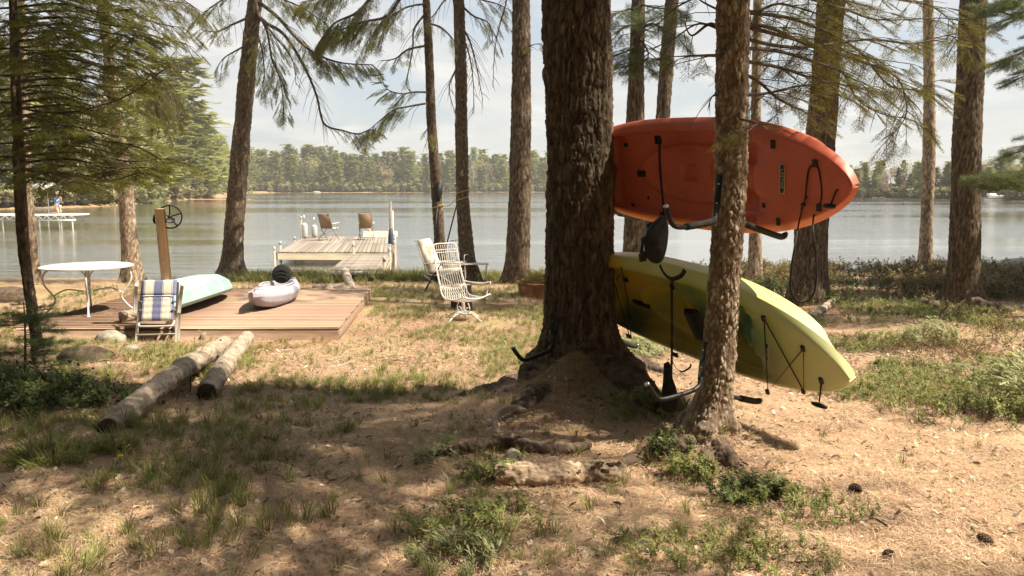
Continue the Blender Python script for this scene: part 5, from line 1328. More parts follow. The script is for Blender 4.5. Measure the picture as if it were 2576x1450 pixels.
# ================================================================== roots, logs, cones
def root(name, pts, r, mat, label=None, cat=None, parent=None, seed=0, n=14, sub=10, grp=None):
    if 'bark' in mat.name: n, sub = 34, 26
    """an uneven woody limb through points (x, y, z)"""
    P = smooth_path(pts, sub); m = len(P); V = []; rr = np.interp(np.linspace(0, 1, m), np.linspace(0, 1, len(r)), r)
    prev = Vector((0, 0, 1))
    for i in range(m):
        t = (P[min(i + 1, m - 1)] - P[max(i - 1, 0)]).normalized(); x = (prev - t * prev.dot(t)).normalized(); prev = x; y = t.cross(x)
        for k in range(n):
            a = 2 * PI * k / n; d = x * math.cos(a) + y * math.sin(a); q = P[i] + d * rr[i]
            w = 1 + .30 * (float(vn(q.x * 14 + seed, q.y * 14, q.z * 14, 3)) - .5) + .25 * (float(vn(q.x * 50, q.y * 50, q.z * 50, 5)) - .5)
            V.append(P[i] + d * rr[i] * w)
    i = np.arange(m - 1)[:, None] * n; k = np.arange(n)[None]; k2 = (k + 1) % n
    Fc = [tuple(f) for f in np.stack([i + k, i + k2, i + n + k2, i + n + k], -1).reshape(-1, 4).tolist()] + [tuple(range(n))[::-1], tuple((m - 1) * n + k_ for k_ in range(n))]
    if 'bark' in mat.name:
        A = np.array([tuple(q) for q in V]); C_ = np.repeat(np.array([tuple(q) for q in P]), n, 0); dr_ = A - C_; ln_ = np.linalg.norm(dr_, axis=1, keepdims=True) + 1e-6
        dp = bark_disp(A[:, 0], A[:, 2], A[:, 1], 'pine', min(.016, max(r) * .16)); V = A + dr_ / ln_ * dp[:, None]
    o = mk(name, V, Fc, mat, parent)
    if label: tag(o, label, cat, grp)
    return o
def gp(u, v, dz=0.0): return gnd(u, v, dz)
bt = TREES['big'][0]; tt_ = TREES['thin'][0]
MAT['root_dark'] = pmat('root_bark', (.05, .034, .024), (.15, .105, .075), 14, rough=.9, bump=.8, bscale=40, c3=(.13, .13, .05), s3=5, t3=.62, bdist=.01)
c0 = Vector((.60, 6.85, .62))
for pts, r in (([Vector((.42, 6.98, .74)), gp(1330, 962, -.02), gp(1262, 985, -.02), gp(1185, 1005, -.02), gp(1118, 1026, -.035), gp(1060, 1042, -.07)], (.18, .13, .105, .085, .06, .03)),
               ([Vector((.50, 6.75, .62)), gp(1345, 1010, -.03), gp(1300, 1050, -.04), gp(1262, 1085, -.07)], (.17, .12, .08, .04)),
               ([Vector((.80, 6.75, .86)), gp(1600, 975, .04), gp(1655, 1040, .0), gp(1700, 1090, -.05)], (.18, .13, .09, .05)),
               ([Vector((.85, 6.95, .80)), gp(1610, 925, .02), gp(1680, 950, -.02), gp(1720, 960, -.08)], (.17, .10, .07, .03)),
               ):
    root('root', pts, r, MAT['root_dark'], parent=bt, seed=len(r) + pts[1].x)
c1_ = Vector((1.28, 5.02, .72))
for pts, r in (([c1_ + Vector((.05, -.02, .10)), gp(1835, 1165, .015), gp(1865, 1200, -.01), gp(1890, 1230, -.04)], (.07, .055, .04, .02)),
               ([c1_ + Vector((-.05, -.02, .08)), gp(1700, 1130, .02), gp(1630, 1150, .0), gp(1560, 1165, -.03)], (.075, .06, .04, .02)),
               ([c1_ + Vector((0, -.06, .05)), gp(1770, 1180, .01), gp(1775, 1215, -.02)], (.07, .045, .02))):
    root('root', pts, r, MAT['root_dark'], parent=tt_, seed=len(r) + pts[1].x)
root('root', [gp(1045, 1152, .0), gp(1120, 1145, .03), gp(1170, 1130, .05), gp(1230, 1118, .06), gp(1290, 1112, .07), gp(1340, 1130, .05), gp(1400, 1135, .045), gp(1450, 1130, .04), gp(1485, 1122, .03)],
     (.018, .035, .045, .05, .05, .045, .042, .035, .02), MAT['root_dark'], 'long dark snaking root lying across the ground before the thick trunk', 'root', seed=3, n=16)
root('root', [gp(1262, 1100, -.01), gp(1245, 1075, .02), gp(1250, 1050, .06), gp(1275, 1033, .09), gp(1300, 1030, .08), gp(1325, 1040, .05)], (.018, .024, .026, .026, .024, .018), MAT['wood_grey'], 'short pale hooked root sticking up left of the loose rack arm', 'root', seed=4)
lg = thing('fallen_log', (0, 0, 0), 'short peeling log half sunk in needles in the foreground', 'log')
root('stem', [gp(1250, 1200, .045), gp(1320, 1195, .06), gp(1400, 1196, .06), gp(1480, 1192, .055), gp(1560, 1196, .045)], (.06, .066, .065, .062, .058), pmat('peeling_bark_log', (.22, .14, .085), (.56, .43, .31), 16, (1, 3, 3), rough=.85, bump=.7, bscale=30, bdist=.008), parent=lg, seed=5, n=22)
rgl = R_(31)
for k in range(16):
    u = rgl.uniform(1420, 1555); p = gp(u, 1195, .055); a = rgl.uniform(.3, 2.0)
    MB().box(p + Vector((0, -math.cos(a) * .066 - .002, math.sin(a) * .062)), (rgl.uniform(.03, .06), .022, .007), Matrix.Rotation(PI / 2 - a + .0, 3, 'X') @ Matrix.Rotation(rgl.uniform(-.2, .2), 3, 'Z'), .003).build('bark', MAT['bark_pale'], lg)
root('root', [gp(1150, 1208, .02), gp(1190, 1202, .03), gp(1240, 1205, .02)], (.03, .035, .02), MAT['root_dark'], 'stubby dark root end left of the peeling log', 'root', seed=6)
root('root', [gp(1560, 1175, .01), gp(1620, 1150, .03), gp(1680, 1140, .03)], (.03, .04, .03), MAT['root_dark'], 'thick dark root joining the peeling log to the slim trunk', 'root', seed=7)
root('root', [gp(1290, 1150, .02), gp(1300, 1170, .03), gp(1320, 1195, .01)], (.05, .05, .03), MAT['wood_grey'], 'pale root hump between the dark root and the peeling log', 'root', seed=8)

def long_log(label, P, r, seed, knots=()):
    t = thing('log', (0, 0, 0), label, 'log', 'long logs lying in the left foreground')
    root('stem', P, r, M_LOG, parent=t, seed=seed, n=26, sub=14)
    a = (P[0] - P[1]).normalized()
    m = MB(); m.tube([P[0] + a * .004, P[0] + a * .012], r[0] * .90, 22).build('cut_end', M_LOGEND, t)
    for f, an in knots:
        q = P[0].lerp(P[-1], f); d = Vector((math.cos(an) * .7, -.4, math.sin(an))).normalized(); rr = float(np.interp(f, np.linspace(0, 1, len(r)), r))
        MB().tube([q + d * rr * .9, q + d * (rr + .018)], [.022, .016], 9).build('knot', M_LOGEND, t)
    return t
def ll(a, b, n, lift): return [a.lerp(b, k / (n - 1)) + Vector((0, 0, lift * math.sin(PI * k / (n - 1)))) for k in range(n)]
long_log('longer left log, its near end buried under dry grass', ll(gp(272, 1078, .05), gp(565, 868, .12), 6, .05), (.080, .088, .095, .10, .105), 11, ((.2, 1.2), (.5, .9), (.93, 1.2), (.78, 1.0)))
long_log('right hand bare log with a dark sawn end facing the camera', ll(gp(520, 988, .085), gp(622, 850, .11), 5, .02), (.092, .094, .092, .088), 12, ((.8, 1.3),))
p = gp(490, 930); root('root', [gp(478, 990, .0), gp(480, 955, .18), gp(478, 925, .28)], (.008, .006, .003), MAT['twig'], parent=bt)
shrub('grass_clump', 488, 945, .10, .10, 26, S_GR, .22, .40, 'dark wiry grass clump growing between the two long logs', cat='grass clump', seed=50)
shrub('grass_clump', 300, 1085, .16, .10, 30, S_GR, .14, .26, 'dry grass around the near end of the left log', cat='grass clump', seed=51)
shrub('grass_clump', 290, 1270 - 130, .14, .1, 22, S_GR, .14, .24, 'grass clump in the shade below the left log', cat='grass clump', seed=52)
shrub('grass_clump', 130, 1165, .25, .18, 50, S_GR, .12, .26, 'sunlit grass patch at the left edge', cat='grass clump', seed=53)
root('log', [gp(470, 833, .03), gp(490, 838, .05), gp(520, 850, .04)], (.07, .085, .07), M_LOG, 'short split log at the foot of the folding chair', 'log', seed=13)
root('log', [Vector((-5.65, 11.35, .60)), Vector((-5.45, 11.55, .60)), Vector((-5.2, 11.75, .60))], (.078, .08, .078), M_LOG, 'short round log lying on the deck beside the folding chair', 'log', seed=14)
yk = 15.7
root('log', [Vector((-3.95, yk, .40)), Vector((-3.4, yk + .02, .40)), Vector((-3.05, yk, .38))], (.13, .14, .12), M_LOG, 'thick brown log behind the deck next to the grey kayak', 'log', seed=15)
root('log', [at(882, 720, 15.7), at(874, 700, 16.2), at(867, 682, 16.9)], (.085, .085, .08), MAT['wood_grey'], 'pale upright driftwood log at the back right deck corner', 'log', seed=16)
root('log', [gp(2040, 800, .06), gp(2070, 778, .08), gp(2095, 760, .10)], (.05, .06, .06), M_LOG, 'broken log on the bank beneath the hanging rope loop', 'log', seed=17)
root('log', [gp(1010, 945, .01), gp(950, 955, .015), gp(905, 925, .01)], (.008, .012, .006), MAT['wood_grey'], 'thin bare stick on the lit grass in the middle', 'stick', seed=18)
root('log', [gp(805, 928, .01), gp(860, 920, .02), gp(885, 908, .02)], (.010, .013, .008), MAT['wood_grey'], 'pale stick on the grass right of the long logs', 'stick', seed=19)
root('log', [gp(700, 882, .01), gp(740, 884, .02), gp(770, 898, .01)], (.008, .014, .012), MAT['wood_grey'], 'short branching stick just right of the bare log', 'stick', seed=20)
root('root', [gp(2360, 770, .05), gp(2330, 765, .08), gp(2300, 750, .02)], (.08, .07, .03), MAT['root_dark'], parent=TREES['right_dark'][0], seed=21)
root('root', [gp(2450, 765, .08), gp(2490, 775, .06), gp(2530, 790, .0)], (.12, .09, .04), MAT['root_dark'], parent=TREES['right_dark'][0], seed=22)

def rock(u, v, sx, sy, sz, label, seed, mat=M_STONE, sink=.3, cat='rock', name='rock'):
    p = gnd(u, v); n1_, n2_ = 28, 16; V = []
    for i in range(n2_ + 1):
        ph = PI * i / n2_
        for k in range(n1_):
            a = 2 * PI * k / n1_; d = Vector((math.sin(ph) * math.cos(a), math.sin(ph) * math.sin(a), math.cos(ph)))
            w = .75 + .6 * float(fbm(d.x * 1.3 + seed, d.y * 1.3, d.z * 1.3, 4, seed)); V.append((d.x * sx * w, d.y * sy * w, d.z * sz * w))
    Fc = [(i * n1_ + k, (i + 1) * n1_ + k, (i + 1) * n1_ + (k + 1) % n1_, i * n1_ + (k + 1) % n1_) for i in range(n2_) for k in range(n1_)]
    o = mk(name, V, Fc, mat); o.location = p + Vector((0, 0, sz * (1 - sink * 2) * .6)); return tag(o, label, cat)
rock(280, 862, .22, .18, .13, 'rounded grey boulder between the sapling and the folding chair', 1)
rock(215, 905, .30, .22, .12, 'mossy hump of roots left of the rounded boulder', 2, MAT['root_dark'])
rock(330, 885, .12, .12, .07, 'small stone in front of the rounded boulder', 3)
rock(2560, 700, .55, .4, .40, 'large dark boulder on the right shore at the frame edge', 4)
rock(2210, 690, .14, .12, .16, 'small sunlit stump like rock in the right shore scrub', 5)
rock(20, 760, .5, .3, .22, 'dark root heap at the left edge behind the sapling', 6, MAT['root_dark'])
rock(750, 1082, .10, .07, .025, 'flat grey stone in the shade of the foreground', 7)
rock(1215, 690, .12, .1, .05, 'small stone by the shore between two trunks', 8)

# pine cones and a dandelion
def cone_mesh():
    m = MB()
    for i in range(11):
        z = i / 10; r = .36 * math.sin(PI * (.12 + .80 * z)) ** .8
        for k in range(8):
            a = k * PI / 4 + i * .42; d = Vector((math.cos(a), math.sin(a), 0)); s_ = Vector((-d.y, d.x, 0)) * .13
            q = Vector((0, 0, z)) + d * r * .25; e = Vector((0, 0, z + .08)) + d * r * 1.25
            m.add([q - s_ * .4, q + s_ * .4, e + s_, e + d * .02 + Vector((0, 0, .04)), e - s_, e + Vector((0, 0, .06))], [(0, 1, 2, 4), (4, 2, 3), (0, 4, 5), (1, 5, 2), (2, 5, 3), (5, 4, 3)])
    return m
cone = cone_mesh().tube([(0, 0, -.02), (0, 0, 1)], [.12, .05], 6).build('pine_cone', pmat('cone_scales', (.035, .02, .013), (.10, .06, .038), 6, rough=.8))
CN = [(2142, 1232, .075, 'largest dark pine cone, on the sunlit path at right'), (1862, 1105, .05, 'pine cone on the path just right of the slim trunk'), (1900, 1130, .05, 'pine cone on the path below the first cone near the slim trunk'),
      (1565, 1272, .06, 'pine cone in shade under the slim trunk'), (2450, 1165, .05, 'small dark cone on the lit path near the right edge'), (2280, 1150, .035, 'tiny cone in the middle of the lit path'),
      (2500, 1375, .06, 'dark cone at the lower right corner'), (2240, 1395, .06, 'cone lying among chips at the bottom of the path'), (2520, 1200, .04, 'cone right of the small dark cone near the edge')]
for j, (u, v, s, lb) in enumerate(CN):
    o = cone if j == 0 else cone.copy()
    if j: COL.objects.link(o)
    o.location = gnd(u, v, s * .35); o.scale = (s, s, s * 1.1); o.rotation_euler = (1.3 + .2 * math.sin(j * 3), j, j * 1.7); tag(o, lb, 'pine cone', 'pine cones on the ground')
p = gnd(300, 1188); t = thing('dandelion', p, 'single yellow dandelion in the left foreground', 'flower')
MB().tube([(-.03, 0, 0), (-.01, 0, .05), (.01, 0, .085)], .0025, 6).build('stalk', MAT['needle_gold'], t)
MB().lathe([(.004, 0), (.018, .006), (.020, .010), (.012, .015), (.002, .016)], 16, (.01, 0, .085)).build('bloom', pmat('dandelion_yellow', (.70, .45, .02), (.80, .58, .04), 40, rough=.7, bump=.4), t)

# sapling pine in the left foreground
b0 = gnd(63, 945); t = thing('pine_sapling', (0, 0, 0), 'young soft needled pine sapling in front of the deck at left', 'sapling')
tp = at(60, 760, b0.y); mb = MB(); fo = Foliage(); rgs = R_(77)
MB().tube([b0, b0.lerp(tp, .5) + Vector((.01, 0, 0)), tp], [.016, .011, .005], 8).build('stem', MAT['twig'], t)
for j in range(26):
    z = .10 + .85 * j / 26; p = b0.lerp(tp, z); a = rgs.uniform(0, 2 * PI) if j % 3 else rgs.uniform(-.6, .4); l = (.62 - .40 * z) * rgs.uniform(.6, 1.1)
    q = p + Vector((math.cos(a) * l, math.sin(a) * l, .10 * l)); mb.tube([p, p.lerp(q, .5) + Vector((0, 0, -.02)), q], [.005, .004, .002], 4, caps=False)
    for f in ((.55, .8, 1.0) if j > 5 else (.95,)): fo.put(p.lerp(q, f) - (q - p).normalized() * .08, q - p + Vector((0, 0, rgs.uniform(-.1, .2))), rgs.uniform(.14, .24))
    for sg in (-1, 1): fo.put(p.lerp(q, .7), Matrix.Rotation(sg * .7, 3, 'Z') @ (q - p), rgs.uniform(.12, .2))
mb.build('branch', MAT['twig'], t)['kind'] = 'stuff'
fo.build('foliage', spray_src('sapling_spray', pmat('sapling_needles', (.06, .10, .035), (.13, .19, .07), 3, rough=.5, transl=.3, rnd=.25), 14, nside=3, nl=.34, nw=.012, dens=60, pine=True), t)

# ================================================================== furniture
# ---- striped folding chair leaning at the post
M_STR = bpy.data.materials.new('striped_canvas'); M_STR.use_nodes = True
N, L = M_STR.node_tree.nodes, M_STR.node_tree.links; b = N['Principled BSDF']; b.inputs['Roughness'].default_value = .9
tcg = N.new('ShaderNodeTexCoord'); sx = N.new('ShaderNodeSeparateXYZ'); L.new(tcg.outputs['Object'], sx.inputs[0])
mr = N.new('ShaderNodeMapRange'); mr.inputs[1].default_value = -.25; mr.inputs[2].default_value = .25; L.new(sx.outputs[0], mr.inputs[0])
cr = N.new('ShaderNodeValToRGB'); cr.color_ramp.interpolation = 'CONSTANT'; L.new(mr.outputs[0], cr.inputs[0]); e = cr.color_ramp.elements
bl, cm = (.17, .18, .32, 1), (.68, .63, .52, 1)
e[0].position, e[0].color = 0, bl; e[1].position, e[1].color = .125, cm
for q, c_ in ((.14, bl), (.155, cm), (.36, bl), (.37, cm), (.385, bl), (.615, cm), (.63, bl), (.645, cm), (.85, bl), (.865, cm), (.88, bl)): n_ = e.new(q); n_.color = c_
L.new(cr.outputs[0], b.inputs['Base Color'])
ch = thing('folding_chair', gnd(398, 862) + Vector((0, -.06, 0)), 'white folding garden chair with blue and cream striped cushion leaning on the deck', 'chair', rz=.10)
lean = .36
def cp(x, s, off=0.0): return Vector((x, s * math.sin(lean) - off * math.cos(lean), s * math.cos(lean) + off * math.sin(lean)))
Rl = Matrix.Rotation(-lean, 3, 'X')
def cushion(name, x0, x1, s0, s1, th, off, nx=18, ny=22, rolls=4):
    V = []; 
    for side in (1, -1):
        for j in range(ny + 1):
            for i in range(nx + 1):
                fx, fy = i / nx, j / ny; ed = (1 - (2 * fx - 1) ** 6) * (1 - (2 * fy - 1) ** 8)
                puff = th * (.35 + .65 * ed ** .5) * (.82 + .18 * abs(math.sin(fy * rolls * PI))) if ed > 0 else th * .3
                wr = .004 * math.sin(fx * 37 + 3 * math.sin(fy * 20)) * ed
                V.append(cp(x0 + (x1 - x0) * fx, s0 + (s1 - s0) * fy, off + side * puff / 2 + wr))
    m = (nx + 1) * (ny + 1); Fc = []
    for j in range(ny):
        for i in range(nx):
            a = j * (nx + 1) + i; Fc.append((a, a + 1, a + nx + 2, a + nx + 1)); Fc.append((m + a, m + a + nx + 1, m + a + nx + 2, m + a + 1))
    for i in range(nx): Fc.append((i, m + i, m + i + 1, i + 1)); a = ny * (nx + 1) + i; Fc.append((a, a + 1, m + a + 1, m + a))
    for j in range(ny): a = j * (nx + 1); Fc.append((a, a + nx + 1, m + a + nx + 1, m + a)); a += nx; Fc.append((a, m + a, m + a + nx + 1, a + nx + 1))
    return mk(name, V, Fc, M_STR, ch)
cushion('cushion', -.215, .215, .30, .66, .07, .05)
cushion('headrest_cushion', -.235, .235, .665, .88, .07, .04, rolls=1)
for sx_ in (-1, 1):
    MB().bar(cp(sx_ * .265, 0, .02), cp(sx_ * .235, .86, .0), .025, .045, up=(0, 1, 0), bev=.006).build('leg', M_WHITE, ch)
    MB().bar(cp(sx_ * .285, .02, -.03), cp(sx_ * .275, .60, -.035), .022, .04, up=(0, 1, 0), bev=.006).build('leg', M_WHITE, ch)
    a = MB(); a.bar(cp(sx_ * .29, .40, .06), cp(sx_ * .31, .80, .05), .05, .03, up=(0, 1, 0), bev=.012); a.bar(cp(sx_ * .31, .80, .05), cp(sx_ * .31, .86, -.01), .05, .03, up=(0, 1, 0), bev=.012).build('armrest', M_WHITE, ch)
    for s_ in (.44, .56): MB().bar(cp(sx_ * .20, s_, .09), cp(sx_ * .25, s_ + .005, .07), .03, .006, up=(0, 1, 0)).build('tie', M_STR, ch)
MB().tube(smooth_path([cp(-.23, .30, .02), cp(-.22, .235, .07), cp(-.17, .22, .08), cp(.17, .22, .08), cp(.22, .235, .07), cp(.23, .30, .02)], 4), .012, 8).build('front_rail', M_WHITE, ch, smooth=True)
MB().bar(cp(-.262, .115, .03), cp(.262, .115, .03), .02, .028, up=(0, 1, 0), bev=.004).build('crossbar', M_WHITE, ch)
MB().tube([cp(-.22, .64, .085), cp(.22, .64, .085)], .005, 6).build('piping', pmat('blue_piping', (.12, .2, .28), (.16, .25, .33), 8), ch)

# ---- lumber post with wheel
pp = Vector((0, 11.25, 0)); p0, p1 = at(423, 838, 11.12), at(418, 525, 11.12); p0.z = .30
post = thing('wooden_post', (p0.x + .03, p0.y, p0.z), 'fresh square lumber post with a black wheel at its top, behind the folding chair', 'post')
hpost = p1.z - p0.z
MB().bar((.02, 0, 0), (-.045, -.02, hpost), .11, .105, up=(0, 1, 0), bev=.006).build('timber', M_LUMB, post)
for z, r in ((.62, .018), (.84, .014)): MB().lathe([(.0, -.003), (r, -.003), (r * 1.1, 0)], 14, (-.01, -.058, hpost * z), 'y').build('knot', pmat('wood_knot', (.16, .08, .04), (.25, .14, .08), 30), post)
wh = MB(); wc = Vector((.075, .02, hpost - .115)); R_w = .158
ring = [wc + Vector((R_w * math.cos(a) * .93, R_w * math.cos(a) * .30, R_w * math.sin(a))) for a in np.linspace(0, 2 * PI, 40, endpoint=False)]
wo = MB().tube(ring, .0115, 8, close=True).build('wheel', M_BLK, post, smooth=True)
for k in range(5):
    a = k * 2 * PI / 5 + .3; MB().bar(wc, wc + Vector((R_w * math.cos(a) * .93, R_w * math.cos(a) * .30, R_w * math.sin(a))), .016, .024, up=(0, 1, 0), bev=.003).build('spoke', M_BLK, wo)
MB().tube([wc + Vector((.012, -.03, 0)), wc + Vector((-.01, .03, 0))], .03, 12).build('hub', M_BLK, wo)
MB().box(wc + Vector((.02, -.03, -.05)), (.12, .03, .07), None, .012).build('bracket', M_BLK, post)
m = MB(); V = []; n = 14
for yy in (-.03, .04):
    for k in range(n + 1):
        a = PI * .5 + PI * .55 * k / n; V.append((-.085 + .055 * math.cos(a) - .005, yy, hpost - .20 + .11 * math.sin(a) + .03))
    V.append((-.09, yy, hpost - .24))
c_ = n + 2; m.add(V, [tuple(range(c_)), tuple(range(c_, 2 * c_))[::-1]] + [(k, (k + 1) % c_, c_ + (k + 1) % c_, c_ + k) for k in range(c_)]); m.build('guard', M_BLK, post)

# ---- round white table
tc_ = Vector((-6.62, 12.35, ZD)); tb = thing('round_table', tc_, 'round white garden table with curved iron legs at the left of the deck', 'table')
TR, THt = .66, .72
MB().lathe([(.02, THt - .02), (TR - .02, THt - .022), (TR, THt - .015), (TR, THt), (TR - .02, THt + .008), (.02, THt + .006)], 56).build('tabletop', M_WHITE, tb, smooth=True, sharp=50)
for k in range(4):
    a = .45 + k * PI / 2; d = Vector((math.cos(a), math.sin(a), 0))
    P = [d * .50 + Vector((0, 0, THt - .02)), d * .60 + Vector((0, 0, THt - .12)), d * .60 + Vector((0, 0, THt - .26)), d * .50 + Vector((0, 0, .30)), d * .46 + Vector((0, 0, .2)), d * .56 + Vector((0, 0, .05)), d * .62 + Vector((0, 0, .01))]
    l_ = MB().tube(smooth_path(P, 5), .014, 8).build('leg', M_IRON, tb, smooth=True)
    MB().lathe([(.002, 0), (.03, 0), (.03, .01), (.002, .012)], 10, tuple(P[-1] + Vector((0, 0, -.01)))).build('foot', M_IRON, l_)
    MB().tube(smooth_path([d * .485 + Vector((0, 0, .27)), d * .30 + Vector((0, 0, .36)), d * .06 + Vector((0, 0, .32))], 5), .012, 7).build('stretcher', M_IRON, tb, smooth=True)
MB().tube([Vector((0, 0, .30)), Vector((0, 0, .55))], .012, 8).build('centre_rod', M_IRON, tb)
for k in range(4):
    a = .45 + k * PI / 2; d = Vector((math.cos(a), math.sin(a), 0)); MB().tube(smooth_path([Vector((0, 0, .45)), d * .05 + Vector((0, 0, .6)), d * .16 + Vector((0, 0, .70))], 4), .010, 7).build('brace', M_IRON, tb, smooth=True)

# ---- kayaks on the deck
# grey lavender one with its seat back up
k0, k1 = Vector((-3.98, 12.05, ZD + .27)), Vector((-4.02, 14.65, ZD + .22))
Mk, Lk = frame(k1, k0, 0, (0, 0, 1))
lav = thing('kayak', None, 'pale lavender grey kayak with a black seat back on the right of the deck', 'kayak', None, mat=Mk)
M_LAV = pmat('lavender_plastic', (.30, .28, .325), (.44, .425, .455), 2.0, rough=.4, bump=.08, bscale=150, c3=(.36, .24, .30), s3=1.3, t3=.60)
V, Fl = kayak_surface(Lk, .345, .27, 'in', p=1.9, q=.95, blunt=.03)
lh = mk('hull', V, Fl, M_LAV, lav, sharp=40)
cz = -.06 * Lk
MB().tube([(cz + .235 * Lk * 1.03 * math.cos(a), .66 * .37 * 1.03 * math.sin(a), .075 - .03 * abs(math.cos(a))) for a in np.linspace(0, 2 * PI, 48, endpoint=False)], .011, 6, close=True).build('cockpit_rim', pmat('rim_plastic', (.45, .42, .47), (.55, .52, .56), 5), lav, smooth=True)
V = []; Fc = []; n1_, n2_ = 20, 10
for i in range(n2_ + 1):
    ph = PI * i / n2_
    for k in range(n1_):
        a = 2 * PI * k / n1_; V.append((.035 * math.cos(ph), .175 * math.sin(ph) ** .8 * math.cos(a), .17 * math.sin(ph) ** .8 * math.sin(a)))
Fc = [(i * n1_ + k, i * n1_ + (k + 1) % n1_, (i + 1) * n1_ + (k + 1) % n1_, (i + 1) * n1_ + k) for i in range(n2_) for k in range(n1_)]
sb = mk('seat_back', V, Fc, M_SEAT, lav); sb.location = (-.17 * Lk, 0, .20); sb.rotation_euler = (0, -.22, 0)
for z in (-.06, .0, .06): MB().tube(smooth_path([(.036, -.10, z - .03), (.040, 0, z), (.036, .10, z - .03)], 4), .006, 6).build('rib', M_BLK, sb, smooth=True)
MB().box((-.05 * Lk, 0, -.02), (.35, .34, .05), None, .02).build('seat_pad', pmat('grey_pad', (.3, .27, .3), (.4, .37, .4), 5), lav)
MB().box((.05 * Lk, -.20, .02), (.12, .012, .05), None, .004).build('foot_peg', pmat('yellow_webbing', (.60, .33, .03), (.7, .42, .05), 5), lav)
MB().tube(smooth_path([(Lk / 2 - .16, -.02, .06), (Lk / 2 - .10, .03, .10), (Lk / 2 - .05, 0, .05)], 5), .007, 6).build('bow_loop', M_ROPE, lav, smooth=True)
MB().box((Lk / 2 - .06, -.02, .062), (.05, .11, .025), Matrix.Rotation(.4, 3, 'Z'), .01).build('bow_handle', pmat('pale_grip', (.5, .5, .5), (.6, .6, .6), 5), lav)
for y_ in (-1, 1): MB().tube([(-.38 * Lk, y_ * .12, .07), (-.30 * Lk, -y_ * .10, .075)], .004, 5).build('deck_cord', M_ROPE, lav)
MB().bar((.33 * Lk, -.10, .072), (.33 * Lk, .10, .072), .012, .004).build('deck_line', M_BLK, lav)
# teal one upside down
k0, k1 = Vector((-5.32, 11.45, ZD + .11)), Vector((-5.22, 14.35, ZD + .11))
Mk, Lk = frame(k0, k1, math.radians(-7), (0, 0, -1))
teal = thing('kayak', None, 'pale teal kayak lying upside down behind the folding chair', 'kayak', None, mat=Mk)
M_TEAL = pmat('teal_plastic', (.24, .38, .345), (.36, .50, .46), 2.2, rough=.5, bump=.1, bscale=120, c3=(.56, .68, .62), s3=2.2, t3=.58)
V, Fl = kayak_surface(Lk, .48, .38, 'flat', p=2.3, q=.66)
mk('hull', V, Fl, M_TEAL, teal, sharp=22)
for x in (.20, .06):
    for y in (-.20, .20): MB().lathe([(.03, -.002), (.022, -.004), (.0, -.004)], 14, (x * Lk, y * .8, -.402)).build('scupper_hole', pmat('scupper', (.10, .22, .2), (.16, .3, .27), 5), teal)
o = MB().tube(smooth_path([(-Lk / 2 + .06, .30, -.02), (-Lk / 2 + .0, .20, -.06), (-Lk / 2 - .02, 0, -.08)], 4), [.03] * 9, 6).build('yellow_edge', pmat('yellow_plastic', (.66, .48, .16), (.74, .58, .24), 3, rough=.5), teal, smooth=True)

# ---- fire ring with cut boughs
fc = gnd(1372, 752); fc.y += .35; rg_ = thing('fire_ring', fc, 'rusty round steel fire ring beside the thick trunk', 'fire pit')
rr = .53; hz_ = .30
MB().lathe([(rr - .01, 0), (rr, 0), (rr - .01, .10), (rr - .005, .20), (rr, .26), (rr + .025, .275), (rr + .025, .30), (rr - .015, .30), (rr - .02, .02)], 48).build('ring', M_RUST, rg_, smooth=True, sharp=45)
fo = Foliage(); rgf = R_(8)
bp_ = thing('cut_boughs', fc + Vector((0, 0, .05)), 'heap of cut light green boughs filling the fire ring', 'branches')
mb = MB()
for j in range(160):
    a = rgf.uniform(0, 2 * PI); r = rgf.uniform(0, .46); fo.put((r * math.cos(a), r * math.sin(a), .12 + .22 * (1 - (r / .5) ** 2) + rgf.uniform(0, .06)), (math.cos(a + rgf.uniform(-1.5, 1.5)), math.sin(a + rgf.uniform(-1, 1)), rgf.uniform(-.2, .6)), rgf.uniform(.16, .32))
for j in range(18): a = rgf.uniform(0, 6.28); mb.tube([(0, 0, .15), (.3 * math.cos(a), .3 * math.sin(a), .3), (.45 * math.cos(a), .45 * math.sin(a), .45)], [.008, .005, .002], 4)
mb.build('twig', MAT['twig'], bp_)['kind'] = 'stuff'
fo.build('foliage', SP_GOLD, bp_)

# ---- stump seat
sp0 = gnd(1160, 783); sp0.y += .1
st = thing('tree_stump', sp0, 'upright sawn log used as a seat, behind the wire chair', 'stump')
MB().lathe([(.20, -.05), (.185, .05), (.175, .25), (.172, .43), (.165, .44)], 26).build('log_side', MAT['bark_pine'], st, smooth=True)
MB().lathe([(.001, .441), (.166, .441), (.166, .445), (.001, .447)], 26).build('sawn_top', MAT['wood_grey'], st)

# ---- white wire swivel chair
wcp = gnd(1166, 806); wc_t = thing('wire_chair', wcp, 'white wire mesh swivel chair with curled arms on the lit grass', 'chair', rz=-.8)
M_WIRE = M_IRON
def wchain(P, r=.006, n=6, name='wire', smoothn=4, parent=None): return MB().tube(smooth_path(P, smoothn), r, n).build(name, M_WIRE, parent or wc_t, smooth=True)
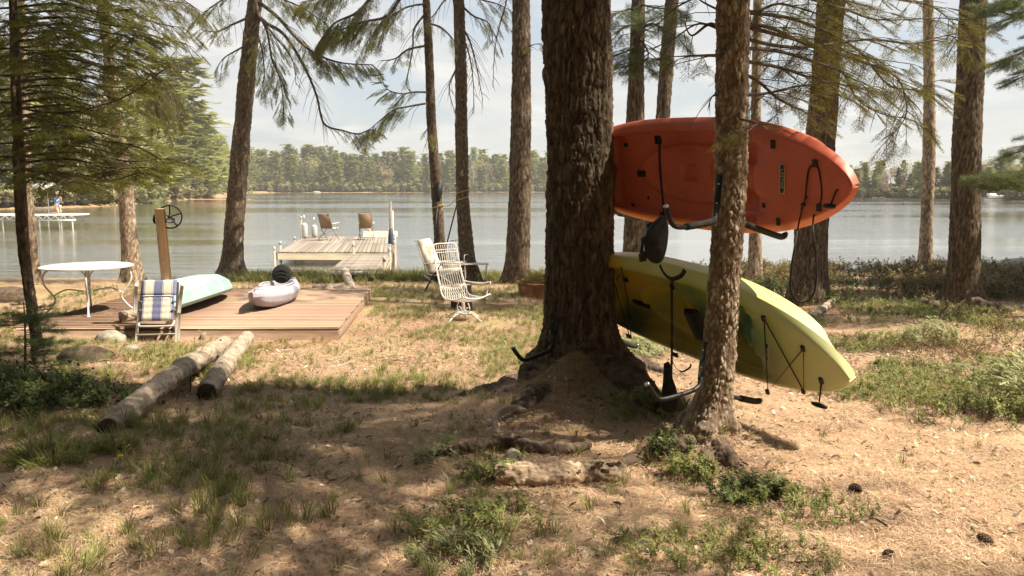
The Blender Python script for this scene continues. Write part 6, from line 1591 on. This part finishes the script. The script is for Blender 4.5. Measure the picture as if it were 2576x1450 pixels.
# seat shell: f 0..1 front to back top; side s -1..1. chair faces +X, back towards -X
def shell(s, f):
    w = .27 * (1 - .12 * max(0, f - .5))
    prof = [(.32, .37), (.20, .315), (.02, .29), (-.12, .31), (-.20, .38), (-.25, .50)]
    t = f * (len(prof) - 1); i = min(int(t), len(prof) - 2); g = t - i
    x = prof[i][0] * (1 - g) + prof[i + 1][0] * g; z = prof[i][1] * (1 - g) + prof[i + 1][1] * g
    return Vector((x + .0, s * w, z + .05 * s * s * (1 if f < .6 else .3) ))
seat = MB()
for k in range(-6, 7):
    seat.tube([shell(min(1, max(-1, k / 6 + (j / 10 - .5) * .8)), j / 10) for j in range(11)], .0045, 5)
    seat.tube([shell(min(1, max(-1, k / 6 - (j / 10 - .5) * .8)), j / 10) for j in range(11)], .0045, 5)
seat.build('seat_mesh', M_WIRE, wc_t, smooth=True)['kind'] = 'stuff'
wchain([shell(s, 0) for s in (-1, -.5, 0, .5, 1)] + [shell(1, f) for f in (.25, .5, .75, 1)] + [shell(s, 1) for s in (.5, 0, -.5)] + [shell(-1, f) for f in (1, .75, .5, .25, 0)], .010, 7, 'seat_rim')
# high back of vertical wires, curling over
def bk(s, z):
    t = z; return Vector((-.25 - .20 * t - .02 * math.sin(t * PI), s * (.255 - .02 * t), .50 + .68 * t))
for k in range(-5, 6): wchain([bk(k / 5.5, q) for q in (0, .25, .5, .75, .97)], .0045, 5, 'back_wire')
wchain([shell(-1, .9), bk(-1, .1), bk(-1.0, .5), bk(-1.0, .88), bk(-.85, .99), bk(0, 1.0), bk(.85, .99), bk(1.0, .88), bk(1, .5), bk(1, .1), shell(1, .9)], .010, 7, 'back_frame')
wchain([bk(s, .86) for s in (-1, -.5, 0, .5, 1)], .005, 5, 'back_wire'); wchain([bk(s, .80) for s in (-1, -.5, 0, .5, 1)], .005, 5, 'back_wire')
for sg in (-1, 1):
    wchain([bk(sg, .12), Vector((-.16, sg * .31, .56)), Vector((.10, sg * .33, .57)), Vector((.26, sg * .32, .60)), Vector((.30, sg * .30, .57)), Vector((.24, sg * .29, .47)), shell(sg, .12)], .009, 7, 'armrest')
    wchain([Vector((-.12, sg * .29, .555)), Vector((.10, sg * .30, .56)), Vector((.25, sg * .29, .59))], .006, 6, 'armrest')
for sg in (-1, 1):
    wchain([Vector((.11 * sg, 0, .28)), Vector((.15 * sg, 0, .20)), Vector((.12 * sg, 0, .14)), Vector((.06 * sg, 0, .15)), Vector((.07 * sg, 0, .20)), Vector((.11 * sg, 0, .20))], .009, 7, 'spring')
MB().lathe([(.002, .10), (.10, .10), (.13, .115), (.12, .13), (.03, .15), (.025, .28), (.002, .28)], 22).build('hub', M_WHITE, wc_t, smooth=True, sharp=40)
for k in range(4):
    a = k * PI / 2 + .15; d = Vector((math.cos(a), math.sin(a), 0)); wchain([d * .08 + Vector((0, 0, .11)), d * .20 + Vector((0, 0, .10)), d * .32 + Vector((0, 0, .03)), d * .37 + Vector((0, 0, .008))], .013, 7, 'leg')

# ---- cushioned recliner seen from the side, facing right
cc = gnd(1080, 735); ch2 = thing('lawn_chair', cc + Vector((.20, .05, 0)), 'reclining garden chair with a thick cream cushion facing right', 'chair', rz=-.40)
def slab(P, w, th, name, mat, parent):
    """a padded strip along path P (x, z), width w"""
    Q = smooth_path([Vector((x, 0, z)) for x, z in P], 5); V = []; n = 18; m = len(Q)
    for i in range(m):
        t = (Q[min(i + 1, m - 1)] - Q[max(i - 1, 0)]).normalized(); nn = Vector((-t.z, 0, t.x))
        e = min(1, .55 + 3.5 * min(i, m - 1 - i) / m)
        for k in range(n):
            a = 2 * PI * k / n; c, s = math.cos(a), math.sin(a)
            V.append(Q[i] + Vector((0, 1, 0)) * (w / 2) * math.copysign(abs(c) ** .35, c) + nn * (th / 2 * e) * math.copysign(abs(s) ** .7, s))
    Fc = [(i * n + k, i * n + (k + 1) % n, (i + 1) * n + (k + 1) % n, (i + 1) * n + k) for i in range(m - 1) for k in range(n)] + [tuple(range(n))[::-1], tuple((m - 1) * n + k for k in range(n))]
    return mk(name, V, Fc, mat, parent)
slab([(.42, .47), (.20, .44), (-.02, .42)], .50, .09, 'seat_cushion', M_CUSH, ch2)
slab([(-.06, .42), (-.16, .62), (-.28, .88), (-.36, 1.08)], .50, .14, 'back_cushion', M_CUSH, ch2)
for sg in (-1, 1):
    y = sg * .27
    MB().tube(smooth_path([(-.38, y, 1.06), (-.22, y, .66), (-.08, y, .38), (.46, y, .43)], 4), .013, 7).build('side_rail', M_WHITE, ch2, smooth=True)
    MB().bar((.05, y, .42), (-.22, y, -.02), .022, .05, up=(0, 1, 0), bev=.004).build('leg', M_BLK if sg < 0 else M_WHITE, ch2)
    MB().bar((-.20, y, .36), (.40, y, 0), .02, .03, up=(0, 1, 0)).build('leg', M_WHITE, ch2)
    MB().bar((-.18, y, .60), (.24, y, .63), .045, .022, bev=.006).build('armrest', M_WHITE, ch2)
    MB().bar((.20, y, .62), (.06, y, .40), .02, .03, up=(0, 1, 0)).build('arm_post', M_BLK if sg < 0 else M_WHITE, ch2)
MB().tube([(-.42, -.27, 1.06), (-.42, .27, 1.06)], .012, 7).build('top_rail', M_WHITE, ch2)
# ---- second chair: iron frame with ladder back behind, and low iron bench
c3p = gnd(1150, 722); c3p.y += .9
ic = thing('iron_chair', c3p, 'white iron garden chair with spiral scroll arms near the shore', 'chair', rz=-.25)
P = [Vector((-.24, .0, .45)), Vector((-.25, .04, .85)), Vector((-.20, .06, .97)), Vector((.20, .06, .97)), Vector((.25, .04, .85)), Vector((.24, .0, .45))]
MB().tube(smooth_path(P, 5), .012, 7).build('back_frame', M_IRON, ic, smooth=True)
for x in np.linspace(-.18, .18, 6): MB().tube([(x, .0, .45), (x, .04, .96)], .006, 5).build('back_wire', M_IRON, ic)
for z in (.55, .88): MB().tube([(-.24, .03, z), (.24, .03, z)], .006, 5).build('back_wire', M_IRON, ic)
MB().box((0, -.22, .45), (.50, .46, .03), None, .01).build('seat', M_IRON, ic)
MB().box((0, -.22, .49), (.48, .44, .06), None, .025).build('seat_cushion', M_CUSH, ic)
for sg in (-1, 1):
    x = sg * .26
    sc = [Vector((x, -.44, .45)), Vector((x, -.46, .62)), Vector((x, -.38, .68)), Vector((x, -.10, .66)), Vector((x, .02, .70)), Vector((x, .06, .76)), Vector((x, .02, .80)), Vector((x, -.03, .76))]
    MB().tube(smooth_path(sc, 5), .010, 7).build('armrest', M_IRON, ic, smooth=True)
    MB().tube([(x, -.42, .45), (x * 1.1, -.46, 0)], .012, 7).build('leg', M_IRON, ic); MB().tube([(x, .0, .45), (x * 1.1, .08, 0)], .012, 7).build('leg', M_IRON, ic)
bn = thing('iron_side_table', gnd(1172, 722) + Vector((.20, .55, 0)), 'low white side table with curled legs right of the iron chair', 'side table', rz=.1)
MB().box((0, 0, .47), (.58, .34, .025), None, .008).build('tabletop', M_WHITE, bn)
for sx_ in (-1, 1):
    for sy in (-1, 1): MB().tube(smooth_path([(sx_ * .25, sy * .14, .46), (sx_ * .24, sy * .14, .25), (sx_ * .26, sy * .14, .05), (sx_ * .31, sy * .16, .01)], 4), .010, 7).build('leg', M_IRON, bn, smooth=True)

# ---- paddles leaning, twine
def paddle(p0, p1, label, blade_up=True):
    t = thing('paddle', (0, 0, 0), label, 'paddle', 'black paddles leaning on the shore trunks')
    MB().tube([p0, p1], .016, 10).build('shaft', M_PIPE, t, smooth=True)
    d = (p1 - p0).normalized()
    s_ = d.cross(Vector((0, 1, 0))).normalized()
    def blade(c, d):
        V = []; n = 18
        for sd_ in (-1, 1):
            for k in range(n):
                a = 2 * PI * k / n; q = c + d * (.24 + .25 * math.cos(a)) + s_ * .095 * math.sin(a) * (1 + .2 * math.cos(a)); V.append(q + Vector((0, sd_ * .006 + .03 * (abs(math.sin(a))), 0)))
        V += [c + d * .22 + Vector((0, -.018, 0)), c + d * .22 + Vector((0, .018, 0))]
        Fc = [(k, (k + 1) % n, n + (k + 1) % n, n + k) for k in range(n)] + [(2 * n, (k + 1) % n, k) for k in range(n)] + [(2 * n + 1, n + k, n + (k + 1) % n) for k in range(n)]
        mk('blade', V, Fc, M_BLK, t)
    if blade_up: blade(p1 - d * .02, d)
    blade(p0 + d * .02, -d)
    return t
paddle(at(1088, 668, 18.9), at(1101, 508, 19.15), 'left black paddle with its broad blade up against the dark trunk')
paddle(at(1112, 660, 18.4), at(1149, 516, 18.35), 'right black paddle slanting against the brown trunk, blade hidden low', False)
yl = pmat('yellow_twine', (.50, .38, .10), (.62, .48, .15), 50, rough=.8)
ta, ra_ = axis_at(TREES['shore_fork'][1], at(1100, 520, 19.4).z); tb2, rb_ = axis_at(TREES['shore_mid'][1], at(1160, 500, 18.6).z)
tw = thing('twine', (0, 0, 0), 'yellow twine tied round the two shore trunks at paddle height', 'twine')
for c, r, dz in ((ta, ra_, 0), (tb2, rb_, 0), (tb2, rb_, .16)):
    MB().tube([c + Vector((math.cos(a) * (r + .02), math.sin(a) * (r + .02), dz + .05 * math.cos(a))) for a in np.linspace(0, 2 * PI, 24, endpoint=False)], .008, 5, close=True).build('loop', yl, tw)
MB().tube(smooth_path([ta + Vector((ra_, -ra_, 0)), ta.lerp(tb2, .5) + Vector((0, 0, -.06)), tb2 + Vector((-rb_, -rb_, 0))], 4), .007, 5).build('cord', yl, tw)

# ================================================================== main dock
dz_ = .40
def dkp(u, v, z=dz_): a, dy, dz = ray(u, v); t = (z - H) / dz; return Vector((a * t, dy * t, z))
A_, B_ = dkp(818, 690), dkp(962, 700)                # shore end of the ramp
C_, D_ = dkp(880, 632), dkp(968, 632)
dock = thing('dock', (0, 0, 0), 'grey wooden dock with a ramp from the shore and a wider platform at its end', 'dock')
yr0, yr1 = 18.9, 24.6
xr0, xr1 = -4.45, -3.02
PF = (-7.37, -3.78, 25.0, 33.0); SKD = -.15
def pln(c, size, rz=0.0): 
    o = bpy.data.objects.new('plank', dock_pl.data); COL.objects.link(o); o.parent = dock; o.location = c; o.scale = size; o.rotation_euler = (0, 0, rz); return o
dock_pl = MB().box((0, 0, 0), (1, 1, 1), None, 0).build('plank', M_DOCK, dock); 
first = True
rgd = R_(4)
n_ = 42
for j in range(n_):
    f = (j + .5) / n_; y = yr0 + (yr1 - yr0) * f
    xc = np.interp(f, [0, 1], [-3.78, -4.38]); c = (xc, y, dz_ - .02 + rgd.uniform(-.004, .004))
    if first: dock_pl.location = c; dock_pl.scale = (1.34, (yr1 - yr0) / n_ - .014, .038); first = False
    else: pln(c, (1.34 + rgd.uniform(-.02, .02), (yr1 - yr0) / n_ - .014, .038))
n_ = 26
for j in range(n_):        # platform boards run away from the shore
    x = PF[0] + (PF[1] - PF[0]) * (j + .5) / n_
    for y0_, y1_ in ((PF[2], 29.0), (29.02, PF[3])):
        pln((x + SKD * ((y0_ + y1_) / 2 - PF[2]), (y0_ + y1_) / 2, dz_ + .025 + rgd.uniform(-.006, .006)), ((PF[1] - PF[0]) / n_ - .020, y1_ - y0_, .038), math.atan(-SKD))
for a, b_ in (((PF[0], PF[2] - .03), (PF[1], PF[2] - .03)), ((PF[0], PF[3] + .03), (PF[1], PF[3] + .03)), ((PF[0] - .03, PF[2]), (PF[0] - .03, PF[3])), ((PF[1] + .03, PF[2]), (PF[1] + .03, PF[3]))):
    MB().bar((a[0] + SKD * (a[1] - 25), a[1], dz_ - .10), (b_[0] + SKD * (b_[1] - 25), b_[1], dz_ - .10), .045, .22, bev=.004).build('beam', M_DOCKL, dock)
for x_ in (-.70, .70): MB().bar((-3.78 + x_ * .93, yr0, dz_ - .13), (-4.38 + x_ * .93, yr1, dz_ - .13), .045, .18).build('beam', M_DOCKL, dock)
M_PW = pmat('post_cap', (.38, .37, .34), (.52, .50, .47), 9)
def dpost(x, y, top, r=.04, white=.10, bot=-1.2):
    o = MB().tube([(x, y, bot), (x, y, top)], r, 10).build('post', MAT['wood_grey'], dock, smooth=True)
    MB().tube([(x, y, top), (x, y, top + white), (x, y, top + white + .015)], [r * 1.12, r * 1.12, r * .5], 10).build('cap', M_PW, o, smooth=True)
for q in ((-7.45, 24.9, .50), (-7.75, 26.6, .55), (-5.05, 24.85, .22), (-4.95, 24.8, .62), (-3.22, 20.0, .60), (-3.60, 23.4, .58), (-3.78, 25.6, .65), (-4.03, 27.4, .62), (-8.2, 30.0, .50), (-4.5, 30.5, .6)): dpost(*q)
dpost(-8.72, 33.0, 1.15, .045, .10)
o = thing('dock_pole', (-4.33, 28.5, -1), 'tall dark pole wrapped in blue at the right edge of the dock', 'pole')
MB().tube([(0, 0, 0), (0, 0, 2.95)], .05, 10).build('shaft', pmat('pole_grey', (.14, .13, .12), (.25, .23, .2), 9), o, smooth=True)
MB().tube([(0, 0, 1.0), (0, 0, 1.75), (0, 0, 2.0)], [.10, .10, .06], 12).build('wrap', pmat('navy_cover', (.03, .045, .08), (.05, .07, .12), 9), o, smooth=True)
o = thing('dock_pole', (-4.42, 29.6, -1), 'thin pale pole beside the blue wrapped one', 'pole'); MB().tube([(0, 0, 0), (0, 0, 2.6)], .035, 9).build('shaft', M_PW, o, smooth=True)
for x, y, lb, h in ((-8.22, 31.6, 'left white boat fender standing on the dock corner', .62), (-7.98, 32.2, 'right white boat fender beside the other fender', .52)):
    t = thing('fender', (x, y, dz_ + .045), lb, 'fender', 'white fenders on the dock'); MB().lathe([(.03, 0), (.11, .04), (.12, .10), (.12, h - .1), (.09, h - .03), (.02, h)], 16).build('body', M_PW, t, smooth=True); MB().tube([(0, 0, h), (0, 0, h + .3)], .03, 8).build('handle', M_STEEL, t)
t = thing('dock_bench', (-5.35, 32.4, dz_ + .045), 'low timber box at the far right corner of the dock', 'bench'); MB().box((0, 0, .12), (1.35, .28, .24), None, .01).build('timber', M_LUMB, t)
for x in (-.45, .35): MB().lathe([(.05, 0), (.06, .05), (.02, .10)], 10, (x, 0, .24)).build('cleat', M_PW, t)
M_MESH = pmat('brown_sling', (.20, .13, .075), (.30, .20, .12), 40, rough=.8); M_FR = pmat('bronze_frame', (.16, .12, .09), (.25, .19, .14), 20, rough=.5)
def dock_chair(x, y, rz, label):
    t = thing('sling_chair', (x, y, dz_ + .045), label, 'chair', 'sling chairs on the dock', rz)
    slab([(.0, .42), (.0, .43)], .1, .01, 'x', M_MESH, t) if False else None
    mb = MB(); mb.bar((0, -.06, .45), (0, -.26, 1.0), .46, .012, up=(0, 1, 0)); mb.build('sling_back', M_MESH, t)
    MB().bar((0, -.06, .44), (0, .40, .46), .46, .02).build('seat', M_CUSH, t)
    for sg in (-1, 1):
        s = sg * .25
        MB().tube([(s, -.03, .40), (s, -.28, 1.04)], .013, 7).build('back_frame', M_FR, t)
        MB().tube([(s, .40, .45), (s * 1.05, -.30, 0)], .012, 7).build('leg', M_FR, t); MB().tube([(s, -.06, .45), (s * 1.05, .38, 0)], .012, 7).build('leg', M_FR, t)
        MB().bar((s * 1.12, -.12, .64), (s * 1.12, .34, .66), .05, .025, bev=.008).build('armrest', M_WHITE, t)
        MB().tube([(s * 1.1, .28, .65), (s * 1.05, .2, .40)], .011, 6).build('arm_post', M_FR, t)
    MB().tube(smooth_path([(-.25, -.28, 1.04), (-.12, -.29, 1.055), (.12, -.29, 1.055), (.25, -.28, 1.04)], 3), .014, 7).build('top_rail', M_FR, t, smooth=True)
    MB().tube([(-.26, -.28, .12), (.26, -.28, .12)], .010, 6).build('crossbar', M_FR, t)
    for sg in (-1, 1): MB().tube([(-.26 * sg, -.27, .15), (.26 * sg, -.1, .38)], .007, 5).build('brace', M_FR, t)
    return t
dock_chair(-7.05, 30.5, -.35, 'left brown sling chair on the dock, turned slightly right')
dock_chair(-5.62, 30.7, .06, 'right brown sling chair on the dock facing the lake')

# ================================================================== neighbours' docks
nd = thing('metal_dock', (0, 0, 0), 'white aluminium truss dock at left where the kneeling person is', 'dock')
yq = 48; zq = .82
def xat(u, y): return at(u, 500, y).x
x0_, x1_ = xat(-40, yq), xat(190, yq)
MB().box(((x0_ + x1_) / 2, yq + .7, zq), (x1_ - x0_, 1.6, .10), None, .01).build('walkway', M_PW, nd)
MB().bar((x0_, yq - .12, zq - .32), (x1_, yq - .12, zq - .32), .06, .05).build('lower_rail', M_STEEL, nd)
n = 22
for k in range(n):
    xa, xb = x0_ + (x1_ - x0_) * k / n, x0_ + (x1_ - x0_) * (k + 1) / n
    MB().bar((xa, yq - .12, zq - (.04 if k % 2 else .32)), (xb, yq - .12, zq - (.32 if k % 2 else .04)), .03, .03).build('truss_bar', M_PW, nd)
for u in (2, 42, 95, 118, 145, 150, 178):
    MB().tube([(xat(u, yq), yq + (.0 if u % 4 else 1.4), -1.0), (xat(u, yq), yq + (.0 if u % 4 else 1.4), zq)], .04, 8).build('leg', M_PW, nd)
ub = thing('patio_umbrella', (xat(118, yq + .8), yq + .9, zq + .05), 'white patio umbrella over the metal dock at left', 'umbrella')
V = [(0, 0, 2.02)]; n = 8
for k in range(n): a = 2 * PI * k / n; V += [(1.05 * math.cos(a), 1.05 * math.sin(a), 1.60)]
for k in range(n): a = 2 * PI * k / n; V += [(1.05 * math.cos(a), 1.05 * math.sin(a), 1.52)]
mk('canopy', V, [(0, 1 + k, 1 + (k + 1) % n) for k in range(n)] + [(1 + k, 9 + k, 9 + (k + 1) % n, 1 + (k + 1) % n) for k in range(n)], M_PW, ub, False)
MB().tube([(0, 0, 0), (0, 0, 2.1)], .03, 8).build('pole', M_STEEL, ub)
lc = thing('lounge_chair', (xat(98, yq + .8), yq + .9, zq + .05), 'pale lounge chair on the metal dock beside the person', 'chair')
MB().bar((-.5, 0, .30), (.5, 0, .34), .6, .08, bev=.02).build('seat', M_CUSH, lc); MB().bar((-.45, 0, .30), (-.85, 0, .85), .6, .08, up=(0, 0, 1), bev=.02).build('backrest', M_CUSH, lc)
for x in (-.4, .4):
    for y in (-.25, .25): MB().tube([(x, y, 0), (x, y, .3)], .02, 6).build('leg', M_PW, lc)
# kneeling person
def skin_body(name, J, E, mat, parent):
    me = bpy.data.meshes.new(name); me.from_pydata([j[0] for j in J], E, []); o = bpy.data.objects.new(name, me); COL.objects.link(o); o.parent = parent
    m = o.modifiers.new('skin', 'SKIN'); 
    for i, j in enumerate(J): me.skin_vertices[0].data[i].radius = (j[1], j[1] * (j[2] if len(j) > 2 else 1)); me.skin_vertices[0].data[i].use_root = (i == 0)
    s = o.modifiers.new('sub', 'SUBSURF'); s.levels = 2; s.render_levels = 2
    ev = o.evaluated_get(bpy.context.evaluated_depsgraph_get()); m2 = bpy.data.meshes.new_from_object(ev); o.modifiers.clear(); o.data = m2
    m2.materials.clear(); m2.materials.append(mat); m2.polygons.foreach_set('use_smooth', np.ones(len(m2.polygons), bool)); return o
M_SKIN = pmat('skin', (.55, .36, .27), (.62, .42, .32), 9, rough=.6); M_BLUE = pmat('blue_shirt', (.05, .13, .30), (.09, .2, .40), 9, rough=.9); M_HAT = pmat('straw_hat', (.62, .52, .36), (.72, .62, .46), 20, rough=.9)
ps = thing('person', (xat(141, yq + .3), yq + .35, zq + .05), 'person in a blue shirt and straw hat kneeling on the dock under the umbrella', 'person')
J = [((0, 0, .46), .15, .9), ((.01, 0, .70), .13, .95), ((.02, 0, .92), .15, 1.0), ((.03, 0, 1.02), .06), ((.05, 0, 1.14), .085), ((.05, 0, 1.24), .075),
     ((-.0, .11, .44), .095), ((.14, .13, .10), .065), ((-.05, .13, .06), .055), ((-.33, .13, .06), .04), ((0, -.11, .44), .095), ((.14, -.13, .10), .065), ((-.05, -.13, .06), .055), ((-.33, -.13, .06), .04),
     ((.03, .17, .94), .05), ((.12, .22, .76), .042), ((.24, .08, .92), .03), ((.22, .02, 1.02), .025), ((.03, -.17, .94), .05), ((.12, -.22, .76), .042), ((.24, -.08, .92), .03), ((.22, -.02, 1.02), .025)]
E = [(0, 1), (1, 2), (2, 3), (3, 4), (4, 5), (0, 6), (6, 7), (7, 8), (8, 9), (0, 10), (10, 11), (11, 12), (12, 13), (2, 14), (14, 15), (15, 16), (16, 17), (2, 18), (18, 19), (19, 20), (20, 21)]
skin_body('body', J, E, M_SKIN, ps)
J2 = [((0, 0, .48), .18, .9), ((.01, 0, .70), .155, .95), ((.02, 0, .90), .17, 1.0), ((.03, 0, .99), .09), ((.04, .17, .93), .072), ((.11, .22, .79), .062), ((.04, -.17, .93), .072), ((.11, -.22, .79), .062)]
skin_body('shirt', J2, [(0, 1), (1, 2), (2, 3), (2, 4), (4, 5), (2, 6), (6, 7)], M_BLUE, ps)
MB().lathe([(.20, 1.22), (.19, 1.215), (.11, 1.24), (.10, 1.33), (.06, 1.36), (.0, 1.365)], 20, (.05, 0, 0)).build('sun_hat', M_HAT, ps, smooth=True)
skin_body('shorts', [((0, 0, .46), .165, .9), ((.03, .11, .40), .11), ((.08, .12, .26), .09), ((.03, -.11, .40), .11), ((.08, -.12, .26), .09)], [(0, 1), (1, 2), (0, 3), (3, 4)], pmat('tan_shorts', (.4, .3, .22), (.5, .38, .28), 5), ps)
# far red dock with a chair
yq2 = ydist(507); rd = thing('red_dock', (0, 0, 0), 'small red dock reaching from the wooded point at left', 'dock')
xa_, xb_ = (486 - UC) / F * yq2, (632 - UC) / F * yq2
M_REDW = pmat('red_stain', (.36, .14, .08), (.48, .20, .12), 5, rough=.8)
MB().box(((xa_ + xb_) / 2, yq2, .35), (xb_ - xa_, 1.4, .12), None, .01).build('walkway', M_REDW, rd)
for k in range(6): x = xa_ + (xb_ - xa_) * (k + .3) / 6; MB().tube([(x, yq2 - .6, -1), (x, yq2 - .6, .35)], .07, 6).build('post', M_REDW, rd)
rc = thing('red_chair', ((600 - UC) / F * yq2, yq2, .41), 'tiny red chair on the far red dock', 'chair')
MB().box((0, 0, .40), (.6, .5, .08), None, .01).build('seat', M_REDW, rc); MB().bar((-.25, 0, .4), (-.40, 0, 1.15), .55, .06, bev=.01).build('backrest', M_REDW, rc)
for x in (-.25, .25):
    for y in (-.2, .2): MB().tube([(x, y, 0), (x, y, .4)], .03, 5).build('leg', M_REDW, rc)
# cabin and boats on the right shore
yc = shore_y(2292) + 9; xc = (2292 - UC) / F * yc; zc = float(terr(xc, yc)) + .1
cb = thing('cabin', (xc, yc, zc), 'small brown cabin with a low roof among the trees on the right shore', 'cabin', rz=-.2)
MB().box((0, 0, 1.1), (3.6, 2.6, 2.2), None, .02).build('wall', pmat('cabin_wall', (.28, .2, .14), (.38, .28, .2), 5), cb)
m = MB(); m.add([(-2.1, -1.6, 2.1), (2.1, -1.6, 2.1), (2.1, 1.6, 2.1), (-2.1, 1.6, 2.1), (-2.1, 0, 3.0), (2.1, 0, 3.0)], [(0, 1, 5, 4), (2, 3, 4, 5), (0, 4, 3), (1, 2, 5), (0, 3, 2, 1)]); m.build('roof', pmat('cabin_roof', (.36, .29, .23), (.46, .38, .31), 5), cb)
for x in (-1.1, .1, 1.2):
    w_ = MB().box((x, -1.33, 1.25), (.7, .06, .8)).build('window', M_PW, cb); MB().box((x, -1.365, 1.25), (.56, .02, .66)).build('pane', pmat('dark_glass', (.02, .02, .02), (.04, .04, .04), 5, rough=.1), w_)
def boat(u, ln, label, mat, off=-1.5, rz=.1, name='boat', canopy=False):
    y = shore_y(u) + off; x = (u - UC) / F * y; t = thing(name, (x, y, .02 if off < 0 else float(terr(x, y))), label, 'boat', rz=rz)
    if canopy:
        for sy in (-.7, .7): MB().tube([(-ln / 2, sy, .15), (ln * .45, sy, .15), (ln / 2, sy, .35)], [.22, .22, .05], 10).build('pontoon', mat, t)
        MB().box((0, 0, .5), (ln * .9, 2.0, .08)).build('floor', mat, t); MB().box((0, -1, .8), (ln * .8, .04, .5)).build('rail', mat, t); MB().box((-.3, 0, 1.1), (ln * .35, .9, .5), None, .1).build('seat', M_CUSH, t)
    else:
        V, Fl = kayak_surface(ln, ln * .18, ln * .16, 'flat', nx=24, nd=8); o = mk('hull', V, Fl, mat, t, sharp=40); o.rotation_euler = (PI, 0, 0); o.location = (0, 0, ln * .02)
    return t
boat(2490, 4.2, 'white pontoon boat moored at the right shore', M_PW, canopy=True, name='pontoon_boat')
boat(2196, 1.5, 'left upturned white rowboat on the bank below the cabin', M_PW, .8, .1); boat(2214, 1.5, 'right upturned white rowboat on the bank below the cabin', M_PW, .9, -.3)
boat(800, 4.0, 'low white boat at the far shore behind the dock', M_PW, -.5, .0)

# ================================================================== labels: tell apart those that came out alike (DEDUPE)
by = {}
for o in SC.objects:
    if o.parent is None and o.get('category') == 'tree' and o.get('label') and 'outside' not in o['label']: by.setdefault(o['label'], []).append(o)
ORD = ('first', 'second', 'third', 'fourth', 'fifth', 'sixth', 'seventh', 'eighth')
for lb, os_ in by.items():
    if 2 <= len(os_) <= 8:
        os_.sort(key=lambda o: o.location.x / max(o.location.y, 1))
        for o, w in zip(os_, ORD): o['label'] = lb + ', ' + w + ' from left'
